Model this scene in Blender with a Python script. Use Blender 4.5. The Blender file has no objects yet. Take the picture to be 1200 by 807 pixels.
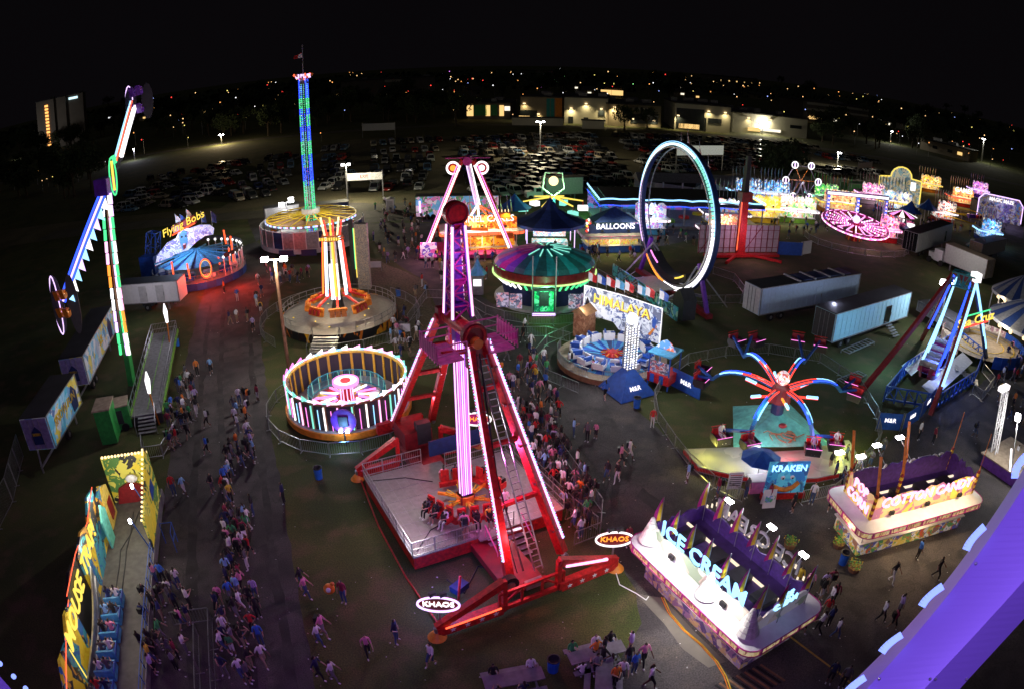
import bpy, bmesh, math, random
from mathutils import Vector, Matrix
from math import sin, cos, pi, radians as R_
random.seed(7)
S = bpy.context.scene
C = S.collection
H = 26.0; FP = 796.15; PIT = 0.41598
CP, SP = cos(PIT), sin(PIT)

# ---------- where a line of sight of the survey meets the ground ----------
def ray(px, py):
    u = px - 600; v = 403.5 - py; r = math.hypot(u, v) + 1e-9
    th = 2 * math.asin(min(1, r / 2 / FP))
    x = u / r * sin(th); up = v / r * sin(th); fw = cos(th)
    return Vector((x, fw * CP + up * SP, -fw * SP + up * CP))
def G(px, py, z=0.0):
    d = ray(px, py); t = (z - H) / d.z
    return Vector((d.x * t, d.y * t, z))
def PR(p):
    p = Vector(p) - Vector((0, 0, H)); fw = p.y * CP - p.z * SP; up = p.y * SP + p.z * CP
    h = math.hypot(p.x, up); th = math.atan2(h, fw); r = 2 * FP * sin(th / 2)
    return 600 + p.x / h * r, 403.5 - up / h * r
def R(px, py, base, doff=0.0):     # point standing above 'base' in the upright plane that faces the wheel
    b = Vector((base[0], base[1])); D = b.length + doff; n = b.normalized()
    d = ray(px, py); t = D / (d.x * n.x + d.y * n.y)
    return Vector((d.x * t, d.y * t, H + d.z * t))
def inframe(p, m=8):
    x, y = PR(p); return -m < x < 1200 + m and -m < y < 807 + m

# ---------- materials ----------
MT = {}
def nt(name):
    m = bpy.data.materials.new(name); m.use_nodes = True
    t = m.node_tree; return m, t, t.nodes['Principled BSDF']
def P(name, col, rough=.6, metal=0., var=.25, scale=3., bump=0., emit=None, es=0.):
    if name in MT: return MT[name]
    m, t, b = nt(name)
    b.inputs['Roughness'].default_value = rough; b.inputs['Metallic'].default_value = metal
    tc = t.nodes.new('ShaderNodeTexCoord'); n = t.nodes.new('ShaderNodeTexNoise')
    n.inputs['Scale'].default_value = scale; n.inputs['Detail'].default_value = 5
    t.links.new(tc.outputs['Object'], n.inputs['Vector'])
    r = t.nodes.new('ShaderNodeValToRGB')
    r.color_ramp.elements[0].position = .3; r.color_ramp.elements[1].position = .7
    r.color_ramp.elements[0].color = (*[c * (1 - var) for c in col], 1)
    r.color_ramp.elements[1].color = (*[min(1, c * (1 + var)) for c in col], 1)
    t.links.new(n.outputs['Fac'], r.inputs['Fac']); t.links.new(r.outputs['Color'], b.inputs['Base Color'])
    if bump:
        bp = t.nodes.new('ShaderNodeBump'); bp.inputs['Strength'].default_value = bump
        t.links.new(n.outputs['Fac'], bp.inputs['Height']); t.links.new(bp.outputs['Normal'], b.inputs['Normal'])
    if emit:
        b.inputs['Emission Color'].default_value = (*emit, 1); b.inputs['Emission Strength'].default_value = es
    MT[name] = m; return m
def LED(name, col, s, sample=True):
    if name in MT: return MT[name]
    m = bpy.data.materials.new(name); m.use_nodes = True; t = m.node_tree; t.nodes.clear()
    e = t.nodes.new('ShaderNodeEmission'); o = t.nodes.new('ShaderNodeOutputMaterial')
    e.inputs['Color'].default_value = (*col, 1); e.inputs['Strength'].default_value = s
    t.links.new(e.outputs[0], o.inputs[0])
    m.cycles.emission_sampling = 'AUTO' if sample else 'NONE'
    MT[name] = m; return m
def MUR(name, cols, scale=1., emit=0., dist=1.5, rough=.5, stretch=(1, 1, 1)):
    """printed artwork: patches of ink in the given colours, emit adds a glow: backlit signs, and light put into unlit art"""
    if name in MT: return MT[name]
    m, t, b = nt(name); b.inputs['Roughness'].default_value = rough
    tc = t.nodes.new('ShaderNodeTexCoord'); mp = t.nodes.new('ShaderNodeMapping'); mp.inputs['Scale'].default_value = stretch
    n = t.nodes.new('ShaderNodeTexNoise'); n.inputs['Scale'].default_value = scale; n.inputs['Detail'].default_value = 3
    n.inputs['Distortion'].default_value = dist
    v = t.nodes.new('ShaderNodeTexVoronoi'); v.inputs['Scale'].default_value = scale * 1.3
    mx = t.nodes.new('ShaderNodeMix'); mx.data_type = 'FLOAT'; mx.inputs[0].default_value = .45
    t.links.new(tc.outputs['Object'], mp.inputs[0]); t.links.new(mp.outputs[0], n.inputs['Vector']); t.links.new(mp.outputs[0], v.inputs['Vector'])
    sp = t.nodes.new('ShaderNodeSeparateColor'); t.links.new(v.outputs['Color'], sp.inputs[0])
    t.links.new(n.outputs['Fac'], mx.inputs[2]); t.links.new(sp.outputs[0], mx.inputs[3])
    r = t.nodes.new('ShaderNodeValToRGB'); r.color_ramp.interpolation = 'CONSTANT'
    el = r.color_ramp.elements; k = len(cols)
    while len(el) < k: el.new(.5)
    for i, c in enumerate(cols): el[i].position = 0 if i == 0 else .22 + .56 * i / k; el[i].color = (*c, 1)
    t.links.new(mx.outputs[0], r.inputs['Fac']); t.links.new(r.outputs['Color'], b.inputs['Base Color'])
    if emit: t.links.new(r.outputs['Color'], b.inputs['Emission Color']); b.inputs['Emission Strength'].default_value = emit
    MT[name] = m; return m

P('steel', (.35, .35, .37), .4, .6); P('dark', (.03, .03, .035), .6); P('black', (.012, .012, .014), .5)
P('red', (.5, .018, .018), .42, .1, .4, 5, .15); P('darkred', (.22, .015, .02), .4); P('white', (.75, .75, .76), .45, 0, .06)
P('offwhite', (.5, .5, .5), .5, 0, .12); P('grey', (.2, .2, .21), .6); P('blue', (.02, .09, .42), .45, 0, .2); P('navy', (.012, .03, .12), .5)
P('skyblue', (.08, .35, .6), .45); P('teal', (.02, .28, .3), .5); P('green', (.03, .3, .06), .4); P('lime', (.2, .5, .05), .4)
P('yellow', (.7, .48, .03), .45, 0, .12); P('orange', (.7, .22, .02), .45); P('purple', (.16, .04, .42), .45); P('magenta', (.5, .02, .25), .45)
P('wood', (.25, .13, .06), .7); P('deck', (.27, .26, .25), .42, .2, .14, 3.5, .05); P('tyre', (.01, .01, .01), .8); P('glass', (.01, .012, .015), .08)
P('pink', (.7, .2, .4), .5); P('galv', (.42, .43, .45), .35, .8); P('canvasblue', (.02, .06, .25), .7); P('tan', (.35, .28, .2), .7)
P('roofdark', (.035, .035, .04), .7, 0, .3, .5); P('concrete', (.13, .115, .095), .85, 0, .2, .8)
LED('l_white', (1, .96, 1), 2.2); LED('l_warm', (1, .72, .36), 2.2); LED('l_flood', (1, .97, 1), 30); LED('l_pink', (1, .25, .75), 1.89); LED('l_purple', (.55, .16, 1), 2.1)
LED('l_blue', (.03, .08, 1), 2.6); LED('l_cyan', (.15, .85, 1), 1.47); LED('l_green', (.1, 1, .35), 1.26); LED('l_red', (1, .06, .04), 2.1); LED('l_orange', (1, .3, .04), 1.89)
LED('l_yellow', (1, .7, .1), 1.47); LED('l_ice', (.3, .65, 1), 2.2); LED('l_lime', (.6, 1, .3), 1.47); LED('l_rose', (1, .45, .8), 2.1); LED('l_dim', (1, .8, .6), 1.2)
LED('l_mint', (.3, 1, .8), 1.05); LED('l_lilac', (.75, .5, 1), 2.1)
LED('l_cool', (.6, .88, 1), 2.4); LED('l_neon', (1, .09, .03), 2.6); LED('t_white', (1, .95, .95), 1.6); LED('t_yellow', (1, .75, .12), 1.3); LED('t_red', (1, .12, .05), 2.2); LED('t_purple', (.6, .2, 1), 0.9)

# ---------- mesh builder ----------
SPLIT = {'hose', 'letter_bulb', 'painted_squid', 'railing', 'flag', 'painted_figure', 'bolted_plate', 'bolt', 'cross_brace', 'star_decal', 'sign_post', 'wheel', 'wheels', 'floor_lamp', 'pole', 'striped_post', 'gooseneck_lamp', 'door', 'side_panel', 'soft_serve_model', 'hanger_rods', 'painted_house', 'round_lamp', 'roof_vent', 'pilaster', 'support_post', 'service_balcony', 'balcony'}
class B:
    def __init__(s): s.v = []; s.f = []; s.mi = []; s.m = []
    def _m(s, k):
        m = MT[k] if isinstance(k, str) else k
        if m not in s.m: s.m.append(m)
        return s.m.index(m)
    def add(s, vs, fs, k):
        o = len(s.v); i = s._m(k); s.v += [tuple(v) for v in vs]; s.f += [[a + o for a in f] for f in fs]; s.mi += [i] * len(fs)
        return s
    def box(s, c, sz, k, rz=0, M=None):
        x, y, z = sz[0] / 2, sz[1] / 2, sz[2] / 2
        vs = [Vector(p) for p in ((-x, -y, -z), (x, -y, -z), (x, y, -z), (-x, y, -z), (-x, -y, z), (x, -y, z), (x, y, z), (-x, y, z))]
        if M is None: M = Matrix.Rotation(rz, 3, 'Z')
        return s.add([M @ v + Vector(c) for v in vs], [(0, 3, 2, 1), (4, 5, 6, 7), (0, 1, 5, 4), (1, 2, 6, 5), (2, 3, 7, 6), (3, 0, 4, 7)], k)
    def bar(s, a, b, w, k, h=None, up=(0, 0, 1), w2=None):
        a, b = Vector(a), Vector(b); d = (b - a)
        if d.length < 1e-6: return s
        d.normalize(); u = Vector(up)
        if abs(d.dot(u)) > .98: u = Vector((0, 1, 0))
        x = d.cross(u).normalized(); y = x.cross(d)
        h = h or w; w2 = w2 or w; h2 = h * w2 / w
        vs = [p + x * i * ww / 2 + y * j * hh / 2 for p, ww, hh in ((a, w, h), (b, w2, h2)) for i, j in ((-1, -1), (1, -1), (1, 1), (-1, 1))]
        return s.add(vs, [(0, 3, 2, 1), (4, 5, 6, 7), (0, 1, 5, 4), (1, 2, 6, 5), (2, 3, 7, 6), (3, 0, 4, 7)], k)
    def tube(s, a, b, r, k, r2=None, n=8, cap=True):
        a, b = Vector(a), Vector(b); d = b - a
        if d.length < 1e-6: return s
        d.normalize(); u = Vector((0, 0, 1)) if abs(d.z) < .95 else Vector((0, 1, 0))
        x = d.cross(u).normalized(); y = x.cross(d); r2 = r if r2 is None else r2
        vs = [p + (x * cos(2 * pi * i / n) + y * sin(2 * pi * i / n)) * rr for p, rr in ((a, r), (b, r2)) for i in range(n)]
        fs = [(i, (i + 1) % n, n + (i + 1) % n, n + i) for i in range(n)]
        if cap: fs += [tuple(range(n))[::-1], tuple(range(n, 2 * n))]
        return s.add(vs, fs, k)
    def path(s, pts, r, k, n=6):
        for a, b in zip(pts, pts[1:]): s.tube(a, b, r, k, n=n)
        return s
    def ring(s, c, rad, w, h, k, n=32, M=None, a0=0, a1=2 * pi, ks=None):
        """square-section hoop; M turns it out of the horizontal"""
        M = M or Matrix.Identity(3); full = abs(a1 - a0 - 2 * pi) < 1e-4; m = n if full else n + 1
        vs = []
        for i in range(m):
            a = a0 + (a1 - a0) * i / n
            for dr, dz in ((-w / 2, -h / 2), (w / 2, -h / 2), (w / 2, h / 2), (-w / 2, h / 2)):
                vs.append(M @ Vector(((rad + dr) * cos(a), (rad + dr) * sin(a), dz)) + Vector(c))
        for i in range(n):
            j = (i + 1) % m
            kk = ks[i % len(ks)] if ks else k
            s.add([vs[4 * i + q] for q in range(4)] + [vs[4 * j + q] for q in range(4)],
                  [(q, (q + 1) % 4, 4 + (q + 1) % 4, 4 + q) for q in range(4)], kk)
        return s
    def lathe(s, prof, k, n=24, c=(0, 0, 0), ks=None, a0=0, a1=2 * pi):
        c = Vector(c); full = abs(a1 - a0 - 2 * pi) < 1e-4; m = n if full else n + 1
        vs = [c + Vector((r * cos(a0 + (a1 - a0) * i / n), r * sin(a0 + (a1 - a0) * i / n), z)) for r, z in prof for i in range(m)]
        for j in range(len(prof) - 1):
            for i in range(n):
                i2 = (i + 1) % m
                kk = ks[i % len(ks)] if ks else k
                s.add([vs[j * m + i], vs[j * m + i2], vs[(j + 1) * m + i2], vs[(j + 1) * m + i]], [(0, 1, 2, 3)], kk)
        return s
    def disc(s, c, r, k, n=32, th=.1): return s.tube(Vector(c) - Vector((0, 0, th / 2)), Vector(c) + Vector((0, 0, th / 2)), r, k, n=n)
    def prism(s, pts, k, th=.1, M=None, c=(0, 0, 0)):
        """outline in local x,z with thickness along y"""
        M = M or Matrix.Identity(3); n = len(pts); c = Vector(c)
        vs = [M @ Vector((p[0], y, p[1])) + c for y in (-th / 2, th / 2) for p in pts]
        return s.add(vs, [tuple(range(n)), tuple(range(n, 2 * n))[::-1]] + [(i, n + i, n + (i + 1) % n, (i + 1) % n) for i in range(n)], k)
    def flat(s, pts, k): return s.add(pts, [tuple(range(len(pts)))], k)
    def ball(s, c, r, k, n=8, sz=(1, 1, 1)):
        pr = [(r * sin(pi * j / n), -r * cos(pi * j / n)) for j in range(n + 1)]
        o = len(s.v); s.lathe(pr, k, n + 2)
        for i in range(o, len(s.v)): x, y, z = s.v[i]; s.v[i] = (x * sz[0] + c[0], y * sz[1] + c[1], z * sz[2] + c[2])
        return s
    def text(s, txt, size, k, M, depth=.04, shear=0.):
        """lettering; M places its x (reading), y (up the letters), z (out of the face)"""
        cu = bpy.data.curves.new('t', 'FONT'); cu.body = txt; cu.size = size; cu.extrude = depth; cu.align_x = 'CENTER'; cu.align_y = 'CENTER'
        cu.resolution_u = 2; cu.shear = shear; cu.offset = size * .006
        o = bpy.data.objects.new('t', cu); C.objects.link(o)
        me = bpy.data.meshes.new_from_object(o.evaluated_get(bpy.context.evaluated_depsgraph_get()))
        s.add([M @ v.co for v in me.vertices], [tuple(p.vertices) for p in me.polygons], k)
        bpy.data.objects.remove(o); bpy.data.meshes.remove(me); bpy.data.curves.remove(cu); return s
    def done(s, name, parent=None, loc=None, rz=0, smooth=False):
        if name in SPLIT and not smooth:
            name = {'wheels': 'wheel', 'hanger_rods': 'hanger_rod'}.get(name, name)
            gs = s.pieces()
            if len(gs) > 1:
                first = None
                for g in gs:
                    q = B(); q.m = list(s.m); ren = {}
                    for fi in g:
                        nf = []
                        for vi in s.f[fi]:
                            if vi not in ren: ren[vi] = len(q.v); q.v.append(s.v[vi])
                            nf.append(ren[vi])
                        q.f.append(nf); q.mi.append(s.mi[fi])
                    used_ = sorted(set(q.mi)); q.m = [s.m[i] for i in used_]; q.mi = [used_.index(i) for i in q.mi]
                    o = q.link(name, parent, loc, rz); first = first or o
                return first
        return s.link(name, parent, loc, rz, smooth)
    def pieces(s):
        par = list(range(len(s.v)))
        def find(i):
            while par[i] != i: par[i] = par[par[i]]; i = par[i]
            return i
        for f in s.f:
            for v in f[1:]: par[find(v)] = find(f[0])
        comp = {}
        for fi, f in enumerate(s.f): comp.setdefault(find(f[0]), []).append(fi)
        L_ = []
        for fs in comp.values():
            vs = [s.v[v] for fi in fs for v in s.f[fi]]; L_.append([[min(v[i] for v in vs) - .02 for i in range(3)], [max(v[i] for v in vs) + .02 for i in range(3)], fs])
        ch = True
        while ch:
            ch = False
            for i in range(len(L_)):
                for j in range(i + 1, len(L_)):
                    A_, B_ = L_[i], L_[j]
                    if all(A_[0][k] < B_[1][k] and B_[0][k] < A_[1][k] for k in range(3)):
                        L_[i] = [[min(A_[0][k], B_[0][k]) for k in range(3)], [max(A_[1][k], B_[1][k]) for k in range(3)], A_[2] + B_[2]]; L_.pop(j); ch = True; break
                if ch: break
        return [l[2] for l in L_]
    def link(s, name, parent=None, loc=None, rz=0, smooth=False):
        me = bpy.data.meshes.new(name); me.from_pydata(s.v, [], s.f)
        for m in s.m: me.materials.append(m)
        me.polygons.foreach_set('material_index', s.mi)
        if smooth: me.polygons.foreach_set('use_smooth', [True] * len(s.f))
        me.update()
        o = bpy.data.objects.new(name, me); C.objects.link(o)
        if parent: o.parent = parent
        if loc is not None: o.location = loc
        o.rotation_euler.z = rz
        return o
def frame(o, xdir, up):        # matrix for text: origin, reading direction, up direction
    x = Vector(xdir).normalized(); u = Vector(up); z = x.cross(u).normalized(); y = z.cross(x)
    return Matrix(((x.x, y.x, z.x, o[0]), (x.y, y.y, z.y, o[1]), (x.z, y.z, z.z, o[2]), (0, 0, 0, 1)))
def tag(o, label, cat, group=None):
    o['label'] = label; o['category'] = cat
    if group: o['group'] = group
    return o
def struct(o, kind='structure'): o['kind'] = kind; return o
def thing(name, label, cat, loc=(0, 0, 0), rz=0, group=None):
    o = bpy.data.objects.new(name, None); C.objects.link(o); o.location = (loc[0], loc[1], loc[2] if len(loc) > 2 else 0)
    o.rotation_euler.z = rz; o.empty_display_size = .2; return tag(o, label, cat, group)
def dup(o, loc, rz, label, group=None, sc=None):
    c = o.copy(); C.objects.link(c); c.location = loc; c.rotation_euler.z = rz; c['label'] = label
    if group: c['group'] = group
    if sc: c.scale = (sc, sc, sc)
    for ch in o.children:
        d = ch.copy(); C.objects.link(d); d.parent = c
        for g in ch.children: e = g.copy(); C.objects.link(e); e.parent = d
    return c
def plight(loc, col, w, r=.25, name='lamp_or_fill_light', parent=None):
    l = bpy.data.lights.new(name, 'POINT'); l.color = col; l.energy = w; l.shadow_soft_size = r
    o = bpy.data.objects.new(name, l); C.objects.link(o); o.location = loc
    if parent: o.parent = parent
    return o
def alight(loc, target, col, w, sx=1, sy=1, spread=pi * .8, parent=None):
    l = bpy.data.lights.new('flood_or_fill_light', 'AREA'); l.shape = 'RECTANGLE'; l.size = sx; l.size_y = sy; l.color = col; l.energy = w; l.spread = spread
    o = bpy.data.objects.new('flood_or_fill_light', l); C.objects.link(o); o.location = loc
    o.rotation_euler = (Vector(target) - Vector(loc)).to_track_quat('-Z', 'Y').to_euler()
    if parent: o.parent = parent
    return o

# ---------- camera, world, light ----------
cd = bpy.data.cameras.new('camera'); cam = bpy.data.objects.new('camera', cd); C.objects.link(cam); S.camera = cam
cam.location = (0, 0, H); cam.rotation_euler = (pi / 2 - PIT, 0, 0)
S.render.engine = 'CYCLES'
cd.type = 'PANO'; cd.sensor_width = 36; cd.sensor_fit = 'HORIZONTAL'; cd.clip_start = .05; cd.clip_end = 9000
cd.panorama_type = 'FISHEYE_EQUISOLID'; cd.fisheye_fov = pi; cd.fisheye_lens = FP * 36 / 1200
W = bpy.data.worlds.new('World'); S.world = W; W.use_nodes = True
t = W.node_tree; bg = t.nodes['Background']; bg.inputs['Strength'].default_value = .055
sk = t.nodes.new('ShaderNodeTexSky'); sk.sky_type = 'NISHITA'; sk.sun_disc = False; sk.sun_elevation = R_(-9); sk.sun_rotation = R_(200)
tc = t.nodes.new('ShaderNodeTexCoord'); ns = t.nodes.new('ShaderNodeTexNoise'); ns.inputs['Scale'].default_value = 2.5
rp = t.nodes.new('ShaderNodeValToRGB'); rp.color_ramp.elements[0].color = (.035, .028, .04, 1); rp.color_ramp.elements[1].color = (.055, .045, .055, 1)
ad = t.nodes.new('ShaderNodeMix'); ad.data_type = 'RGBA'; ad.blend_type = 'ADD'; ad.inputs[0].default_value = 1
t.links.new(tc.outputs['Generated'], ns.inputs['Vector']); t.links.new(ns.outputs['Fac'], rp.inputs['Fac'])
t.links.new(sk.outputs[0], ad.inputs[6]); t.links.new(rp.outputs[0], ad.inputs[7]); t.links.new(ad.outputs[2], bg.inputs['Color'])
sl = bpy.data.lights.new('ambient_fill', 'SUN'); sl.energy = .045; sl.angle = R_(60); sl.color = (1, .93, .9)  # unseen wide sun lamp added as soft ambient fill
so = bpy.data.objects.new('ambient_fill', sl); C.objects.link(so); so.rotation_euler = (R_(25), R_(-15), 0)
S.view_settings.view_transform = 'Standard'; S.view_settings.look = 'None'; S.view_settings.exposure = 0; S.view_settings.gamma = 1
S.view_settings.use_curve_mapping = False
S.cycles.use_denoising = True; S.cycles.max_bounces = 4; S.cycles.diffuse_bounces = 2; S.cycles.glossy_bounces = 2; S.cycles.sample_clamp_indirect = 3
S.cycles.use_adaptive_sampling = True; S.cycles.use_light_tree = True

# ---------- ground ----------
def ground_mat(name, c1, c2, c3, s1, s2, bump=.3, rough=.95, wet=False):
    m, t, b = nt(name); b.inputs['Roughness'].default_value = rough
    g = t.nodes.new('ShaderNodeNewGeometry')
    def noise(sc, det=6, dis=0):
        n = t.nodes.new('ShaderNodeTexNoise'); n.inputs['Scale'].default_value = sc; n.inputs['Detail'].default_value = det; n.inputs['Distortion'].default_value = dis
        t.links.new(g.outputs['Position'], n.inputs['Vector']); return n.outputs['Fac']
    def ramp(f, a, b_, p0, p1):
        r = t.nodes.new('ShaderNodeValToRGB'); r.color_ramp.elements[0].position = p0; r.color_ramp.elements[1].position = p1
        r.color_ramp.elements[0].color = (*a, 1); r.color_ramp.elements[1].color = (*b_, 1); t.links.new(f, r.inputs[0]); return r.outputs[0]
    n1 = noise(s1, 8, .6); n2 = noise(s2, 6); n3 = noise(s2 * 26, 5)
    a = ramp(n1, c1, c2, .38, .62)
    mx = t.nodes.new('ShaderNodeMix'); mx.data_type = 'RGBA'; mx.inputs[7].default_value = (*c3, 1)
    t.links.new(ramp(n2, (0, 0, 0), (.8, .8, .8), .5, .68), mx.inputs[0]); t.links.new(a, mx.inputs[6])
    mu = t.nodes.new('ShaderNodeMix'); mu.data_type = 'RGBA'; mu.blend_type = 'MULTIPLY'; mu.inputs[0].default_value = 1
    t.links.new(mx.outputs[2], mu.inputs[6]); t.links.new(ramp(n3, (.5, .5, .5), (1.5, 1.5, 1.5), .32, .68), mu.inputs[7])
    if name.startswith('asphalt'):
        vo = t.nodes.new('ShaderNodeTexVoronoi'); vo.feature = 'DISTANCE_TO_EDGE'; vo.inputs['Scale'].default_value = .23
        wv = t.nodes.new('ShaderNodeVectorMath'); wv.operation = 'ADD'; nn_ = t.nodes.new('ShaderNodeTexNoise'); nn_.inputs['Scale'].default_value = .9; nn_.inputs['Detail'].default_value = 6
        t.links.new(g.outputs['Position'], nn_.inputs['Vector']); t.links.new(g.outputs['Position'], wv.inputs[0]); sc_ = t.nodes.new('ShaderNodeVectorMath'); sc_.operation = 'SCALE'; sc_.inputs['Scale'].default_value = 2.5
        t.links.new(nn_.outputs['Color'], sc_.inputs[0]); t.links.new(sc_.outputs[0], wv.inputs[1]); t.links.new(wv.outputs[0], vo.inputs['Vector'])
        m2 = t.nodes.new('ShaderNodeMix'); m2.data_type = 'RGBA'; m2.blend_type = 'MULTIPLY'; m2.inputs[0].default_value = 1
        t.links.new(mu.outputs[2], m2.inputs[6]); t.links.new(ramp(vo.outputs['Distance'], (.62, .62, .62), (1, 1, 1), .002, .013), m2.inputs[7]); mu = m2
    t.links.new(mu.outputs[2], b.inputs['Base Color'])
    bp = t.nodes.new('ShaderNodeBump'); bp.inputs['Strength'].default_value = bump; bp.inputs['Distance'].default_value = .05
    t.links.new(n3, bp.inputs['Height']); t.links.new(bp.outputs[0], b.inputs['Normal'])
    MT[name] = m; return m
ground_mat('grass', (.032, .047, .008), (.066, .076, .016), (.1, .075, .032), .12, .5)
ground_mat('asphalt', (.034, .029, .029), (.08, .068, .066), (.022, .02, .02), .25, .6, .15, .8)
ground_mat('asphalt2', (.03, .026, .028), (.07, .06, .061), (.1, .082, .068), .25, .5, .15, .8)
ground_mat('tracks', (.02, .018, .018), (.05, .044, .043), (.03, .026, .026), .6, 1.2, .15, .8)
ground_mat('lot', (.09, .08, .04), (.14, .12, .07), (.06, .065, .03), .05, .15, .2)
ground_mat('roadfar', (.08, .075, .06), (.11, .1, .085), (.06, .06, .05), .1, .3, .1)
xs_ = [-4000, -1500, -600, -300] + [-200 + 20 * i for i in range(21)] + [300, 600, 1500, 4000]; ys_ = [-200, -60] + [20 * i for i in range(-2, 16)] + [400, 700, 1200, 2500, 7000]
gb = B(); nx = len(xs_); gb.add([(x, y, 0) for y in ys_ for x in xs_], [(j * nx + i, j * nx + i + 1, (j + 1) * nx + i + 1, (j + 1) * nx + i) for j in range(len(ys_) - 1) for i in range(nx - 1)], 'grass'); struct(gb.done('ground'))
def patch(name, pix, k, z, world=None):
    pts = world or [G(*p) for p in pix]
    if not world:
        rj = random.Random(len(pts)); q_ = []; n_ = len(pts); pts = [Vector((p[0], p[1], 0)) for p in pts]
        for i in range(n_):
            p, r_ = pts[i], pts[(i + 1) % n_]; L_ = (r_ - p).length; m_ = max(1, int(L_ / 1.1)) if L_ < 60 else 1
            for j in range(m_): w_ = .12 if j else 0; q_.append(p.lerp(r_, j / m_) + Vector((rj.uniform(-w_, w_), rj.uniform(-w_, w_), 0)))
        pts = q_
    bm = bmesh.new(); vs = [bm.verts.new((p[0], p[1], z)) for p in pts]; f = bm.faces.new(vs); f.normal_update()
    bmesh.ops.triangulate(bm, faces=[f]); bmesh.ops.recalc_face_normals(bm, faces=bm.faces)
    if bm.faces[:][0].normal.z < 0: bmesh.ops.reverse_faces(bm, faces=bm.faces)
    me = bpy.data.meshes.new(name); bm.to_mesh(me); bm.free(); me.materials.append(MT[k])
    o = bpy.data.objects.new(name, me); C.objects.link(o); return struct(o)
patch('midway_road', [(165, 900), (180, 760), (190, 620), (203, 500), (218, 420), (233, 360), (246, 322), (262, 296), (300, 284), (350, 318), (318, 345), (306, 400), (318, 500), (334, 600), (350, 700), (372, 820), (380, 900)], 'asphalt', .004)
patch('midway_plaza', [(300, 284), (330, 262), (430, 262), (470, 258), (520, 262), (620, 272), (760, 292), (905, 262), (1100, 250), (1199, 280), (1199, 262), (1060, 236), (905, 240), (760, 262), (690, 258), (600, 250), (470, 240), (330, 236), (290, 258)][::-1], 'asphalt', .008)
patch('central_midway', [(425, 262), (450, 300), (498, 330), (520, 380), (560, 460), (640, 560), (700, 610), (745, 690), (752, 730), (728, 770), (690, 830), (690, 900), (1290, 900), (1290, 520), (1215, 395), (1199, 400), (1150, 450), (1080, 480), (1040, 520), (940, 590), (830, 560), (770, 500), (700, 440), (650, 400), (560, 345), (560, 310), (620, 272), (520, 262)], 'asphalt2', .012)
patch('worn_grass', [(430, 300), (420, 345), (500, 440), (520, 420), (500, 330)], 'lot', .016)
patch('car_park', None, 'lot', .004, [(-190, 128), (-60, 128), (-60, 240), (150, 240), (170, 125), (60, 128), (60, 118), (-60, 116), (-190, 100)])
patch('service_road', None, 'roadfar', .02, [(-330, 200), (-120, 262), (-20, 280), (80, 262), (250, 210), (256, 217), (80, 270), (-20, 288), (-120, 270), (-334, 208)])
patch('lamp_lit_track', None, 'roadfar', .024, [(-100, 120), (0, 126), (70, 128), (70, 122), (0, 120), (-100, 112)])
patch('far_avenue', None, 'roadfar', .02, [(-900, 420), (-100, 470), (500, 470), (500, 456), (-100, 456), (-900, 408)])
# concrete slabs that show pale round the two food stands
patch('pavement', [(925, 735), (1005, 800), (1060, 845), (1200, 845), (1200, 720), (1130, 640), (1030, 690), (990, 655)], 'asphalt', .016)
b = B()
for a, c in (((605 + 320, 745), (985, 790)), ((985, 790), (1030, 830))):
    p, q = G(*a), G(*c); b.bar(p + Vector((0, 0, .022)), q + Vector((0, 0, .022)), .12, P('linepaint', (.45, .3, .05), .7), .004)
struct(b.done('painted_line'))
pts = [(745, 695), (778, 730), (800, 760), (830, 782), (850, 775), (812, 738), (775, 700)]
patch('concrete_apron', pts, 'concrete', .02)
for i_, tx in enumerate(([(292, 806), (262, 600), (255, 460), (262, 340), (266, 340), (261, 460), (270, 600), (303, 806)], [(222, 806), (222, 600), (232, 460), (248, 340), (251, 340), (238, 460), (231, 600), (236, 806)], [(338, 806), (310, 600), (294, 460), (290, 340), (294, 340), (300, 460), (318, 600), (350, 806)], [(600, 400), (660, 480), (720, 560), (770, 600), (790, 600), (735, 555), (680, 480), (612, 400)])):
    patch('tyre_track', tx, 'tracks', .016)
patch('oil_stain', [(640, 410), (690, 440), (760, 560), (740, 590), (690, 540), (650, 470)], 'asphalt', .02)
# ---------- shared bits ----------
def bulbs(b, a, c, n, s, k, k2=None):
    a, c = Vector(a), Vector(c)
    for i in range(n):
        p = a.lerp(c, (i + .5) / n); b.box(p, (s, s, s), k2 if (k2 and i % 2) else k)
    return b
def lattice(b, a, c, w0, w1, n, r, k, kd=None):
    """four-legged lattice from a to c"""
    a, c = Vector(a), Vector(c); d = (c - a).normalized(); u = Vector((0, 1, 0)) if abs(d.z) > .8 else Vector((0, 0, 1))
    x = d.cross(u).normalized(); y = x.cross(d)
    def cs(t): o = a.lerp(c, t); w = (w0 + (w1 - w0) * t) / 2; return [o + x * i * w + y * j * w for i, j in ((-1, -1), (1, -1), (1, 1), (-1, 1))]
    rr = [cs(i / n) for i in range(n + 1)]
    for q in range(4): b.bar(rr[0][q], rr[-1][q], r * 1.6, k)
    for i in range(n):
        for q in range(4):
            b.bar(rr[i][q], rr[i + 1][(q + 1) % 4] if i % 2 else rr[i + 1][(q - 1) % 4], r, kd or k); b.bar(rr[i + 1][q], rr[i + 1][(q + 1) % 4], r, kd or k)
    return rr
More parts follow.
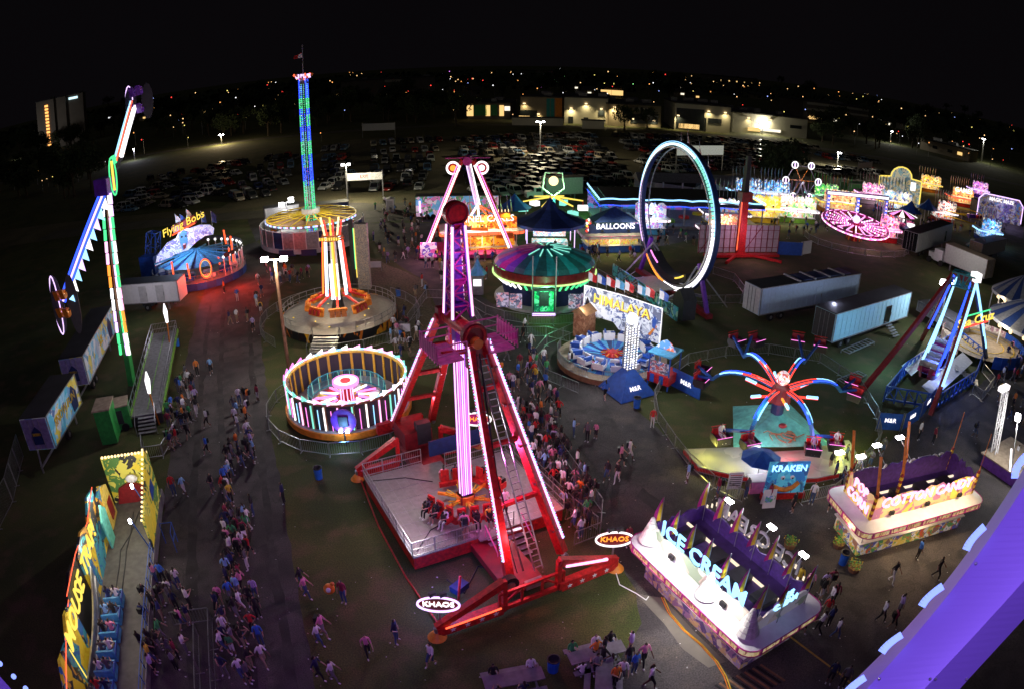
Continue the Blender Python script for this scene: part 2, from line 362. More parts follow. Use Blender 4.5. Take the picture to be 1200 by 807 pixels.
def fence(name, pts, label, cat='fence', h=1.1, k='galv', step=2.4, mesh=.16, group=None, closed=False):
    o = thing(name, label, cat, pts[0], group=group); o0 = Vector((pts[0][0], pts[0][1], 0))
    P2 = [Vector((p[0], p[1], 0)) - o0 for p in pts]
    if closed: P2.append(P2[0])
    far = (o0.length > 90)
    for a, c in zip(P2, P2[1:]):
        L = (c - a).length; n = max(1, round(L / step))
        for i in range(n):
            p, q = a.lerp(c, i / n), a.lerp(c, (i + 1) / n); z = Vector((0, 0, 1)); b = B(); r = .045 if not far else .06
            d = (q - p).normalized() * .05; p = p + d; q = q - d
            b.bar(p + z * .08, p + z * h, r, k); b.bar(q + z * .08, q + z * h, r, k); b.bar(p + z * h, q + z * h, r, k); b.bar(p + z * .15, q + z * .15, r, k)
            b.bar(p - d * .5 + Vector((-d.y, d.x, 0)) * 5, p - d * .5 - Vector((-d.y, d.x, 0)) * 5 + z * .03, .05, k)
            if mesh:
                m = int((q - p).length / mesh)
                for j in range(1, m): u = p.lerp(q, j / m); b.bar(u + z * .15, u + z * h, .014, k)
            b.done('panel', o)
    return o
def arcpts(c, r, a0, a1, n, e=1.):
    return [(c[0] + r * cos(R_(a0 + (a1 - a0) * i / n)), c[1] + e * r * sin(R_(a0 + (a1 - a0) * i / n)), 0) for i in range(n + 1)]
def flagmesh(b, base, h, w, fh, k, kp='galv', a=0., band=None):
    """feather flag standing on a pole"""
    x, y, z = base; d = Vector((cos(a), sin(a), 0)); o = Vector(base)
    b.tube(o, o + Vector((0, 0, h)), .025, kp, n=5)
    n = 5; vs = []
    for i in range(n + 1):
        t = i / n; zz = h - fh * t; ww = w * (.35 + .65 * min(1, t * 3)); s = .12 * sin(t * 5)
        side = Vector((-d.y, d.x, 0))
        vs += [o + Vector((0, 0, zz)) + d * .03, o + Vector((0, 0, zz - .1)) + d * ww * .5 + side * s * .6, o + Vector((0, 0, zz - .22)) + d * ww + side * s]
    for i in range(n):
        for j in (0, 1):
            q = [vs[3 * i + j], vs[3 * i + j + 1], vs[3 * i + j + 4], vs[3 * i + j + 3]]
            b.add(q, [(0, 1, 2, 3)], band if (band and j == 0 and i > 0) else k)
def seat(b, M, k, k2='dark', harness=None):
    """bucket seat: x across, y forward, z up, at matrix M"""
    def bx(c, s, kk): b.box(M @ Vector(c), s, kk, M=M.to_3x3())
    bx((0, 0, .4), (.5, .5, .12), k); bx((0, -.25, .8), (.5, .12, .9), k); bx((-.24, 0, .6), (.06, .5, .35), k); bx((.24, 0, .6), (.06, .5, .35), k)
    if harness:
        bx((-.13, .02, .98), (.08, .42, .1), harness); bx((.13, .02, .98), (.08, .42, .1), harness); bx((0, .26, .7), (.34, .1, .5), harness)
def TM(loc, rz=0, rx=0, ry=0):
    return Matrix.Translation(loc) @ Matrix.Rotation(rz, 4, 'Z') @ Matrix.Rotation(rx, 4, 'X') @ Matrix.Rotation(ry, 4, 'Y')
def loc_of(o):   # world matrix of a placed empty
    return Matrix.Translation(o.location) @ Matrix.Rotation(o.rotation_euler.z, 4, 'Z')
SEATS = []       # (world point, heading, zone) where riders sit

# ================= KHAOS pendulum ride =================
K = thing('pendulum_ride', 'tall red pendulum ride with purple lit swing arm on an A-frame', 'fairground ride', (-2.75, 32.3, 0), R_(28.5))
HP = 12.9
b = B()
b.box((0, 1, .62), (2.2, 16.5, .5), 'darkred'); b.box((0, 11.4, 1.0), (3.6, .4, .8), 'red')
b.tube((-.9, -7.3, 1.2), (-.9, -6.9, 1.2), .5, 'tyre', n=16); b.tube((-.9, -7.36, 1.2), (-.9, -6.9, 1.2), .25, 'galv', n=10)
for z in (.5, 1.55): b.bar((-1.9, -7.95, z), (1.9, -7.95, z), .14, 'red')
for x in (-1.9, -.6, .6, 1.9): b.bar((x, -7.95, .5), (x, -7.95, 1.55), .12, 'red')
b.box((.2, 9.2, 1.5), (2, 2.4, 1.2), 'darkred'); b.box((.6, 8.2, 1.9), (1, .6, 1.6), 'dark'); b.box((0, -7.85, .35), (3.8, .12, .35), 'red'); b.bar((-1.9, -7.9, .5), (-.6, -7.9, 1.5), .1, 'red'); b.bar((1.9, -7.9, .5), (.6, -7.9, 1.5), .1, 'red'); b.box((0, -7.3, .75), (2.6, .5, .12), 'darkred'); b.box((.35, -7.5, 1.0), (1.0, .3, .45), 'galv')
b.done('base_chassis', K)
# four A-frame legs
feet = [(-.55, -6.4, 1.1), (2.9, -6.2, 1.1), (1.0 - 1.6, 11.2, 1.1), (3.3 - 1.0, 10.8, 1.1)]
tops = [(-.15, -1.5, HP), (.5, -1.5, HP), (-.5, 1.5, HP), (.5, 1.5, HP)]
for i, (f, tp) in enumerate(zip(feet, tops)):
    b = B(); b.bar(f, tp, .45, 'red', .5, w2=.34); leg = b.done('leg', K)
    fv, tv = Vector(f), Vector(tp); d = (tv - fv).normalized(); off = Vector((-.23, 0, 0)) if i in (0, 2) else Vector((.23, 0, 0))
    off2 = Vector((0, -.12, .25))
    s = B(); s.bar(fv + d * .7 + off + off2, tv - d * .6 + off * .8 + off2, .08, 'l_rose' if i % 2 == 0 else 'l_lilac')
    n = 75; bulbs(s, fv + d * .7 + off * 1.3 + off2, tv - d * .6 + off * 1.1 + off2, n, .06, 'l_ice', 'l_pink'); s.done('light_strip', leg)
b = B()
for t_ in (.3, .55, .78):
    for q in ((0, 1), (2, 3)):
        b.bar(Vector(feet[q[0]]).lerp(Vector(tops[q[0]]), t_), Vector(feet[q[1]]).lerp(Vector(tops[q[1]]), t_), .22, 'red')
b.done('cross_brace', K)
b = B()
for f, tp in zip(feet, tops):
    for u in (.12, .35, .52, .7, .86):
        p = Vector(f).lerp(Vector(tp), u); b.box(p, (.46, .46, .1), 'darkred', M=Matrix.Identity(3)); 
        for dx in (-.16, .16): b.box(p + Vector((dx, -.25, 0)), (.06, .05, .06), 'galv')
    b.tube(f, Vector(f) + Vector((0, -.4, 0)), .16, 'galv', n=10)
for x in (-.14, .2, .26): b.path([Vector((x, -6.6, 1.2)), Vector((x * .8 - .3, -4.4, 6)), Vector((x * .5, -2.2, HP - .8))], .025, 'black', 4)
b.done('bolted_plate', K)
b = B()      # service ladder up the near legs
f0, t0 = Vector((1.0, -6.9, 1.2)), Vector((.3, -2.1, HP - 1)); d = (t0 - f0)
for s_ in (-.25, .25): b.bar(f0 + Vector((s_, 0, 0)), t0 + Vector((s_, 0, 0)), .06, 'galv')
for i in range(34): p = f0 + d * (i + .5) / 34; b.bar(p - Vector((.25, 0, 0)), p + Vector((.25, 0, 0)), .045, 'galv')
b.done('ladder', K)
b = B(); b.tube((0, -1.7, HP), (0, 1.6, HP), .42, 'red', n=20); b.tube((0, -1.95, HP), (0, -1.65, HP), .68, 'darkred', n=24); b.ring((0, -1.97, HP), .52, .12, .12, 'red', 24, M=Matrix.Rotation(pi / 2, 3, 'X'))
b.tube((0, -2.35, HP - .25), (0, -1.9, HP - .25), .27, 'orange', n=16); b.box((0, -1.75, HP - 1.1), (.75, .5, 1.2), 'darkred'); b.box((0, 1.6, HP), (1.1, .5, .9), 'darkred'); hub = b.done('hub_motor', K)
b = B()      # maintenance balconies by the axle
for sx in (-1, 1):
    x0 = sx * .9; w = 1.3
    b.box((x0 + sx * .5, -1.2, HP - .9), (w, 2.2, .08), 'pink')
    for yy in (-2.3, -.1):
        for zz in (.45, .9): b.bar((x0 - .3 * sx, yy, HP - .9 + zz), (x0 + sx * 1.3, yy, HP - .9 + zz), .06, 'pink')
    for xx in (x0 + sx * 1.3, x0 - .3 * sx):
        b.bar((xx, -2.3, HP - .9), (xx, -2.3, HP), .06, 'pink'); b.bar((xx, -.1, HP - .9), (xx, -.1, HP), .06, 'pink')
    for i in range(8): b.bar((x0 + sx * 1.3, -2.3 + .31 * i, HP - .9), (x0 + sx * 1.3, -2.3 + .31 * i, HP + .1), .06, 'pink')
    b.box((x0 + sx * 1.3, -1.2, HP - .4), (.05, 2.2, .7), 'magenta')
b.bar((-1.5, -1.2, HP - .9), (1.5, -1.2, HP - 1.2), .2, 'red'); b.done('service_balcony', K)
# swing arm
arm = B(); lattice(arm, (0, 0, HP + .4), (0, 0, 18.2), 1.0, .55, 7, .07, 'purple', 'magenta')
arm.bar((0, 0, 14.2), (0, 0, 18.1), .5, 'purple', w2=.25); arm.box((0, 0, 13.9), (.75, .75, .35), 'purple'); arm.box((0, 0, 15.2), (.66, .66, .25), 'magenta'); arm.box((0, 0, 7.4), (.6, .5, 11), 'purple'); arm.box((0, 0, 1.95), (.9, .8, .5), 'darkred'); arm = arm.done('swing_arm', K)
s = B()
for q in ((-1, -1), (1, -1), (1, 1), (-1, 1)):
    a, c = Vector((q[0] * .56, q[1] * .56, HP + .5)), Vector((q[0] * .34, q[1] * .34, 18.1))
    bulbs(s, a, c, 44, .11, 'l_rose'); s.bar(a + Vector((0, .06, 0)), c + Vector((0, .06, 0)), .05, 'l_purple')
s.done('light_strip', arm)
s = B()
for x, k in ((-.29, 'l_rose'), (-.17, 'l_pink'), (-.05, 'l_lilac'), (.07, 'l_rose'), (.18, 'l_purple'), (.29, 'l_rose')):
    s.bar((x, -.28, 2.3), (x, -.28, 12.0), .05, k)
s.bar((-.33, 0, 2.3), (-.33, 0, 12.0), .06, 'l_rose'); s.bar((.33, 0, 2.3), (.33, 0, 12.0), .06, 'l_pink'); s.done('light_strip', arm)
b = B(); b.tube((0, -.22, 18.7), (0, .22, 18.7), .62, 'red', n=28); b.ring((0, -.25, 18.7), .5, .08, .05, 'darkred', 28, M=Matrix.Rotation(pi / 2, 3, 'X')); b.box((0, 0, 18.2), (.6, .4, .6), 'darkred'); b.done('counterweight', K)
KM = loc_of(K)
b = B()
b.tube((0, 0, 1.65), (0, 0, 2.2), .55, 'orange', n=14)
gl = []
for i in range(6):
    a = i * pi / 3 + .35
    b.bar((.4 * cos(a), .4 * sin(a), 1.9), (1.7 * cos(a), 1.7 * sin(a), 1.95), .16, 'orange')
    for j in range(3): a2 = a + (j - 1) * .2; b.bar((.3 * cos(a2), .3 * sin(a2), 1.8), (1.2 * cos(a2), 1.2 * sin(a2), 2.1), .05, 'yellow')
b.done('seat_spider', K)
for i in (0, 1, 3, 4):
    a = i * pi / 3 + .35; b = B(); bl = B()
    for j in (-.75, 0, .75):
        c = Vector((2.25 * cos(a) - sin(a) * j, 2.25 * sin(a) + cos(a) * j, 1.45)); M = TM(c, a - pi / 2)
        seat(b, M, 'red', harness='black')
        if i in (1, 3, 4): SEATS.append((KM @ (c + Vector((.03 * cos(a), .03 * sin(a), .02))), a - pi / 2 + R_(28.5), 'pendulum', .0))
    b.box((1.9 * cos(a), 1.9 * sin(a), 1.75), (.25, 2.3, .3), 'red', a); b.done('seat_row', K)
# loading decks
for sx in (-1, 1):
    x0, x1 = (-4.6, -.6) if sx < 0 else (.6, 5.0); y0, y1 = (-3.0, 5.6) if sx < 0 else (-3.0, 4.4)
    b = B(); b.box(((x0 + x1) / 2, (y0 + y1) / 2, 1.2), (x1 - x0, y1 - y0, .08), 'deck'); b.box(((x0 + x1) / 2, (y0 + y1) / 2, .72), (x1 - x0 - .1, y1 - y0 - .1, .84), 'red'); [b.box(((x0 + x1) / 2, y0 + .5 + i * 1.2, 1.243), (x1 - x0, .03, .012), 'steel') for i in range(int((y1 - y0) / 1.2))]; [b.box((x0 + .6 * i, (y0 + y1) / 2, 1.243), (.012, y1 - y0, .01), 'steel') for i in range(1, int((x1 - x0) / .6))]; dk = b.done('deck', K)
    b = B()
    for (ax, ay, bx_, by) in ((x0, y0, x1 if sx < 0 else x0 + 1, y0), (x0 if sx < 0 else x1, y0, x0 if sx < 0 else x1, y1), (x0, y1, x1, y1)):
        n = max(1, int(math.hypot(bx_ - ax, by - ay) / 1.2)); A, E_ = Vector((ax, ay, 1.26)), Vector((bx_, by, 1.26))
        for i in range(n + 1): p = A.lerp(E_, i / n); b.bar(p, p + Vector((0, 0, 1.05)), .05, 'galv')
        for z in (1.05, .55, .1): b.bar(A + Vector((0, 0, z)), E_ + Vector((0, 0, z)), .045, 'galv')
        for i in range(int((E_ - A).length / .14)): p = A.lerp(E_, i * .14 / (E_ - A).length); b.bar(p, p + Vector((0, 0, 1.05)), .012, 'galv')
    b.done('railing', dk)
b = B(); b.box((0, 1, 1.17), (1.3, 8.6, .07), 'deck'); b.done('deck', K)
b = B()
for i in range(5): b.box((.9 + .0, -3.2 - .3 * i, 1.1 - .22 * i), (2.2, .3, .06), 'galv')
b.bar((-.25, -3.1, 2.1), (-.25, -4.6, 1.1), .06, 'pink'); b.bar((2.05, -3.1, 2.1), (2.05, -4.6, 1.1), .06, 'pink'); b.bar((-.25, -3.1, 1.1), (-.25, -3.1, 2.1), .05, 'pink'); b.bar((-.25, -4.6, .1), (-.25, -4.6, 1.1), .05, 'pink'); b.done('steps', K)
# outriggers
for sx, y0, Lx in ((-1, -7.9, 5.4), (1, -7.9, 5.4), (-1, 7.4, 4.6), (1, 7.4, 4.6)):
    b = B(); x1 = sx * Lx
    b.bar((sx * 1.6, y0, .55), (x1, y0, .5), .42, 'red', .45); b.bar((sx * 1.6, y0, 2.3), (x1, y0, .75), .4, 'red', .45, w2=.32); b.bar((sx * 1.6, y0, .5), (sx * 1.6, y0, 2.4), .25, 'red')
    b.box((sx * (1.6 + Lx) / 2, y0 - .2, .45), (Lx - 1.9, .05, .55), 'red'); og = b.done('outrigger', K)
    b = B(); b.tube((x1, y0, .02), (x1, y0, .4), .5, 'orange', .18, n=18); b.tube((x1, y0, .4), (x1, y0, .7), .14, 'galv', n=8); b.done('foot_pad', og)
    if y0 < 0:
        b = B()
        for i in range(4):
            px_ = sx * (2.2 + .8 * i); pts = [(px_ + .17 * (1 if j % 2 == 0 else .42) * sin(j * pi / 5), .45 + .17 * (1 if j % 2 == 0 else .42) * cos(j * pi / 5)) for j in range(10)]
            b.prism(pts, 'white', .02, c=(0, y0 - .25, 0))
        b.done('star_decal', og)
        b = B()
        if sx > 0: b.bar((1.9, y0 - .2, 1.2 + .8), (4.6, y0 - .2, 1.2 + .05), .13, 'l_rose')
        else: b.bar((-1.9, y0 - .26, .75), (-5., y0 - .26, .72), .07, 't_red')
        b.done('light_strip', og)
    else:
        b = B(); b.bar((sx * 1.9, y0 - .2, .75), (x1 * .95, y0 - .2, .7), .08, 'pink'); b.done('light_strip', og)
    if not (sx < 0 and y0 > 0):      # oval name signs on posts
        sg = B(); c = Vector((x1 + (.3 if sx < 0 else -.2), y0 + .15, 2.25)); tilt = -R_(28.5)
        Mx = TM(c, tilt)
        el = [(1.0 * cos(a * pi / 12), .48 * sin(a * pi / 12)) for a in range(24)]
        lit = y0 < 0
        sg.prism(el, 'darkred' if lit else 'magenta', .14, M=Mx.to_3x3(), c=c); so_ = sg.done('name_sign', K)
        sg = B()
        pr = [Mx @ Vector((1.02 * cos(a * pi / 14), -.1, .5 * sin(a * pi / 14))) for a in range(29)]
        sg.path(pr, .06, 'l_lilac' if sx < 0 else 't_white'); sg.text('KHAOS', .47, 'l_white' if sx < 0 else 'l_orange', frame(Mx @ Vector((0, -.1, 0)), Mx.to_3x3() @ Vector((1, 0, 0)), (0, 0, 1)), .03); sg.done('lettering', so_)
        sg = B(); sg.bar((c.x, c.y, .7), (c.x, c.y, 1.8), .08, 'galv'); sg.box(Mx @ Vector((-.25, 0, .62)), (.35, .2, .25), 'dark'); sg.box(Mx @ Vector((.25, 0, .62)), (.35, .2, .25), 'dark'); sg.done('sign_post', so_)
b = B(); b.path([(-4.2, -2.6, 1.28), (-2.8, -1.2, 1.27), (-1.4, -.8, 1.28), (-.7, .4, 1.27)], .03, 'black'); b.path([(-4.3, 5, 1.28), (-2.2, 4.4, 1.27), (-.8, 3.2, 1.28)], .03, 'black'); b.path([(-.5, -7.2, .9), (-.3, -5, .2), (-1.2, -4, .05), (-2.8, -5.6, .04), (-3.2, -4.2, .04)], .04, 'black'); b.done('hose', K); b = B(); b.box((-2.9, -5.2, .2), (.9, .6, .4), 'navy', .4); b.done('tool_box', K); b = B(); b.bar((-3.3, -5.9, 0), (-3.1, -5.9, 1.7), .1, 'red'); b.done('jack_handle', K)
b = B(); b.path([(-5.0, -7.5, .15), (-5.15, -3, .04), (-5.0, 2, .04), (-4.5, 7, .1)], .05, 'red'); b.done('hose', K)
b = B(); b.box((2.4, 5.9, 1.9), (4.6, .06, 1.2), 'navy'); b.done('back_panel', K)
for x, y, z, c_, w in ((0, -1.8, 16.4, (.9, .3, 1), 120), (0, -3.5, 6.5, (1, .2, .8), 700), (-3.2, 1, 5.5, (1, .86, .9), 520), (3.6, 1, 4.5, (1, .7, .8), 380), (4.8, -3, 3, (1, .12, .1), 260), (0, -6.5, 3.2, (1, .15, .2), 220), (-4, -6, 1.6, (.12, .25, 1), 300), (1.5, 9, 4, (1, .1, .15), 150)):
    plight(KM @ Vector((x, y, z)), c_, w, .3)

# ================= drum ride beside it =================
c = G(410, 485); D = thing('drum_ride', 'open round drum ride ringed by yellow panels and pink light tubes', 'fairground ride', (c.x - .2, c.y + .6, 0))
RD = 4.55
tilt = Matrix.Rotation(R_(7), 3, 'X')
b = B(); b.lathe([(RD + .35, .3), (RD + .35, .75), (0, .78)], 'offwhite', 32); b.ring((0, 0, .55), RD + .45, .15, .5, 'orange', 32)
for i in range(8): b.bar((RD * cos(i * pi / 4), RD * sin(i * pi / 4), 0), (RD * cos(i * pi / 4), RD * sin(i * pi / 4), .6), .25, 'steel')
b.done('base_ring', D)
fl = B()
for i in range(32):
    a0, a1 = i * pi / 16, (i + 1) * pi / 16; k = ('red', 'purple', 'yellow', 'white')[i % 4]
    fl.flat([(1 * cos(a0), 1 * sin(a0), .95), (RD * .62 * cos(a0), RD * .62 * sin(a0), .93), (RD * .62 * cos(a1), RD * .62 * sin(a1), .93), (1 * cos(a1), 1 * sin(a1), .95)], k)
fl.lathe([(RD * .62, .9), (RD, .9)], 'deck', 32); fl.lathe([(0, .9), (1, .95)], 'red', 24); fl.done('floor', D)
s = B()
for i in range(16): a = i * pi / 8; s.bar((.9 * cos(a), .9 * sin(a), 1.35), (RD * .6 * cos(a), RD * .6 * sin(a), 1.02), .12, 'l_white' if i % 2 else 'l_pink')
s.done('spoke_light', D)
b = B(); b.tube((0, 0, .9), (0, 0, 2.2), .5, 'red', .35, n=16); b.tube((0, 0, 2.2), (0, 0, 2.55), .55, 'pink', 1.0, n=20); b.ring((0, 0, 2.6), 1.0, .1, .25, 'l_pink', 24); b.disc((0, 0, 2.62), .92, 't_white', 24, .1); b.disc((0, 0, 2.7), .42, 'red', 12, .06)
for i in range(10): a = i * pi / 5; b.bar((.52 * cos(a), .52 * sin(a), 1), (.5 * cos(a), .5 * sin(a), 2.15), .07, 'l_rose')
b.done('hub', D)
for i in range(28):      # the cage the riders lean against
    a = 2 * pi * i / 28; b = B(); u = Vector((cos(a), sin(a), 0)); v = Vector((-sin(a), cos(a), 0))
    b.box(u * RD + Vector((0, 0, 1.95)), (.18, .82, 2.1), 'roofdark', a)
    b.box(u * (RD - .02) + v * .48 + Vector((0, 0, 2.0)), (.3, .2, 2.2), 'yellow' if sin(a) > -.1 else 'wood', a)
    b.box(u * (RD + .1) + Vector((0, 0, 3.05)), (.3, .98, .16), 'wood' if sin(a) < 0 else 'yellow', a); pn = b.done('panel', D)
    s = B(); s.bar(u * (RD + .2) + v * .46 + Vector((0, 0, .95)), u * (RD + .2) + v * .46 + Vector((0, 0, 2.85)), .1, ('l_rose', 'l_mint', 'l_white')[i % 3])
    s.bar(u * (RD + .2) - v * .05 + Vector((0, 0, .95)), u * (RD + .2) - v * .05 + Vector((0, 0, 2.6)), .05, 'l_pink' if i % 2 else 'l_ice')
    p = u * (RD + .22) + Vector((0, 0, 3.3)); s.add([p + v * .3, p - v * .25 + Vector((0, 0, .24)), p - v * .25 - Vector((0, 0, .24)), p + v * .3 + u * .1, p - v * .25 + u * .1 + Vector((0, 0, .24)), p - v * .25 + u * .1 - Vector((0, 0, .24))], [(0, 1, 2), (3, 5, 4), (0, 3, 4, 1), (1, 4, 5, 2), (2, 5, 3, 0)], ('l_mint', 'l_rose', 'l_white', 'l_pink')[i // 4 % 4])
    s.done('light_tube', pn)
s = B(); s.ring((0, 0, 3.22), RD + .22, .12, .1, 'l_rose', 48, ks=['l_white', 'l_rose', 'l_ice']); s.done('rim_light', D)
b = B()
for i in range(16):
    a0, a1 = R_(10) + i * R_(17.5), R_(10) + (i + 1) * R_(17.5)
    if i > 13: break
    r_ = RD * .68; A, E_ = Vector((r_ * cos(a0 - .6), r_ * sin(a0 - .6), .95)), Vector((r_ * cos(a1 - .6), r_ * sin(a1 - .6), .95))
    for z in (.1, 1.2): b.bar(A + Vector((0, 0, z)), E_ + Vector((0, 0, z)), .06, 'teal')
    for j in range(7): p = A.lerp(E_, j / 7); b.bar(p, p + Vector((0, 0, 1.2)), .03, 'l_mint' if j == 0 else 'teal')
b.done('inner_rail', D)
b = B(); b.tube((.9, -RD - .7, .1), (.9, -RD - .7, 1.6), .06, 'dark'); b.tube((.9, -RD - .4, 2.0), (.9, -RD - .55, 2.0), .95, 'purple', n=24); b.box((.9, -RD - .62, 2.0), (.7, .1, .8), 'dark'); b.box((.65, -RD - .72, 1.25), (.25, .1, .18), 'l_flood'); b.box((1.15, -RD - .72, 1.25), (.25, .1, .18), 'l_flood'); b.done('control_sign', D)
c = D.location; plight((c.x, c.y, 4.2), (1, .6, .9), 500, .5); plight((c.x + .9, c.y - RD - 1.2, 1.6), (.2, .5, 1), 140, .2)
fence('crowd_fence', arcpts(c, RD + 2.1, 150, 330, 9), 'curved steel crowd fence around the front of the pink lit drum ride')

# ================= flame ride: tower with orange gondolas =================
c = G(398, 376); F = thing('flame_ride', 'round platform ride with lit centre tower, orange gondolas and flames on its skirt', 'fairground ride', (c.x, c.y, 0)); c = F.location
b = B(); b.lathe([(6.2, .9), (0, .95)], 'deck', 40); b.done('platform', F)
b = B(); b.lathe([(6.25, 0.1), (6.25, 1.0)], MUR('flames', [(.01, .01, .012), (.01, .01, .012), (.02, .01, .01), (.7, .2, .01), (.9, .5, .02)], .9, 0, 2, stretch=(1, 1, .5)), 40); b.done('skirt', F)
b = B(); 
for i in range(7): b.box((0.3, -6.6 - .34 * i, .9 - .13 * i), (2.6, .36, .08), 'galv')
for sx in (-1.1, 1.7): b.bar((sx, -6.4, 1.9), (sx, -8.8, 1.0), .06, 'galv'); b.bar((sx, -6.4, .9), (sx, -6.4, 1.9), .06, 'galv'); b.bar((sx, -8.8, 0), (sx, -8.8, 1.), .06, 'galv')
b.done('steps', F)
b = B()
for i in range(30):
    a = R_(-60) + i * R_(300) / 30; a2 = a + R_(10); 
    if abs((a + pi / 2 + pi) % (2 * pi) - pi) < .25: continue
    for z in (1.0, 1.5, 2.0): b.bar((6.1 * cos(a), 6.1 * sin(a), z), (6.1 * cos(a2), 6.1 * sin(a2), z), .05, 'galv')
    b.bar((6.1 * cos(a), 6.1 * sin(a), .95), (6.1 * cos(a), 6.1 * sin(a), 2), .05, 'galv')
b.done('railing', F)
b = B(); b.tube((0, 0, .9), (0, 0, 3.4), .8, 'black', .4, n=14); b.bar((0, 0, 3), (0, 0, 9.6), .7, 'offwhite', w2=.5); b.done('tower', F)
s = B()
for i in range(8):
    a = i * pi / 4 + .2; r0, r1 = 1.45, 1.0; k = ('l_red', 'l_white', 'l_yellow', 'l_white')[i % 4]
    s.bar((r0 * cos(a), r0 * sin(a), 3.2), (r1 * cos(a), r1 * sin(a), 9.0), .18, k); s.bar((r0 * cos(a + .13), r0 * sin(a + .13), 3.2), (r1 * cos(a + .13), r1 * sin(a + .13), 9.0), .12, ('l_orange', 'l_ice')[i % 2])
for sx in (-.35, 0, .35): s.bar((sx, -.6, 2.6), (sx, -.5, 6.4 + (.5 if sx == 0 else 0)), .2, 'l_white')
s.done('light_tube', F)
b = B()
for i in range(3): b.ring((0, 0, 9.0 + .2 * i), 1.2 - .1 * i, .15, .12, 'orange', 18)
for sx, k in ((-.95, 'l_warm'), (0, 'l_yellow'), (.95, 'l_warm')): b.bar((sx * .7, -.4, 9.4), (sx, -.45, 11.3), .16, k); b.bar((sx * .7 + .25, -.4, 9.4), (sx + .3, -.45, 11.0), .12, 'l_red')
for i in range(9): b.box((-1 + .25 * i, -1.15, 9.2), (.12, .12, .3), 'l_yellow')
b.done('crown', F)
for i in range(8):
    a = i * pi / 4 + .25; b = B(); b.bar((.9 * cos(a), .9 * sin(a), 3.3), (3.1 * cos(a), 3.1 * sin(a), 2.4), .2, 'red'); g = b.done('arm', F)
    b = B()
    for j in (-.6, 0, .6):
        M = TM((3.4 * cos(a) - sin(a) * j, 3.4 * sin(a) + cos(a) * j, 1.35), a - pi / 2, .25); seat(b, M, 'orange', harness='red' if i % 2 else 'orange')
    b.box((3.1 * cos(a), 3.1 * sin(a), 2.35), (.2, 1.9, .3), 'orange', a, ); b.done('gondola', g)
b = B()
for i in range(10): a = i * .63 + .3; r_ = 3.2 + 1.4 * (i % 3) * .6; b.tube((r_ * cos(a), r_ * sin(a), .96), (r_ * cos(a), r_ * sin(a), 1.0), .09, 'l_yellow', n=8)
b.done('floor_lamp', F)
plight((c.x, c.y - 2.6, 4), (1, .8, .45), 500, .3); plight((c.x + 2.5, c.y + 1.5, 5), (1, .8, .55), 300, .3); plight((c.x - 3, c.y, 5), (1, .75, .5), 300, .3)
fence('crowd_fence', arcpts(c, 8.6, -95, 60, 9), 'curved steel crowd fence on the right side of the flame painted platform ride')
fence('crowd_fence', arcpts(c, 8.6, 130, 235, 7), 'curved steel crowd fence on the left side of the flame painted platform ride')

# ================= swing tower =================
c = G(367, 283); T = thing('swing_tower', 'very tall slim tower ride edged with green and blue lights and a flag on top', 'tower ride', (c.x, c.y, 0)); c = T.location
TH = R(362, 98, c).z
b = B(); rr = lattice(b, (0, 0, .5), (0, 0, TH), 1.15, 1.0, 30, .06, 'teal', 'steel'); mast = b.done('mast', T)
s = B()
for q in range(4):
    n = 110
    for i in range(n):
        p = rr[0][q].lerp(rr[-1][q], (i + .5) / n); blue = (.36 < i / n < .52) or (.6 < i / n < .7) or (i / n > .77 and i % 24 < 17)
        s.box(p * 1.04 + Vector((0, 0, 0)), (.15, .15, .15), 'l_blue' if blue else 'l_green' if i % 4 else 'l_mint')
    a = [rr[0][q].lerp(rr[0][(q + 1) % 4], u) for u in (.35, .65)]; z = [rr[-1][q].lerp(rr[-1][(q + 1) % 4], u) for u in (.35, .65)]
    for p0, p1 in zip(a, z):
        for i in range(80):
            p = p0.lerp(p1, (i + .5) / 80); s.box(p * 1.03, (.07, .07, .12), ('l_blue', 'l_green', 'l_mint')[(i // 9) % 3])
s.done('light_string', mast)
b = B(); b.tube((0, 0, TH), (0, 0, TH + .9), .8, 'galv', .5, n=12)
for i in range(6): a = i * pi / 3; b.bar((.3 * cos(a), .3 * sin(a), TH + .6), (1.5 * cos(a), 1.5 * sin(a), TH + 1.5), .18, 't_red' if i % 2 else 'orange', .3); b.box((1. * cos(a), 1. * sin(a), TH + 1.2), (.3, .3, .6), 'l_lilac')
b.box((0, 0, TH + .5), (.9, .9, .5), 'l_lilac'); b.tube((0, 0, TH + 1), (0, 0, TH + 6), .07, 'galv'); b.done('crown', T)
b = B(); flagmesh(b, (0, 0, TH + 3.2), 1.6, -1.3, .7, 'red', a=.3, band='white'); b.done('flag', T)
b = B(); b.lathe([(1.6, 3.6), (7.0, 3.9), (7.0, 3.7)], 'wood', 36)
for i in range(18):
    a = i * pi / 9; b.bar((.9 * cos(a), .9 * sin(a), 4.6), (7 * cos(a), 7 * sin(a), 4.05), .14, 'yellow'); b.bar((3.4 * cos(a), 3.4 * sin(a), 4.35), (3.4 * cos(a + pi / 9), 3.4 * sin(a + pi / 9), 4.35), .1, 'yellow')
b.ring((0, 0, 4.1), 7.0, .2, .2, 'yellow', 36); b.ring((0, 0, 4.9), 1.3, .3, .8, 'offwhite', 16); b.done('seat_carrier', T)
s = B(); s.ring((0, 0, 3.95), 7.2, .1, .22, 'l_ice', 60, ks=['l_ice', 'l_lilac', 'offwhite'], a0=pi, a1=2 * pi); s.done('rim_light', T)
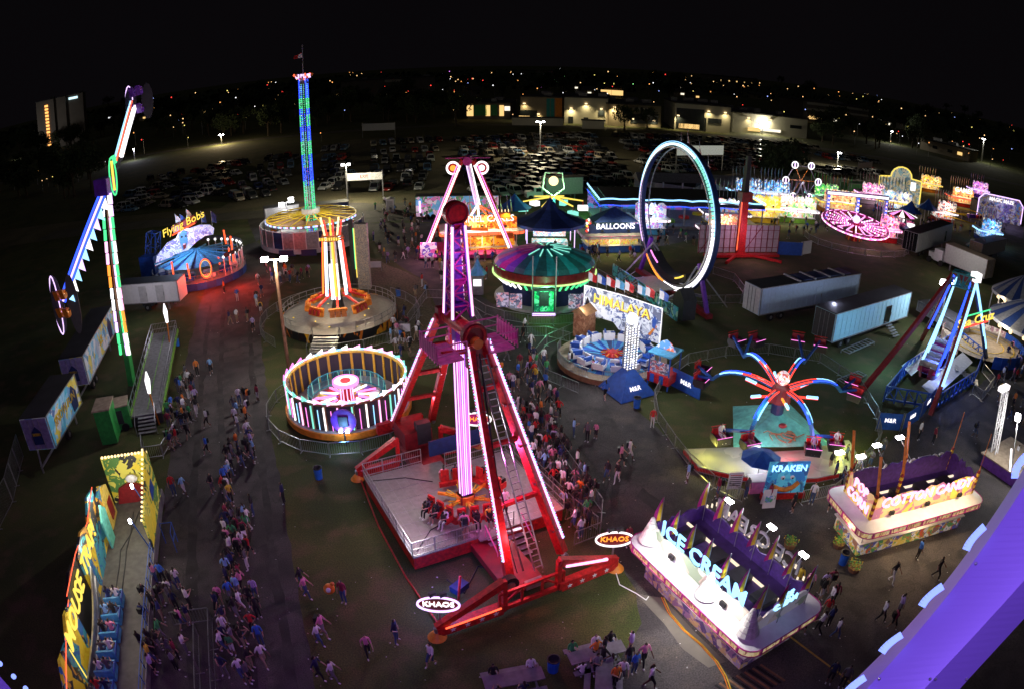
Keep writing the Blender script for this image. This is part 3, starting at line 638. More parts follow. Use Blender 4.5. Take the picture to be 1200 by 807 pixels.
for i in range(12):
    a = i * pi / 6; x, y = 6.4 * cos(a), 6.4 * sin(a); b = B(); b.bar((x, y, 4), (x, y, 2.2), .05, 'yellow')
    for j in (-.35, .35): M = TM((x - sin(a) * j, y + cos(a) * j, 1.2), a + pi / 2); seat(b, M, 'orange')
    b.done('hanging_seat', T)
b = B(); b.lathe([(8.2, .3), (8.2, 1.0), (0, 1.0)], 'offwhite', 36); b.done('platform', T)
b = B()
for i in range(18):
    a0, a1 = R_(150) + i * R_(13), R_(150) + (i + 1) * R_(13); A, E_ = Vector((8.1 * cos(a0), 8.1 * sin(a0), 1)), Vector((8.1 * cos(a1), 8.1 * sin(a1), 1))
    b.add([A, E_, E_ + Vector((0, 0, 2.4)), A + Vector((0, 0, 2.4))], [(0, 1, 2, 3)], 'galv' if i < 5 else 'navy' if i % 4 == 3 else 'steel'); b.bar(A, A + Vector((0, 0, 2.6)), .12, 'white'); b.bar(A + Vector((0, 0, 2.5)), E_ + Vector((0, 0, 2.5)), .1, 'white')
b.done('back_panel', T)
for sx in (-1, 1):
    b = B(); b.box((sx * 1.6, -8.1, .5), (2.6, .1, .9), 'navy'); b.done('skirt_panel', T)
plight((c.x - 4, c.y - 4, 7), (1, .93, .75), 900, .4); plight((c.x + 3, c.y - 3, 7), (1, .93, .75), 800, .4)
# two flood lamps left of the tower
pb = G(338, 268); fp = thing('floodlight_pole', 'short pole with two bright white floodlights left of the swing tower platform', 'floodlight', pb)
b = B(); b.tube((0, 0, 0), (0, 0, 4.6), .09, 'galv'); b.done('pole', fp); b = B(); b.box((-.9, 0, 4.2), (.8, .4, .6), 'l_flood'); b.box((.9, 0, 4.9), (.8, .4, .8), 'l_flood'); b.bar((-.9, 0, 4.2), (.9, 0, 4.8), .08, 'galv'); b.done('lamp_head', fp)
plight((pb.x, pb.y - .7, 5), (1, .97, .9), 700)
# free standing panel right of it (tall mirror-clad pylon)
pb = G(428, 338); py_ = thing('light_pylon', 'tall silver speckled pylon with a green light line, right of the swing tower', 'pylon', pb)
b = B(); b.box((0, 0, 4.0), (1.5, .8, 8), MUR('speckle', [(.35, .33, .3), (.5, .45, .38), (.25, .25, .26), (.6, .5, .35)], 6)); b.done('tower_body', py_); b = B(); b.box((-.78, -.42, 4.5), (.1, .1, 6), 't_yellow'); b.box((-.9, -.3, 5), (.1, .1, 5), 'l_green'); b.done('light_strip', py_); b = B(); b.box((-1.3, .3, 4.2), (.5, .5, 8.4), 'dark'); b.done('side_post', py_)

# ================= FREAK pendulum (far) =================
c = G(550, 297); Q = thing('claw_ride', 'red A-frame ride with two round lamps on top, behind the funnel cake stand', 'fairground ride', (c.x, c.y, 0)); c = Q.location
HT = R(548, 188, c).z; TOPS = R(548, 190, c).z
k_ = Vector((cos(math.atan2(c.y, c.x) - pi / 2), sin(math.atan2(c.y, c.x) - pi / 2), 0))
for i, (sx, fy) in enumerate(((-1, -2.5), (-1, 2.5), (1, -2.5), (1, 2.5))):
    b = B(); f, tp = Vector((sx * 6.0, fy, .4)), Vector((sx * .8, fy * .3, HT)); b.bar(f, tp, .45, 'red'); lg = b.done('leg', Q)
    if fy < 0: s = B(); s.bar(f.lerp(tp, .08) + Vector((-.1 * sx, -.35, .1)), f.lerp(tp, .95) + Vector((-.1 * sx, -.35, .1)), .22, 'l_white'); s.bar(f.lerp(tp, .08) + Vector((.28 * sx, -.3, .1)), f.lerp(tp, .95) + Vector((.28 * sx, -.3, .1)), .1, 'l_pink'); s.done('light_tube', lg)
b = B(); b.tube((0, -1.2, HT), (0, 1.2, HT), .6, 'magenta', n=14); b.bar((-3, 0, HT + .3), (3, 0, HT + .3), .15, 'magenta'); b.done('hub', Q)
for sx in (-1, 1):
    b = B(); b.tube((sx * 1.9, -1.0, HT - .9), (sx * 1.9, -.7, HT - .9), .95, 'red', n=20); b.ring((sx * 1.9, -1.05, HT - .9), .8, .25, .1, 'l_white', 24, M=Matrix.Rotation(pi / 2, 3, 'X')); b.tube((sx * 1.9, -1.1, HT - .9), (sx * 1.9, -1.0, HT - .9), .4, 'l_orange' if sx < 0 else 'l_white', n=12); b.done('round_lamp', Q)
b = B(); e = Vector((1.3, -.5, HT - 6.0)); b.bar((0, 0, HT), e, .4, 'white'); b.bar((-.3, -.3, HT), e + Vector((-.3, -.3, 0)), .12, 'l_lilac'); b.bar((.3, -.3, HT), e + Vector((.3, -.3, 0)), .12, 'l_white')
for dx, dz in ((-2, -3.2), (.2, -3.3), (2.8, -1.5), (3.4, -4.0)): b.bar(e, e + Vector((dx, -.3, dz)), .25, 'l_white' if dx < 1 else 'orange')
b.done('swing_arm', Q)
for j, (dx, dz) in enumerate(((-2, -3.4), (3.2, -1.5), (3.6, -4.3), (.2, -3.6))):
    b = B()
    for n_ in range(5): M = TM(e + Vector((dx - .9 + n_ * .45, -.4, dz - .5)), 0, .3); seat(b, M, 'orange' if j else 'dark'); b.box(M @ Vector((0, .1, 1.2)), (.1, .1, .5), 'l_warm')
    b.done('seat_row', Q)
b = B(); b.box((0, 0, .5), (13, 6.5, .5), 'magenta'); b.box((-5.2, -3.4, 1.5), (2.2, .2, 2), MUR('pinkart', [(.8, .1, .4), (.9, .5, .7), (.2, .1, .5), (.9, .8, .9)], 1.2, .6)); b.done('deck', Q)
plight((c.x, c.y - 3, 6), (1, .4, .6), 900, .4); plight((c.x - 6, c.y - 4, 4), (1, .3, .6), 400)
# pink backdrop panel trailer
p0, p1 = G(487, 258), G(585, 256)
o = thing('scenic_trailer', 'long pink and blue painted trailer with flowers behind the red claw ride', 'trailer', ((p0.x + p1.x) / 2, (p0.y + p1.y) / 2, 0), 0)
b = B(); b.box((0, 1.2, 2.2), (14, 2.4, 3.6), 'dark'); b.done('body', o); b = B(); b.box((0, -.05, 2.2), (13.8, .06, 3.4), MUR('flowerart', [(.15, .4, .7), (.2, .5, .8), (.75, .2, .5), (.1, .3, .15), (.8, .5, .7), (.9, .7, .8)], .9, .45)); b.done('artwork', o)
b = B()
for x in (-5, -4, 4, 5): b.tube((x, -.1, .45), (x, .3, .45), .45, 'tyre', n=12)
b.done('wheels', o); b = B(); b.bar((-6.2, -.15, 1.2), (-6.2, -.15, 3.2), .3, 'l_lilac'); b.done('light_tube', o)

# ================= ring of lights coaster =================
c = G(793, 252, 9.6); zt, zb = R(790, 169, c).z, R(790, 334, c).z
RR = (zt - zb) / 2 ; zc = (zt + zb) / 2; ang = R_(-73)
O = thing('ring_coaster', 'huge upright loop ride outlined in white, purple and green lights', 'loop coaster', (c.x, c.y, 0), ang)
MX = Matrix.Rotation(pi / 2, 3, 'X')
b = B(); b.ring((0, 0, zc), RR + .2, .34, .6, 'navy', 72, M=MX); b.ring((0, .6, zc), RR - .35, .12, .12, 'steel', 72, M=MX); b.ring((0, -.6, zc), RR - .35, .12, .12, 'steel', 72, M=MX); b.done('loop_track', O)
s = B()
for i in range(120):
    a = 2 * pi * i / 120; dg = math.degrees(a)
    k = 'l_cool' if 60 < dg < 160 else 'l_lilac' if 160 <= dg < 215 else 'l_orange' if 225 < dg < 262 else 'l_white' if dg > 262 or dg < 10 else 'l_mint'
    if 215 <= dg <= 225: continue
    p = Vector((RR * cos(a), -.45, zc + RR * sin(a))); s.box(p, (.26, .16, .3), k, M=Matrix.Rotation(-a, 3, 'Y'))
    p = Vector(((RR + .3) * cos(a), -.43, zc + (RR + .3) * sin(a))); s.box(p, (.06, .06, .42), 'l_ice' if dg < 200 else k, M=Matrix.Rotation(-a, 3, 'Y'))
s.done('light_string', O)
b = B(); th = 2.0
for i in range(14): a = R_(236 + i * 5); p = Vector(((RR - 1.0) * cos(a), 0, zc + (RR - 1.0) * sin(a))); b.box(p, (.75, 1.5, 1.1), 'black', M=Matrix.Rotation(-a, 3, 'Y'))
tr = b.done('coaster_train', O)
b = B(); b.path([Vector(((RR - 1.7) * cos(R_(a)), -.85, zc + (RR - 1.7) * sin(R_(a)))) for a in (232, 240, 250)], .1, 'l_pink'); b.path([Vector(((RR - 1.2) * cos(R_(a)), -.9, zc + (RR - 1.2) * sin(R_(a)))) for a in (288, 296, 303)], .1, 'l_yellow'); b.done('light_tube', tr)
b = B(); b.bar((-8.5, 0, .5), (8.5, 0, .5), .8, 'darkred', .5)
for sx in (-1, 1):
    b.bar((sx * 8, 0, .5), (sx * 5.5, 0, 5.5), .4, 'purple'); b.bar((sx * 3, -3.6, .4), (sx * 2.5, 0, 1.2), .3, 'steel'); b.bar((sx * 3, 3.6, .4), (sx * 2.5, 0, 1.2), .3, 'steel'); b.bar((sx * 6, 4, .3), (sx * 5, 0, 5), .15, 'steel'); b.bar((sx * 6, -4, .3), (sx * 5, 0, 5), .15, 'steel')
b.done('support_frame', O)
art = MUR('coasterart', [(.02, .1, .12), (.05, .35, .35), (.1, .3, .5), (.02, .05, .08), (.3, .5, .4)], 1.1, .15)
b = B(); b.box((0, -3.8, 1.0), (16, .12, 1.5), art); b.done('skirt_panel', O)
b = B(); b.box((0, -2.3, 1.6), (5, 2.6, .1), 'deck')
for i in range(8): b.box((-1.0, -3.9 - .3 * i, 1.5 - .19 * i), (2, .3, .07), 'wood')
b.bar((-2, -3.8, 2.6), (-2, -6.2, 1.2), .07, 'galv'); b.bar((0, -3.8, 2.6), (0, -6.2, 1.2), .07, 'galv'); b.done('steps', O)
b = B()
M_ = loc_of(O)
for p in ((.35, .6), (-1.5, 1.1), (2.2, .8), (4.5, .2)): flagmesh(b, (p[0] * 1.2, p[1], zc + RR * .97 - abs(p[0]) * .5), 2.2, .9, 1.6, 'red', a=2.4, band='white')
b.done('flag', O)
b = B(); b.box((7.6, -2.8, 1.6), (2.2, 1.6, 2.2), 'dark'); b.prism([(-1.1, 0), (1.1, 0), (0, 1)], 'dark', 1.6, c=(7.6, -2.8, 2.7)); b.done('control_booth', O)
plight((c.x, c.y - 2, 6), (.8, .85, 1), 350, .5); plight(M_ @ Vector((-5, -3, 4)), (.7, .3, 1), 250); plight(M_ @ Vector((3, -5, 4)), (1, .9, .5), 200)
fence('crowd_fence', [G(*p) for p in ((830, 357), (868, 356), (872, 346), (860, 330), (835, 322))], 'steel fence panels looping past the right foot of the lit ring ride')
fence('crowd_fence', [G(*p) for p in ((700, 325), (735, 345), (780, 362), (830, 365))], 'long low steel fence in front of the lit ring ride')
# ================= HIMALAYA =================
# sign faces the midway; survey points of its two top corners
sA, sB = G(687, 385, .8), G(762, 408, .8)
d = (sB - sA); ang = math.atan2(d.y, d.x); mid = (sA + sB) / 2
N_ = thing('mountain_ride', 'round bobsled ride with blue cars under a snowy backdrop sign reading HIMALAYA', 'fairground ride', (mid.x - 1.0, mid.y - 3.7, 0), ang)
# local frame: sign along +x at y=+sy
N_.scale = (.8, .8, .8); inv = (loc_of(N_) @ Matrix.Scale(.8, 4)).inverted(); a = inv @ sA; c2 = inv @ sB; sy = a.y; x0, x1 = a.x - .4, c2.x + 1.2
zt = R(690, 335, sA).z / .8
b = B(); b.lathe([(6.2, .12), (6.2, .75), (0, .8)], 'wood', 32); b.done('platform', N_)
b = B(); b.lathe([(6.25, .75), (5.0, .82)], 'tan', 32); b.lathe([(5.0, .83), (3.3, 1.25), (1.2, 1.0), (0, 1.0)], 'skyblue', 32, ks=['skyblue', 'blue', 'skyblue', 'navy']); b.done('track', N_)
b = B(); b.tube((0, 0, 1), (0, 0, 1.5), .9, 'red', .5, n=16)
for i in range(12): a_ = i * pi / 6; b.bar((.4 * cos(a_), .4 * sin(a_), 1.35), (1.3 * cos(a_), 1.3 * sin(a_), 1.25), .12, 'orange' if i % 2 else 'red'); b.bar((1.2 * cos(a_), 1.2 * sin(a_), 1.2), (4 * cos(a_), 4 * sin(a_), 1.35), .09, 'blue')
b.done('hub', N_)
for i in range(14):
    a_ = 2 * pi * i / 14; M = TM((4.15 * cos(a_), 4.15 * sin(a_), 1.15), a_)
    b = B(); bx = lambda cc, s, kk: b.box(M @ Vector(cc), s, kk, M=M.to_3x3())
    bx((0, 0, .25), (1.3, 1.25, .4), 'white'); bx((-.55, 0, .6), (.15, 1.3, .7), 'white'); bx((.55, 0, .5), (.15, 1.3, .45), 'white'); bx((.12, -.5, .62), (.9, .5, .16), 'blue'); bx((0, .45, .7), (1.2, .18, .6), 'blue'); bx((0, .2, .55), (1.0, .5, .12), 'navy'); b.done('car', N_)
    if i % 3 == 0: SEATS.append((loc_of(N_) @ Matrix.Scale(.8, 4) @ Vector((4.15 * cos(a_), 4.15 * sin(a_), 1.2)), a_ + ang, 'bobsled', 0))
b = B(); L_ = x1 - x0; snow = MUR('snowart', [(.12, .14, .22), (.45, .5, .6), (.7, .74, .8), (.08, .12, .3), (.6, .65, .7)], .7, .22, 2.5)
zb_ = 3.5
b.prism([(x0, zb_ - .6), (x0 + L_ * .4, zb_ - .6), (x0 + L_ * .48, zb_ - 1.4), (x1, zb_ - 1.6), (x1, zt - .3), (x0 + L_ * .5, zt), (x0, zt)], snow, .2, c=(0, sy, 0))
bd = b.done('backdrop', N_)
b = B(); e = [Vector(p) for p in ((x0, sy - .15, zb_ - .6), (x0, sy - .15, zt), (x0 + L_ * .5, sy - .15, zt), (x1, sy - .15, zt - .3), (x1, sy - .15, zb_ - 1.6))]
b.path(e, .05, 't_white'); b.done('light_string', bd)
b = B(); b.text('HIMALAYA', 1.64, 'wood', frame(((x0 + x1) / 2 - .05, sy - .12, (zt + zb_) / 2 + .02), (1, 0, -.03), (0, 0, 1)), .05); b.text('HIMALAYA', 1.6, 't_yellow', frame(((x0 + x1) / 2 - .1, sy - .16, (zt + zb_) / 2 + .1), (1, 0, -.03), (0, 0, 1)), .06); b.done('lettering', bd)
b = B()   # painted skier and trees
b.prism([(x1 - 1.6, zb_ - .8), (x1 - 1.3, zb_ - .9), (x1 - .5, zb_ + .4), (x1 - .7, zb_ + .5)], 'orange', .03, c=(0, sy - .14, 0)); b.prism([(x1 - 1.1, zb_ + .2), (x1 - .7, zb_), (x1 - .6, zb_ + 1.1), (x1 - .9, zb_ + 1.5), (x1 - 1.2, zb_ + 1.)], 'blue', .03, c=(0, sy - .16, 0))
b.prism([(x0 + .2, zb_ - .4), (x0 + 1.1, zb_ - .4), (x0 + .8, zb_ + 1), (x0 + .5, zb_ + 1.6), (x0 + .25, zb_ + 1)], 'dark', .03, c=(0, sy - .14, 0)); b.done('painted_figure', bd)
for i, (f_, k, kb) in enumerate(((.02, 'red', 'white'), (.14, 'blue', 'white'), (.26, 'red', 'white'), (.38, 'skyblue', 'white'), (.5, 'red', 'white'), (.66, 'skyblue', 'white'), (.76, 'red', 'white'), (.93, 'blue', 'white'))):
    b = B(); flagmesh(b, (x0 + L_ * f_, sy + .3, zt - 1.4), 3.2, 1.1, 1.2, k, a=.2, band=kb); b.done('flag', N_)
b = B(); b.box((-6.1, 3.2, 2.2), (1.6, 2.4, 3.0), MUR('brickart', [(.25, .1, .05), (.35, .18, .1), (.2, .08, .04)], 2)); b.prism([(-1.1, 0), (1.1, 0), (0, .8)], 'wood', 2.6, c=(-6.1, 3.2, 3.7)); b.done('ticket_tower', N_)
b = B()
for i in range(11):
    a0, a1 = R_(195 + i * 14), R_(195 + (i + 1) * 14); p, q = Vector((6.2 * cos(a0), 6.2 * sin(a0), .75)), Vector((6.2 * cos(a1), 6.2 * sin(a1), .75))
    if i in (6,): continue
    for z in (.1, 1.1): b.bar(p + Vector((0, 0, z)), q + Vector((0, 0, z)), .06, 'galv')
    for j in range(8): u = p.lerp(q, j / 8); b.bar(u, u + Vector((0, 0, 1.1)), .03, 'galv')
b.done('railing', N_)
b = B(); b.box((7.3, -1.3, 1.3), (2.6, 2.6, 1.0), 'red'); b.box((6.6, -2.62, 1.3), (.5, .02, .95), 'blue'); b.box((7.7, -2.62, 1.3), (.5, .02, .95), 'blue')
for x in (6.1, 8.5):
    for y in (-2.5, -.1): b.bar((x, y, .2), (x, y, 4.0), .12, 'blue')
b.box((7.3, -1.3, 4.05), (2.8, 2.8, .15), 'skyblue'); b.prism([(-1.2, 0), (1.2, 0), (.6, .8), (0, 1.1), (-.6, .8)], MUR('faceart', [(.1, .3, .7), (.6, .6, .7), (.8, .2, .1)], 1.6, .3), .1, c=(7.3, -1.3, 4.2)); b.box((7.3, -2.45, 2.6), (2.2, .05, 1.3), MUR('boothart', [(.5, .1, .1), (.6, .6, .65), (.1, .1, .15), (.1, .2, .5)], 3)); b.done('operator_booth', N_)
NM = loc_of(N_) @ Matrix.Scale(.8, 4)
plight(NM @ Vector((-2, -1, 5)), (.9, .93, 1), 420, .4); plight(NM @ Vector((4, -2, 5)), (.9, .93, 1), 350, .4); plight(NM @ Vector((-5.5, 2, 4.6)), (1, .95, .8), 90)
fence('crowd_fence', [NM @ Vector(p) for p in ((-7, -5.2, 0), (-3.2, -8.3, 0), (1.5, -8.6, 0))], 'steel fence panels at the front left of the snowy backdrop ride')
fence('crowd_fence', [NM @ Vector(p) for p in ((-8.2, 5, 0), (-8.5, -1, 0), (-7, -5.2, 0))], 'steel fence panels along the left side of the snowy backdrop ride')
bn = thing('fence_banner', 'blue banner panel with white logo blot beside the booth of the snowy ride', 'banner', NM @ Vector((10, -1.2, 0)), ang - .25)
b = B(); b.box((0, 0, .9), (3.2, .08, 1.7), 'blue'); b.done('panel', bn); b = B(); b.text('M&R', .6, 't_white', frame((0, -.06, .9), (1, 0, 0), (0, 0, 1)), .01); b.done('lettering', bn)

# ================= LED column over a blue pyramid tent =================
p = G(737, 466); o = thing('light_column', 'white LED light column rising out of a small blue pyramid tent by the central path', 'light tower', (p.x, p.y + 1.2, 0)); z1 = R(738, 384, p).z
b = B(); lattice(b, (0, 0, .2), (0, 0, z1), .75, .7, 9, .05, 'galv'); b.done('mast', o)
b = B()
for sx in (-.42, -.14, .14, .42): bulbs(b, (sx, -.4, 2.2), (sx, -.4, z1 - .2), 17, .085, 'l_white')
for sx in (-.42, .42): bulbs(b, (sx, 0, 2.2), (sx, 0, z1 - .2), 17, .085, 'l_white')
b.ball((0, 0, z1 + .3), .42, 'l_flood'); b.done('light_string', o)
b = B(); w = 1.75
b.add([(-w, -w, .1), (w, -w, .1), (w, w, .1), (-w, w, .1), (0, 0, 2.7)], [(0, 1, 4), (1, 2, 4), (2, 3, 4), (3, 0, 4)], 'blue'); cv = b.done('tent_cover', o)
b = B(); n_ = Vector((0, -2.6, 1.75)).normalized(); b.text('M&R', .55, 't_white', frame((-.1, -1.28, .86), (1, 0, 0), (0, 1.65, 2.6)), .01); b.done('lettering', cv)
o.rotation_euler.z = .45
plight((p.x, p.y + .4, z1 + 1), (1, .97, .95), 900, .35)

# ================= KRAKEN =================
c0 = G(905, 517); Y = thing('octopus_ride', 'octopus ride with six lit curved arms and a KRAKEN sign', 'fairground ride', (c0.x, c0.y + .3, 0)); c = Y.location
kz = .5
b = B()
fan = [(7.6 * cos(R_(a)), -1.0 + 6.3 * sin(R_(a)) if a not in (195, 345) else -1.2) for a in (195, 215, 235, 250, 270, 290, 305, 325, 345)]
outer = [(-7.4, -1.6), (-6.9, -3.9), (-4.4, -5.2), (-1.5, -5.9), (1.5, -6), (4.2, -5.5), (6.0, -3.8), (6.2, -1.4), (2.5, -1.4), (2.5, -2.4), (-2.5, -2.4), (-2.5, -1.6)]
vs = [(x, y, z) for z in (.05, kz) for x, y in outer]; n = len(outer)
b.add(vs, [tuple(range(n, 2 * n))] + [(i, (i + 1) % n, n + (i + 1) % n, n + i) for i in range(n)], MUR('decksheen', [(.3, .31, .32), (.36, .36, .37), (.27, .28, .29)], .4, 0, .5, .25))
b.done('platform', Y)
b = B()
for i in range(7): b.bar((*outer[i], .3), (*outer[i + 1], .3), .12, 'red', .25)
b.done('platform_edge', Y)
b = B(); q = [(-3.9, -2.2), (3.9, -2.6), (2.6, 3.4), (-2.4, 3.2)]
b.add([(*q[0], .9), (*q[1], .9), (*q[2], 1.2), (*q[3], 1.2), (0, 0, 2.6), (0, -2.9, 1.15)], [(0, 5, 4), (5, 1, 4), (1, 2, 4), (2, 3, 4), (3, 0, 4)], P('turq', (.12, .5, .45), .6)); cnp = b.done('base_canopy', Y)
b = B()
for i in range(8):
    a = R_(200 + i * 20); pts = [Vector((.1 + r_ * 1.2 * cos(a + .5 * sin(r_ * 4 + i)), -1.55 + r_ * .62 * sin(a + .5 * sin(r_ * 4 + i)) - .2, 0)) for r_ in (.2, .5, .8, 1.1, 1.4)]
    for p_ in pts: p_.z = 2.6 + (p_.y) / 2.9 * 1.45 + .05
    b.path(pts, .05, 'wood', 4)
b.ball((.1, -1.3, 1.98), .35, 'darkred', sz=(1, .7, .5)); b.done('painted_octopus', cnp)
b = B(); b.tube((0, 0, 0), (0, 0, 3.8), .5, 'navy', n=12); b.tube((0, 0, 3.4), (0, 0, 4.6), .9, 'darkred', .6, n=14); b.ball((0, 0, 5.2), .55, MUR('domeart', [(.9, .9, .9), (.6, .1, .1), (.8, .85, 1), (.9, .3, .1)], 4, 1.)); b.done('hub', Y)
ends = [(835, 443, 2.6, -1), (928, 412, 3.1, 0), (905, 405, 3, 0), (975, 455, 2.2, 0), (948, 500, 2.2, 0), (880, 498, 2.1, 0)]
arms = [((872, 418), (884, 403)), ((942, 425), (936, 410)), ((835, 444), (828, 447)), ((985, 458), (1000, 462)), ((880, 505), (845, 512)), ((952, 510), (970, 516))]
cars = [[(863, 398), (886, 398)], [(935, 398), (961, 404)], [(823, 432), (822, 444)], [(1000, 448), (1003, 461)], [(845, 510), (879, 517)], [(953, 523), (980, 518)]]
for i, (av, cv_) in enumerate(zip(arms, cars)):
    hz = 2.3 if i in (4, 5) else 3.1
    hz = {0: 4.6, 1: 4.4, 2: 3.4, 3: 3.2, 4: 2.5, 5: 2.2}[i]
    w = G(av[0][0], av[0][1], hz); e = Vector((w.x - c.x, w.y - c.y, hz)); st = Vector((0, 0, 4.3)) + Vector((e.x, e.y, 0)).normalized() * .7
    k1 = st.lerp(e, .45) + Vector((0, 0, 1.0)); k2 = st.lerp(e, .85) + Vector((0, 0, 1.0))
    b = B(); prev = None; pts = []
    for j in range(11):
        u = j / 10; p_ = st * (1 - u) ** 3 + k1 * 3 * u * (1 - u) ** 2 + k2 * 3 * u * u * (1 - u) + e * u ** 3; pts.append(p_)
    for p_, q_ in zip(pts, pts[1:]): b.bar(p_, q_, .24, P('armblue', (.03, .15, .4), .3), .24)
    arm = b.done('arm', Y); s = B()
    sd = Vector((-e.y, e.x, 0)).normalized() * .16
    for j, (p_, q_) in enumerate(zip(pts, pts[1:])):
        if j > 7: continue
        for g_ in (sd, -sd): s.bar(p_ + g_ + Vector((0, 0, .12)), q_ + g_ + Vector((0, 0, .1)), .09, ('l_red' if j < 4 else 'l_ice') if g_ is sd else ('l_red' if j < 3 else 'l_blue'))
    s.done('light_tube', arm)
    for (cx, cy) in cv_:
        zc_ = hz - .9 if i > 3 else hz - .6
        w2 = G(cx, cy, zc_ + .5); pc = Vector((w2.x - c.x, w2.y - c.y, zc_)); b = B()
        aa = math.atan2(pc.y, pc.x)
        jit = (.5, -.4, .9, -.8, .25, -.3)[i]; M = TM(pc, pi + jit)
        for cc_, s_, kk in (((0, .1, .1), (1.15, .9, .2), 'dark'), ((0, -.4, .55), (1.05, .15, .75), 'red' if i > 1 else 'darkred'), ((-.58, 0, .4), (.1, .9, .45), 'dark'), ((.58, 0, .4), (.1, .9, .45), 'dark'), ((0, .5, .3), (1.15, .12, .45), 'black'), ((0, -.2, .3), (1.0, .5, .2), 'magenta')): b.box(M @ Vector(cc_), s_, kk, M=M.to_3x3())
        b.bar(M @ Vector((0, -.5, .7)), e, .18, 'blue'); b.path([M @ Vector(p_) for p_ in ((-.62, .57, .62), (.62, .57, .62))], .025, 'l_pink', 4); b.path([M @ Vector(p_) for p_ in ((-.6, -.48, 1.05), (.6, -.48, 1.05))], .04, 'red', 4); b.done('tub_car', arm)
        if i in (2, 4, 5): SEATS.append((Vector((c.x, c.y, 0)) + M @ Vector((0, -.1, .1)), pi + jit, 'octopus', 0))
for a in (20, 80, 140, 200, 260, 330):      # short inner spokes that carry lamps
    b = B(); b.bar((.6 * cos(R_(a)), .6 * sin(R_(a)), 3.9), (2.9 * cos(R_(a)), 2.9 * sin(R_(a)), 4.2), .13, 'l_red' if a != 260 else 'l_orange'); b.bar((2.0 * cos(R_(a)), 2.0 * sin(R_(a)), 4.16), (2.9 * cos(R_(a)), 2.9 * sin(R_(a)), 4.28), .16, 'l_ice'); b.done('spoke_light', Y)
sgp = G(916, 583); sl_ = Vector((sgp.x - c.x, sgp.y - c.y, 0)); kr = MUR('krakenart', [(.03, .18, .5), (.05, .35, .6), (.1, .5, .7), (.03, .1, .3)], 1, .25, 2)
b = B(); b.box(sl_ + Vector((0, 0, 1.55)), (2.9, .14, 2.7), kr, -.05); b.box(sl_ + Vector((0, -.02, .25)), (3.2, .3, .45), 'red', -.05); board = b.done('name_board', Y)
b = B(); b.text('KRAKEN', .66, 'l_ice', frame(sl_ + Vector((0, -.12, 2.45)), (1, -.05, 0), (0, 0, 1)), .05); b.done('lettering', board)
b = B()
for ex in (-.35, .35): b.ball(sl_ + Vector((ex, -.12, 1.75)), .16, 'white', sz=(1, .4, 1)); b.ball(sl_ + Vector((ex, -.2, 1.73)), .07, 'black', sz=(1, .4, 1))
b.path([sl_ + Vector(p_) for p_ in ((-.9, -.14, 1.1), (-.5, -.18, .9), (0, -.18, .8), (.5, -.18, .95), (.9, -.14, 1.35))], .17, 'orange'); b.path([sl_ + Vector(p_) for p_ in ((-1.3, -.12, .6), (-1.2, -.14, 1.2), (-1.0, -.14, 1.6))], .12, 'skyblue'); b.path([sl_ + Vector(p_) for p_ in ((1.3, -.12, .6), (1.2, -.14, 1.2), (1.0, -.14, 1.5))], .12, 'skyblue'); b.done('painted_squid', board)
for z, x, y, col, w in ((1.5, 0, -4.0, (1, .15, .15), 170), (1.5, -6.0, -3.0, (1, .92, .15), 110), (1.5, -4.6, -4.4, (1, .9, .2), 90), (1.5, 5.2, -2.4, (.9, 1, .15), 110), (1.5, 4.2, -4.6, (.9, 1, .2), 90), (1.6, -2.5, -4.0, (.8, .85, 1), 240), (4.6, -2.6, -2.6, (.5, .95, .9), 160), (4.6, 2.6, -2.6, (.5, .95, .9), 120), (6.5, 0, 3, (1, .85, .7), 200), (2.5, 2, -3.6, (1, .3, .6), 50)): plight(c + Vector((x, y, z)), col, w, .2)
cf = c
fence('crowd_fence', [G(*p) for p in ((808, 548), (790, 525), (770, 495), (766, 470), (778, 448), (806, 427), (850, 418), (900, 415), (960, 425), (1005, 455), (1026, 490), (1030, 520), (1010, 545))], 'long oval of linked steel fence panels round the octopus ride')
fence('crowd_fence', [G(*p) for p in ((806, 545), (835, 572), (870, 590))], 'steel fence panels in front of the left end of the octopus ride platform')
fence('crowd_fence', [G(*p) for p in ((938, 590), (975, 582), (1012, 552))], 'steel fence panels in front of the right end of the octopus ride platform')
o = thing('patio_umbrella', 'dark blue patio umbrella over the operator stand in front of the octopus ride', 'umbrella', G(885, 568)); b = B(); b.tube((0, 0, 0), (0, 0, 2.6), .04, 'galv'); b.done('pole', o); b = B(); b.lathe([(1.45, 2.2), (.7, 2.55), (0, 2.8)], 'blue', 8); b.done('canopy', o)
o = thing('rules_board', 'white rules board on a small stand left of the octopus name board', 'sign', G(858, 580)); b = B(); b.box((0, 0, 1.2), (1.0, .06, 1.3), 'white'); b.done('board', o); b = B(); b.bar((-.4, 0, 0), (-.4, 0, 1.8), .05, 'galv'); b.bar((.4, 0, 0), (.4, 0, 1.8), .05, 'galv')
for i in range(6): b.box((0, -.04, 1.65 - .16 * i), (.8, .02, .05), 'dark' if i else 'red')
b.done('posts', o)
o = thing('sandwich_board', 'white sandwich board with colourful picture standing on the path before the octopus sign', 'sign', G(899, 592)); b = B(); b.bar((-.0, .25, 0), (0, 0, 1.3), .9, 'white', .05); b.bar((0, -.25, 0), (0, 0, 1.3), .9, 'white', .05); b.box((0, -.22, .7), (.7, .03, .5), MUR('posterart', [(.8, .8, .8), (.1, .5, .2), (.2, .4, .8), (.85, .85, .9)], 3)); b.done('board', o)
o = thing('blue_dumpster_sign', 'purple pink ticket counter box right in front of the octopus umbrella', 'counter', G(888, 578)); b = B(); b.box((0, .4, .5), (1.3, .8, 1.0), 'pink'); b.box((0, .4, 1.03), (1.5, .95, .07), 'white'); b.done('counter', o); o.name = 'ticket_counter'

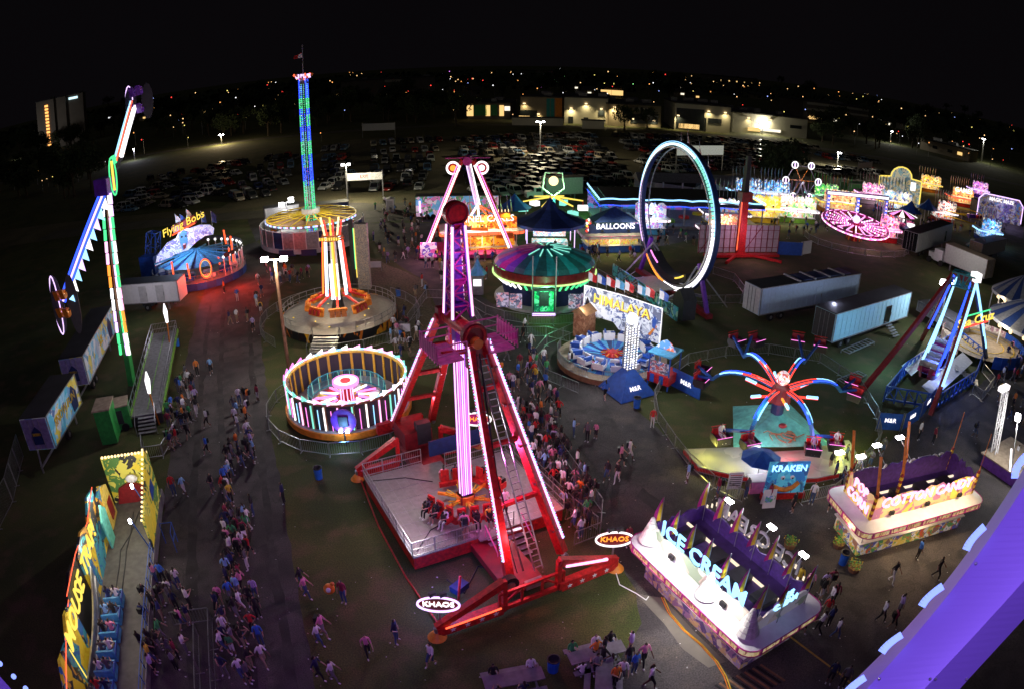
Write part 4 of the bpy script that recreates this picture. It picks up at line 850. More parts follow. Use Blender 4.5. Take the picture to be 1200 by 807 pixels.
# ================= food and game stands =================
def stand(name, label, cat, loc, ang, L, Dp, sign, wall, skirt, awn='white', skol='t_white', side=None, lit=2.5, flags=(), sh=1.7, over=1.0, roof='roofdark', letter='t_white', glow='l_warm', hz=2.6, lsize=None, group=None, rear=False, fringe='magenta', round_=True, sy=-1, light=None, lc=(1, .95, .85), signmat=None, fh=3.4, signemit=0, lift=0.):
    o = thing(name, label, cat, loc, ang, group)
    b = B(); b.box((0, 0, .55), (L, Dp, 1.0), skirt); b.done('counter_skirt', o)
    b = B(); b.box((0, .1, 1.7), (L - .5, Dp - .8, 1.3), wall)  # wall block glows by itself to pass for the lit interior
    for i in range(int(L / 1.5) + 1):
        for y in (-Dp / 2 + .05, Dp / 2 - .05): b.bar((-L / 2 + .05 + i * (L - .1) / int(L / 1.5), y, 1.05), (-L / 2 + .05 + i * (L - .1) / int(L / 1.5), y, hz), .09, 'white')
    b.box((0, 0, 1.08), (L + .3, Dp + .3, .07), 'white'); b.done('service_counter', o)
    # awning: flared ring, rounded corners
    b = B(); r_ = .8
    def loop(gx, gy, z, rr):
        out = []
        for sx, sy_, a0 in ((1, -1, -90), (1, 1, 0), (-1, 1, 90), (-1, -1, 180)):
            for j in range(5): a = R_(a0 + 22.5 * j); out.append(Vector((sx * (gx - rr) + rr * cos(a), sy_ * (gy - rr) + rr * sin(a), z)))
        return out
    inn = loop(L / 2, Dp / 2, hz + .28, .05); out = loop(L / 2 + over, Dp / 2 + over, hz, r_); lo = loop(L / 2 + over, Dp / 2 + over, hz - .38, r_); n = len(inn)
    b.add(inn + out, [(i, n + i, n + (i + 1) % n, (i + 1) % n) for i in range(n)], awn)
    b.add([v - Vector((0, 0, .05)) for v in inn] + [v - Vector((0, 0, .05)) for v in out], [(i, (i + 1) % n, n + (i + 1) % n, n + i) for i in range(n)], awn); aw = b.done('awning', o)
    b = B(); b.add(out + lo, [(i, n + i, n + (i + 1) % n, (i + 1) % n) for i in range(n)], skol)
    for i in range(n):
        q0, q1 = out[i] * 1.002, out[(i + 1) % n] * 1.002; b.bar(q0, q1, .05, fringe); b.bar(lo[i] * 1.002, lo[(i + 1) % n] * 1.002, .05, fringe)
    for e0, e1 in ((4, 5), (19, 0), (14, 15), (9, 10)):
        a, c_ = out[e0 % n], out[e1 % n]; m = max(1, int((c_ - a).length / 1.3))
        for j in range(m + 1): q = a.lerp(c_, j / m) * 1.004; b.bar(q, q - Vector((0, 0, .38)), .1, fringe)
    b.done('awning_fascia', o)
    b = B(); b.box((0, 0, hz + .2), (L, Dp, .1), roof)
    for i in range(4): b.box((-L * .35 + i * L * .23, .1, hz + .45), (L * .12, Dp * .3, .35), 'dark')
    b.bar((-L / 2, Dp * .2, hz + .35), (L / 2, Dp * .2, hz + .35), .12, 'l_dim' if rear else 'steel'); b.done('roof', o)
    sm = signmat or wall
    faces = [((0, -Dp / 2, 0), (1, 0, 0), L, sign)]
    if side: faces.append((((L / 2) * sy, 0, 0), (0, sy, 0), Dp, side))
    if rear: faces.append(((0, Dp / 2, 0), (-1, 0, 0), L, sign)); faces.append((((-L / 2) * sy, 0, 0), (0, -sy, 0), Dp, None))
    nf_ = len(faces) - (2 if rear else 0); fi_ = -1
    for (fc, rd, ln, tx) in faces:
        fi_ += 1; sm_ = sm if fi_ < nf_ else MT['backpurple']
        fc = Vector(fc); rd = Vector(rd); nrm = rd.cross(Vector((0, 0, 1))); M3 = Matrix(((rd.x, -nrm.x, 0), (rd.y, -nrm.y, 0), (0, 0, 1)))
        b = B(); m = 16; top = [(-ln / 2 + ln * i / m, hz + .3 + sh * (.82 + .18 * sin(i * 2.1) * sin(i * .7))) for i in range(m + 1)]
        b.prism([(-ln / 2, hz + .25), (ln / 2, hz + .25)] + top[::-1], sm_, .1, M=M3, c=fc); sb = b.done('sign_board', o)
        if tx:
            b = B(); sz = lsize or min(sh * .75, ln / (len(tx.split('\n')[0]) * .74)); nl = len(tx.split('\n'))
            if tx is side: sz = min(sh * .75 / nl * 1.3, ln / (max(len(t_) for t_ in tx.split('\n')) * .72))
            b.text(tx, sz, letter if fi_ < nf_ else 'offwhite', frame(fc + nrm * .1 + Vector((0, 0, lift + hz + .3 + sh * (.62 if nl == 1 else .5))), rd, (0, 0, 1)), .05); b.done('lettering', sb)
    for (fx, fy, fk, fb, a_) in flags:
        b = B(); flagmesh(b, (fx * L / 2, fy * Dp / 2, hz + .25), fh, .55 * fh / 3.4, 2.0 * fh / 3.4, fk, a=a_, band=fb); b.done('flag', o)
    M = loc_of(o)
    if light:
        nl = max(1, int(L / 3))
        for i in range(nl):
            x = -L / 2 + (i + .5) * L / nl; lp = M @ Vector((x, -Dp / 2 - 1.5, hz + 2.6)); alight(lp, M @ Vector((x, -Dp / 2 - .7, hz)), lc, light / nl, .5, .3)
            b = B(); b.box((x, -Dp / 2 - .22, hz + .62), (.35, .16, .26), 'black'); b.bar((x, -Dp / 2, hz + .3), (x, -Dp / 2 - .2, hz + .55), .05, 'black'); b.done('lamp_fixture', o)
        plight(M @ Vector((0, -Dp / 2 - .7, 2.1)), lc, light * .5, .3)
    return o
MUR('fascia', [(.7, .5, .2), (.35, .15, .1), (.75, .6, .35), (.6, .45, .2)], 5, .5, .5, .5, (1, 1, .3))  # fascia print carries its own glow in place of lamp light
P('deeppurple', (.05, .02, .12), .7, 0, .4, 2)
P('backpurple', (.08, .03, .22), .6, 0, .3, 4)
cream = MUR('creamart', [(.8, .72, .62), (.7, .6, .5), (.85, .8, .75), (.4, .5, .35), (.85, .85, .85)], .5, .08, 1.2)
FL = []
for i in range(7): FL.append((-1.0 + i * .32, -.7, 'magenta', 'yellow', 4.3))
for i in range(7): FL.append((-.95 + i * .33, .95, 'magenta', 'yellow', 4.3))
FL += [(1.05, -.2, 'magenta', 'yellow', 4.3)]
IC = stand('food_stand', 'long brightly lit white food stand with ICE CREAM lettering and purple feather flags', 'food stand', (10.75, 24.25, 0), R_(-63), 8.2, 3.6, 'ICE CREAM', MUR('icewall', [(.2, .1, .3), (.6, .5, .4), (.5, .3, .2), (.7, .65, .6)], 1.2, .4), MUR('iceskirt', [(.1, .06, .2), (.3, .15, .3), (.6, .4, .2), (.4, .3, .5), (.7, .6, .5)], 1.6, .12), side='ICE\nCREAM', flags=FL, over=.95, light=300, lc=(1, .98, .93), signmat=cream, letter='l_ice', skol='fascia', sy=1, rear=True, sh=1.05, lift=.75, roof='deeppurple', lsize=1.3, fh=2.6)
b = B()     # moulded soft-serve swirls standing on the sign
for cx, cy in ((-4.0, -1.9), (3.9, -2.0), (0.9, -2.0)):
    for j in range(5): b.lathe([(.0, 2.75 + j * .3), (.62 - j * .11, 2.85 + j * .3), (.5 - j * .1, 3.1 + j * .3), (.0, 3.15 + j * .3)], P('softserve', (.82, .8, .74), .35), 14, c=(cx, cy, .1))
b.done('soft_serve_model', IC)
b = B()
for s_ in range(24): x = -3.9 + s_ * .34; b.box((x, 1.9, 3.7 + .3 * (s_ % 3)), (.1, .05, .25), 'l_dim')
b.done('letter_bulb', IC)
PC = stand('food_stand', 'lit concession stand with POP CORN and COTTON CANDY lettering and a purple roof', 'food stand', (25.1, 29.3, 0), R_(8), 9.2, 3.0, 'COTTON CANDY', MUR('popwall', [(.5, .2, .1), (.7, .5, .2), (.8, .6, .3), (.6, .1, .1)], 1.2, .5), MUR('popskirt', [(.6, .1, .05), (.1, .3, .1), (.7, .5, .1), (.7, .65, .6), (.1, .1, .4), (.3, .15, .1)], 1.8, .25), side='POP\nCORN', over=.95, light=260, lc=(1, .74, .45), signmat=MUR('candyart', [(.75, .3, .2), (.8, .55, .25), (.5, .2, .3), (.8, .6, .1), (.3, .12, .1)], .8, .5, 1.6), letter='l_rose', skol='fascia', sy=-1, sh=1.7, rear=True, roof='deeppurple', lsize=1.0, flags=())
b = B()
for x, y in ((-4.6, -1.5), (-4.6, 1.5), (4.6, -1.5), (4.6, 1.5), (0, 1.5), (-1.5, -.1)):
    for j in range(8): b.bar((x, y, 2.9 + j * .22), (x, y, 3.12 + j * .22), .16, 'darkred' if j % 2 else 'yellow')
    b.bar((x, y, 4.6), (x + (.6 if x > 0 else -.2) * 1, y + .5, 7.0), .05, 'orange', .2)
b.done('striped_post', PC)
b = B()
for x, y in ((-3.2, 2.3), (-1.2, 3.2), (1.2, 3.6), (-4.4, 3.1)):
    b.bar((x, 1.5, 3.6), (x, y + .2, 4.6), .04, 'galv'); b.box((x, y + .2, 4.6), (.6, .3, .12), 'l_flood')
b.done('gooseneck_lamp', PC)
b = B()
for x, y in ((-3, 2.6), (0, 3.0), (2.6, 2.8)): b.bar((x, 1.6, 3.4), (x, y, 4.4), .04, 'galv'); b.box((x, y, 4.4), (.5, .26, .1), 'l_flood')
b.done('gooseneck_lamp', IC)
plight(loc_of(IC) @ Vector((0, .2, 6.6)), (.95, .8, 1), 110, .4); plight(loc_of(PC) @ Vector((0, .2, 6.2)), (.75, .5, 1), 80, .4)  # unseen fill lights added over both roofs to brighten flags and roof
plight(loc_of(PC) @ Vector((0, 3.2, 4.3)), (1, .95, .9), 140); plight(loc_of(IC) @ Vector((0, 3.2, 4.2)), (.95, .95, 1), 110)
plight(loc_of(PC) @ Vector((-5.6, -1, 2.2)), (1, .8, .5), 90)
fn = G(563, 298)
fire = MUR('funnelart', [(.7, .15, .01), (.8, .35, .02), (.5, .05, .01), (.8, .5, .1), (.25, .08, .02)], .9, .7)
stand('food_stand', 'glowing orange and yellow stand with FUNNEL CAKES lettering behind the central pendulum arm', 'food stand', (fn.x, fn.y + 1.5, 0), R_(8), 9.5, 4, 'FUNNEL CAKES', fire, fire, light=260, lc=(1, .75, .35), side=None, signmat=fire, letter='t_white', skol='t_red', fringe='orange', awn='white', flags=[(-.9 + i * .15, .4 * (-1) ** i, 'orange', 'yellow', 1.2) for i in range(13)], sh=2.2, lsize=1.25, fh=4.2, hz=3.4)
bl = G(715, 296)
gmw = MUR('prizeart', [(.8, .5, .05), (.9, .7, .1), (.7, .2, .1), (.8, .6, .3), (.3, .5, .1)], 3, .5)
BS = stand('game_stand', 'balloon game stand with white BALLOONS lettering over yellow prizes and a dark blue roof', 'game stand', (bl.x + .3, bl.y + 1.5, 0), R_(8), 7.6, 3.6, 'BALLOONS', gmw, 'blue', light=260, lc=(1, .85, .5), signmat='navy', letter='l_white', skol='offwhite', fringe='pink', awn='grey', sh=1.5, lsize=1.1, over=.8)
b = B(); b.add([(-3, -1.4, 4.3), (3.6, -1.4, 4.3), (3.6, 1.8, 4.3), (-3, 1.8, 4.3), (.3, .2, 6.2)], [(0, 1, 4), (1, 2, 4), (2, 3, 4), (3, 0, 4)], 'canvasblue'); b.done('tent_roof', BS)
b = B(); 
for i in range(14): b.ball((-4.0 + .2 * (i % 3), -1.6, 3.2 + .2 * i * .6), .2, ('l_red', 't_white', 't_yellow', 'pink')[i % 4], 5)
b.done('balloon_cluster', BS)
gm = G(640, 292)
o = thing('striped_tent', 'dark blue pointed tent over a small lit counter behind the dome ride', 'tent', (gm.x + .5, gm.y + 1, 0))
b = B(); n = 12; 
b.lathe([(5.2, 3.9), (3.0, 4.6), (1.3, 5.6), (0, 7.3)], 'canvasblue', 12, ks=['canvasblue', 'navy']); b.lathe([(5.2, 3.5), (5.2, 3.9)], 'blue', 12); b.tube((0, 0, 7.2), (0, 0, 7.9), .06, 'galv'); b.done('canopy', o)
for i, a in enumerate((225, 315, 45, 135)): b = B(); b.bar((4.6 * cos(R_(a)), 4.6 * sin(R_(a)), 0), (4.6 * cos(R_(a)), 4.6 * sin(R_(a)), 3.8), .12, 'white'); b.bar((4.6 * cos(R_(a)), 4.6 * sin(R_(a)) - .1, .2), (4.6 * cos(R_(a)), 4.6 * sin(R_(a)) - .1, 3.6), .1, 'l_lilac'); b.done('leg', o)
b = B(); b.box((0, -.5, .6), (5, 2.2, 1.1), MUR('ctrart', [(.7, .7, .7), (.2, .5, .5), (.7, .3, .2)], 2, .7)); b.box((0, 0.4, 2.3), (4.6, .1, 1.6), MUR('prize2', [(.8, .8, .85), (.3, .6, .7), (.8, .4, .3), (.2, .3, .6)], 3, 1.)); b.done('counter', o)
plight((gm.x + .5, gm.y - .5, 3.2), (.8, .95, 1), 260)

# back row of stands: distinct looks
rb = MUR('toyart', [(.7, .7, .8), (.2, .4, .8), (.8, .3, .3), (.8, .7, .3), (.5, .7, .9)], 2, .5)
def flg(ks, n=9): return [(-.95 + i * 1.9 / n, .3, ks[i % len(ks)], None, 1.3) for i in range(n)]
for px, py, L, sign, wall, skirt, fk, k1, lb, c1, w, an in (
    (852, 268, 7, 'TOY GAME', rb, 'yellow', ['purple', 'skyblue', 'pink', 'lime'], 't_white', 'white and blue prize stand with tall pastel feather flags, behind the dark red mast', (.9, .95, 1), 190, 0),
    (895, 262, 6, '', MUR('lemonart', [(.9, .7, .1), (.9, .5, .05), (.9, .8, .4)], 2, .5), 'yellow', ['blue', 'white'], 't_yellow', 'yellow lit snack stand just right of the dark red mast', (1, .85, .4), 190, 0),
    (932, 262, 8, 'FRESH FOOD', MUR('greenart', [(.2, .6, .2), (.8, .8, .3), (.8, .8, .8), (.8, .3, .2)], 1.6, .5), 'lime', ['purple', 'pink', 'magenta'], 't_white', 'white and pink stand with a green counter and purple flags below the small wheel', (1, .95, .95), 190, -4),
    (985, 252, 8, 'SANDWICH', MUR('warmart', [(.8, .5, .2), (.9, .7, .4), (.7, .2, .1)], 1.8, .5), 'orange', ['red', 'yellow', 'green'], 't_yellow', 'orange lit sandwich stand with red, yellow and green flags', (1, .85, .6), 180, -6),
    (1050, 250, 8, '', MUR('marqart', [(.1, .15, .4), (.8, .7, .4), (.7, .7, .8), (.2, .4, .7)], 1.6, .5), 'blue', ['green', 'skyblue'], 't_yellow', 'arched lit marquee stand with a rounded top behind the pink wheel', (1, .9, .7), 180, -8),
    (1128, 243, 7, 'GAMES', MUR('oran2', [(.8, .4, .1), (.9, .7, .3), (.8, .15, .1)], 1.8, .5), 'red', ['red', 'orange'], 't_red', 'orange red game stand near the right edge left of the mirror maze', (1, .7, .35), 190, -12),
    (760, 276, 5, '', MUR('pur2', [(.3, .4, .9), (.8, .85, .9), (.6, .2, .7)], 2.2, .5), 'skyblue', [], 't_white', 'small white and blue lit drinks stand inside the lower left of the ring ride', (.8, .9, 1), 110, 5),
    (845, 290, 5, '', MUR('hot2', [(.9, .5, .2), (.8, .2, .2), (.9, .8, .6)], 2.2, .5), 'orange', [], 't_white', 'small orange lit snack cart stand in front of the blue prize stand', (1, .75, .5), 120, 3)):
    p = G(px, py); stand('game_stand' if 'sandwich' not in lb and 'snack' not in lb else 'food_stand', lb, 'stand', (p.x, p.y + 1.8, 0), R_(an), L, 3.6, sign, wall, skirt, signmat=wall, light=w, lc=c1, flags=flg(fk) if fk else (), sh=2.6, fh=5.2, signemit=1, skol=k1, letter='t_white', over=.8)
more = [(908, 240, 6, 'blue', 'skyblue', 't_white', 'small blue lit booth wedged behind the yellow snack stand', (.5, .7, 1), 4), (966, 243, 6, 'lime', 'green', 'l_mint', 'green lit booth between the purple flagged stand and the orange stand', (.4, 1, .5), 2), (1022, 240, 6, 'white', 'pink', 'l_rose', 'pink lit booth behind the pink spinning ride gateway', (1, .5, .8), -6), (1090, 226, 7, 'orange', 'yellow', 't_yellow', 'yellow lit booth on the far row above the blue tents', (1, .8, .4), -10), (1108, 262, 5, 'red', 'white', 't_white', 'small red and white lit booth left of the orange red game stand', (1, .6, .5), -10), (1148, 232, 6, 'purple', 'pink', 'l_lilac', 'purple lit booth behind the orange red game stand', (.7, .4, 1), -14), (1160, 285, 5, 'blue', 'skyblue', 'l_ice', 'blue lit low booth in front of the mirror maze', (.3, .5, 1), -14), (1040, 285, 4, 'red', 'pink', 'l_rose', 'small rose lit kiosk between the pink ride and the box truck', (1, .4, .6), -6), (875, 238, 6, 'navy', 'skyblue', 'l_ice', 'blue roofed booth just behind the dark red mast', (.5, .6, 1), 4)]
for px, py, L, fk1, fk2, k1, lb, c1, an in more:
    p = G(px, py); wm = MUR('art_' + k1 + fk1, [MT[fk1].node_tree.nodes['Color Ramp'].color_ramp.elements[1].color[:3], (.8, .7, .5), MT[fk2].node_tree.nodes['Color Ramp'].color_ramp.elements[1].color[:3], (.1, .1, .15)], 2, .7)
    stand('game_stand', lb, 'stand', (p.x, p.y + 1.5, 0), R_(an), L, 3.4, '', wm, fk1, signmat=wm, light=150, lc=c1, flags=flg([fk1, fk2], 7), sh=2.6, fh=4.6, skol=k1, over=.8)
p = G(1052, 240); o = thing('arched_marquee', 'tall cream marquee with a rounded arch top outlined in warm bulbs', 'marquee', (p.x, p.y, 0), R_(-8)); pts = [(-6, 0), (6, 0), (6, 6.5), (3, 6.8)] + [(3 * cos(i * pi / 8), 6.8 + 2.6 * sin(i * pi / 8)) for i in range(1, 8)] + [(-3, 6.8), (-6, 6.5)]
b = B(); b.prism(pts, MUR('archart', [(.6, .5, .25), (.15, .25, .3), (.7, .65, .5), (.3, .5, .55), (.8, .75, .5)], .7, .4), .5); fr = b.done('facade', o); b = B(); b.path([Vector((q[0], -.35, q[1])) for q in pts[1:] + pts[:1]], .16, 't_yellow'); b.box((3.6, -.4, 5), (1.4, .2, 2), 't_white'); b.done('light_tube', fr)
p = G(1175, 262); o = thing('mirror_maze', 'mirror maze front with a purple lit arch reading MAGIC MAZE near the right edge', 'funhouse', (p.x, p.y + 2, 0), R_(-18))
b = B(); b.prism([(-7, 0), (7, 0), (7, 5), (5.5, 6.5), (-5.5, 6.5), (-7, 5)], MUR('mazeart', [(.05, .05, .12), (.15, .1, .3), (.4, .4, .5), (.3, .2, .1), (.1, .2, .4)], 1, .3), .5); b.box((0, 3, 2), (14, 5, 4), 'dark'); fr = b.done('facade', o)
b = B(); b.path([Vector(q) for q in ((-7, -.4, .5), (-7, -.4, 5), (-5.5, -.4, 6.5), (5.5, -.4, 6.5), (7, -.4, 5), (7, -.4, .5))], .13, 'l_lilac'); b.done('light_tube', fr); b = B(); b.text('MAGIC MAZE', 1.3, 't_white', frame((0, -.4, 5.4), (1, 0, 0), (0, 0, 1)), .05); b.done('lettering', fr)
plight((p.x, p.y - 3, 4), (.6, .5, 1), 500)

# ================= bumper pavilion =================
p0, p1 = G(695, 268), G(890, 268); cx = (p0.x + p1.x) / 2; Lb = (p1.x - p0.x) * .96
o = thing('bumper_car_pavilion', 'wide flat roofed pavilion outlined in wavy blue white lights behind the ring ride', 'pavilion', (cx, p0.y + 7, 0), R_(2))
b = B(); b.box((0, 0, 4.2), (Lb, 13, .5), 'roofdark'); b.box((0, 0, 4.55), (Lb * .9, 9, .35), 'roofdark'); b.done('roof', o)
b = B()
for k_, z0 in (('l_ice', 4.75), ('l_blue', 3.7)):
    for (a_, c_) in (((-Lb / 2, -6.6), (Lb / 2, -6.6)), ((-Lb / 2, -6.6), (-Lb / 2, 6.6)), ((Lb / 2, -6.6), (Lb / 2, 6.6))):
        n = 26; pts = [Vector((a_[0] + (c_[0] - a_[0]) * i / n, a_[1] + (c_[1] - a_[1]) * i / n, z0 + .18 * abs(sin(i * .9)))) for i in range(n + 1)]; b.path(pts, .13 if k_ == 'l_ice' else .07, k_, 5)
b.done('light_tube', o)
b = B(); b.box((0, 0, .3), (Lb, 13, .5), 'grey')
for i in range(9):
    for y in (-6.2, 6.2): b.bar((-Lb / 2 + .3 + i * (Lb - .6) / 8, y, .4), (-Lb / 2 + .3 + i * (Lb - .6) / 8, y, 4), .2, 'steel')
b.box((0, 6, 2.3), (Lb, .1, 3.4), MUR('bumpart', [(.03, .06, .25), (.05, .2, .5), (.3, .1, .4), (.02, .03, .1)], .8, .5)); b.done('floor_and_posts', o).name = 'floor'
for i in range(8):
    b = B(); x = -Lb / 2 + 2.5 + i * (Lb - 5) / 7; y = -3.5 + 3 * (i % 3); b.lathe([(.95, .6), (.95, .9), (.7, 1.1), (0, 1.15)], ('red', 'yellow', 'skyblue', 'lime')[i % 4], 12, c=(x, y, 0)); b.bar((x, y + .6, 1), (x, y + .6, 4), .04, 'steel'); b.done('bumper_car', o)
plight((cx - 6, p0.y + 3, 3), (.3, .5, 1), 500); plight((cx + 6, p0.y + 3, 3), (.4, .5, 1), 500)

# ================= dome ride =================
c = G(638, 352); o = thing('dome_ride', 'round covered ride with a dark green and purple dome, maroon rim and green lit entrance', 'fairground ride', (c.x, c.y + 1.0, 0)); c = o.location
b = B(); ks = ['teal', 'turq', 'teal', P('dgreen', (.02, .12, .12), .5)] ; n = 28
cols = []
for i in range(n): a = 360 * (i + .5) / n; cols.append('purple' if 120 < a < 235 and i % 2 else 'magenta' if 120 < a < 235 else 'teal' if i % 2 else P('dgreen', (.02, .12, .12), .5))
b.lathe([(5.6, 4.3), (5.2, 4.75), (3.2, 5.5), (0, 6.0)], 'teal', n, ks=cols); b.done('dome', o)
b = B()
for i in range(14): a = 2 * pi * i / 14; 
for i in range(14):
    a = 2 * pi * i / 14; b.bar((1.0 * cos(a), 1.0 * sin(a), 5.88), (2.9 * cos(a), 2.9 * sin(a), 5.64), .12, 'l_mint' if not 2.1 < a < 4 else 'pink', .05)
b.done('spoke_light', o)
b = B(); b.lathe([(5.65, 3.3), (5.75, 4.3)], 'darkred', 32); b.done('rim', o)
b = B(); b.ring((0, 0, 3.25), 5.75, .15, .15, 'l_lime', 40); 
for i in range(44): a = 2 * pi * i / 44; b.bar((5.5 * cos(a), 5.5 * sin(a), 3.0), (4.9 * cos(a), 4.9 * sin(a), 2.4), .16, 'l_white' if 3.4 < a < 4.2 else 'l_green')
b.done('light_string', o)
b = B(); b.lathe([(4.9, 2.3), (4.4, .3)], 'navy', 28); b.lathe([(5.6, .1), (5.6, .4), (0, .42)], 'offwhite', 28); b.tube((0, 0, .3), (0, 0, 5.9), .5, 'dark', n=10); b.done('drum', o)
b = B(); b.box((-.3, -5.6, 1.6), (2.3, .8, 2.8), 'dark'); b.box((-.3, -6.05, 1.7), (2.0, .05, 2.2), MUR('greenfront', [(.0, .3, .08), (.02, .5, .15), (.0, .1, .05), (.1, .6, .3)], 1.5, .8)); b.box((-.3, -6.15, .3), (2.4, .3, .2), 'l_lilac')
for x in (-1.5, .9): b.bar((x, -6.1, .2), (x, -6.1, 6.6), .12, 'steel')
b.bar((-1.5, -6.1, 3.2), (.9, -6.1, 3.4), .12, 'steel'); b.box((-.3, -6.1, 2.0), (1, .2, 1.5), 'dark'); b.done('entrance', o)
b = B()
for i, x in enumerate((-4.6, -3.2, 3.0, 4.4)): b.box((x, -5.6 + abs(x) * .25, 1.3), (1.3, .08, 1.6), MUR('sidepanel', [(.2, .2, .3), (.6, .5, .7), (.1, .1, .2), (.7, .3, .4)], 2, .5))
b.done('side_panel', o)
plight((c.x, c.y - 7.5, 2.8), (.2, 1, .45), 220); plight((c.x - 5.5, c.y - 3, 7.5), (.9, .3, 1), 200); plight((c.x + 3, c.y - 5, 8), (.2, 1, .7), 120)
fence('crowd_fence', arcpts(c, 8.4, 185, 345, 9), 'curved steel crowd fence in front of the green and purple dome ride')
# small blue pointed kiosk between
o = thing('ticket_kiosk', 'narrow kiosk with a bright blue pointed roof left of the dome ride', 'kiosk', G(560, 345)); b = B(); b.box((0, 0, 1.3), (1.3, 1.3, 2.4), 'grey'); b.box((0, -.67, 1.6), (.9, .04, .8), 't_white'); b.done('booth', o); b = B(); b.lathe([(1.1, 2.5), (.4, 3.4), (0, 4.4)], 'skyblue', 8); b.done('roof', o)

# ================= green ride =================
c = G(648, 258); o = thing('kiddie_plane_ride', 'small ride with white star shaped arms on a green lit lawn inside a round fence', 'fairground ride', (c.x, c.y, 0)); c = o.location
b = B(); b.tube((0, 0, 0), (0, 0, 4), .4, 'skyblue', n=10); b.ball((0, 0, 6.6), .8, 'l_warm'); b.path([Vector(q) for q in ((0, 0, 4), (-1.8, 0, 5.4), (-1.4, 0, 8), (1.4, 0, 8), (1.8, 0, 5.4), (0, 0, 4))], .12, 'white'); b.done('centre_post', o)
for i in range(6):
    a = i * pi / 3 + .1; b = B(); b.bar((0, 0, 4.0), (5 * cos(a), 5 * sin(a), 3.2), .35, 't_yellow', .3, w2=.2); ar = b.done('arm', o); b = B(); b.box((5 * cos(a), 5 * sin(a), 2.0), (1.6, 1.0, .8), 'l_mint' if i % 2 else 't_white', a); b.bar((5 * cos(a), 5 * sin(a), 2.4), (5 * cos(a), 5 * sin(a), 3.2), .1, 'red'); b.done('plane_car', ar)
fence('crowd_fence', arcpts(c, 9.5, 160, 380, 12), 'round pale fence with green glow around the star armed kiddie ride', step=3.5)
plight((c.x, c.y - 1.5, 5), (.3, 1, .35), 1500); plight((c.x + 4, c.y + 3, 4), (.2, 1, .4), 700)

# ================= dark red mast with white screens =================
c = G(866, 300); o = thing('rotating_mast_ride', 'dark red mast ride folded upright behind white boarded screens on a red frame', 'fairground ride', (c.x, c.y, 0), R_(8)); zt = R(870, 182, c).z
b = B(); b.bar((0, 0, .5), (0, 0, zt * .62), 1.1, 'red', 1.4, w2=.9); b.bar((0, 0, zt * .6), (.25, 0, zt), .8, 'dark', 1, w2=.55); b.box((.1, 0, zt * .6), (1.7, 1.6, 1.4), 'darkred'); b.bar((-.8, -.6, 1), (-.6, -.5, zt * .55), .1, 't_red'); b.done('mast', o)
b = B(); b.box((0, -1, .4), (12, 1.2, .35), 'red'); b.bar((-4, -4, .25), (0, 0, .5), .35, 'red'); b.bar((5, -4, .25), (0, 0, .5), .35, 'red'); b.done('base_frame', o)
for sx in (-1, 1):
    b = B(); b.box((sx * 3.6, .3, 2.5), (6, .12, 4.0), 'offwhite'); sc_ = b.done('screen', o); b = B()
    for i in range(7): b.bar((sx * 3.6 - 3 + i, .15, .4), (sx * 3.6 - 3 + i, .15, 4.6), .08, 'darkred')
    for z in (1.2, 2.5, 3.8): b.bar((sx * 3.6 - 3, .12, z), (sx * 3.6 + 3, .12, z), .06, 'darkred')
    b.bar((sx * 3.6 - 3, .1, .4), (sx * 3.6, .1, 4.5), .07, 'darkred'); b.done('frame', sc_)
plight(loc_of(o) @ Vector((0, -4, 4)), (1, .45, .8), 420)

# ================= small wheel, pink ride, gantry =================
c = G(942, 250); o = thing('small_observation_wheel', 'small wheel with round white lit gondola tops rising behind the purple flagged stand', 'ferris wheel', (c.x, c.y + 3, 0)); 
zt = R(942, 190, c).z; hc = zt - 4.2
b = B(); b.bar((-2.6, 1, 0), (0, 1, hc), .25, 'galv'); b.bar((2.6, 1, 0), (0, 1, hc), .25, 'galv'); b.bar((-2.6, -1, 0), (0, -1, hc), .25, 'galv'); b.bar((2.6, -1, 0), (0, -1, hc), .25, 'galv'); b.done('support_leg', o)
b = B(); b.ring((0, 0, hc), 3.4, .15, .15, 'galv', 6, M=MX)
for i in range(6): a = i * pi / 3; b.bar((0, 0, hc), (3.4 * cos(a), 0, hc + 3.4 * sin(a)), .12, 'orange')
b.done('wheel_frame', o)
for i in range(6):
    a = i * pi / 3 + .02; b = B(); p = Vector((3.7 * cos(a), -.3, hc + 3.7 * sin(a))); b.tube(p, p + Vector((0, -.3, 0)), 0.8, 'dark', n=14); b.ring(p + Vector((0, -.35, 0)), .68, .16, .1, 'l_white', 16, M=MX); b.box(p + Vector((0, -.36, 0)), (.3, .05, 1.1), 'l_lilac'); b.done('gondola', o)
plight((c.x, c.y, hc), (1, .9, 1), 300)
c = G(1005, 285); o = thing('pink_spinning_ride', 'low tilted spinning wheel ride covered in bright pink and white lights', 'fairground ride', (c.x, c.y + 1.5, 0)); MT_ = Matrix.Rotation(R_(7), 3, 'X') @ Matrix.Rotation(R_(5), 3, 'Y')
o.rotation_euler.z = R_(-28)
b = B()
for i in range(8): a = i * pi / 4; b.bar((1.5 * cos(a), 1.5 * sin(a), .2), (.6 * cos(a), .6 * sin(a), 2.6), .2, 'orange')
b.tube((0, 0, 0), (0, 0, 3.2), .6, 'red', n=12); b.done('base', o)
b = B(); ce = Vector((0, 0, 2.9)); b.ring(ce, 6.2, .2, .45, 'magenta', 40, M=MT_)
for i in range(20): a = 2 * pi * i / 20; b.bar(ce + MT_ @ Vector((.6 * cos(a), .6 * sin(a), 0)), ce + MT_ @ Vector((6.1 * cos(a), 6.1 * sin(a), .05)), .18, 'magenta')
b.done('wheel', o)
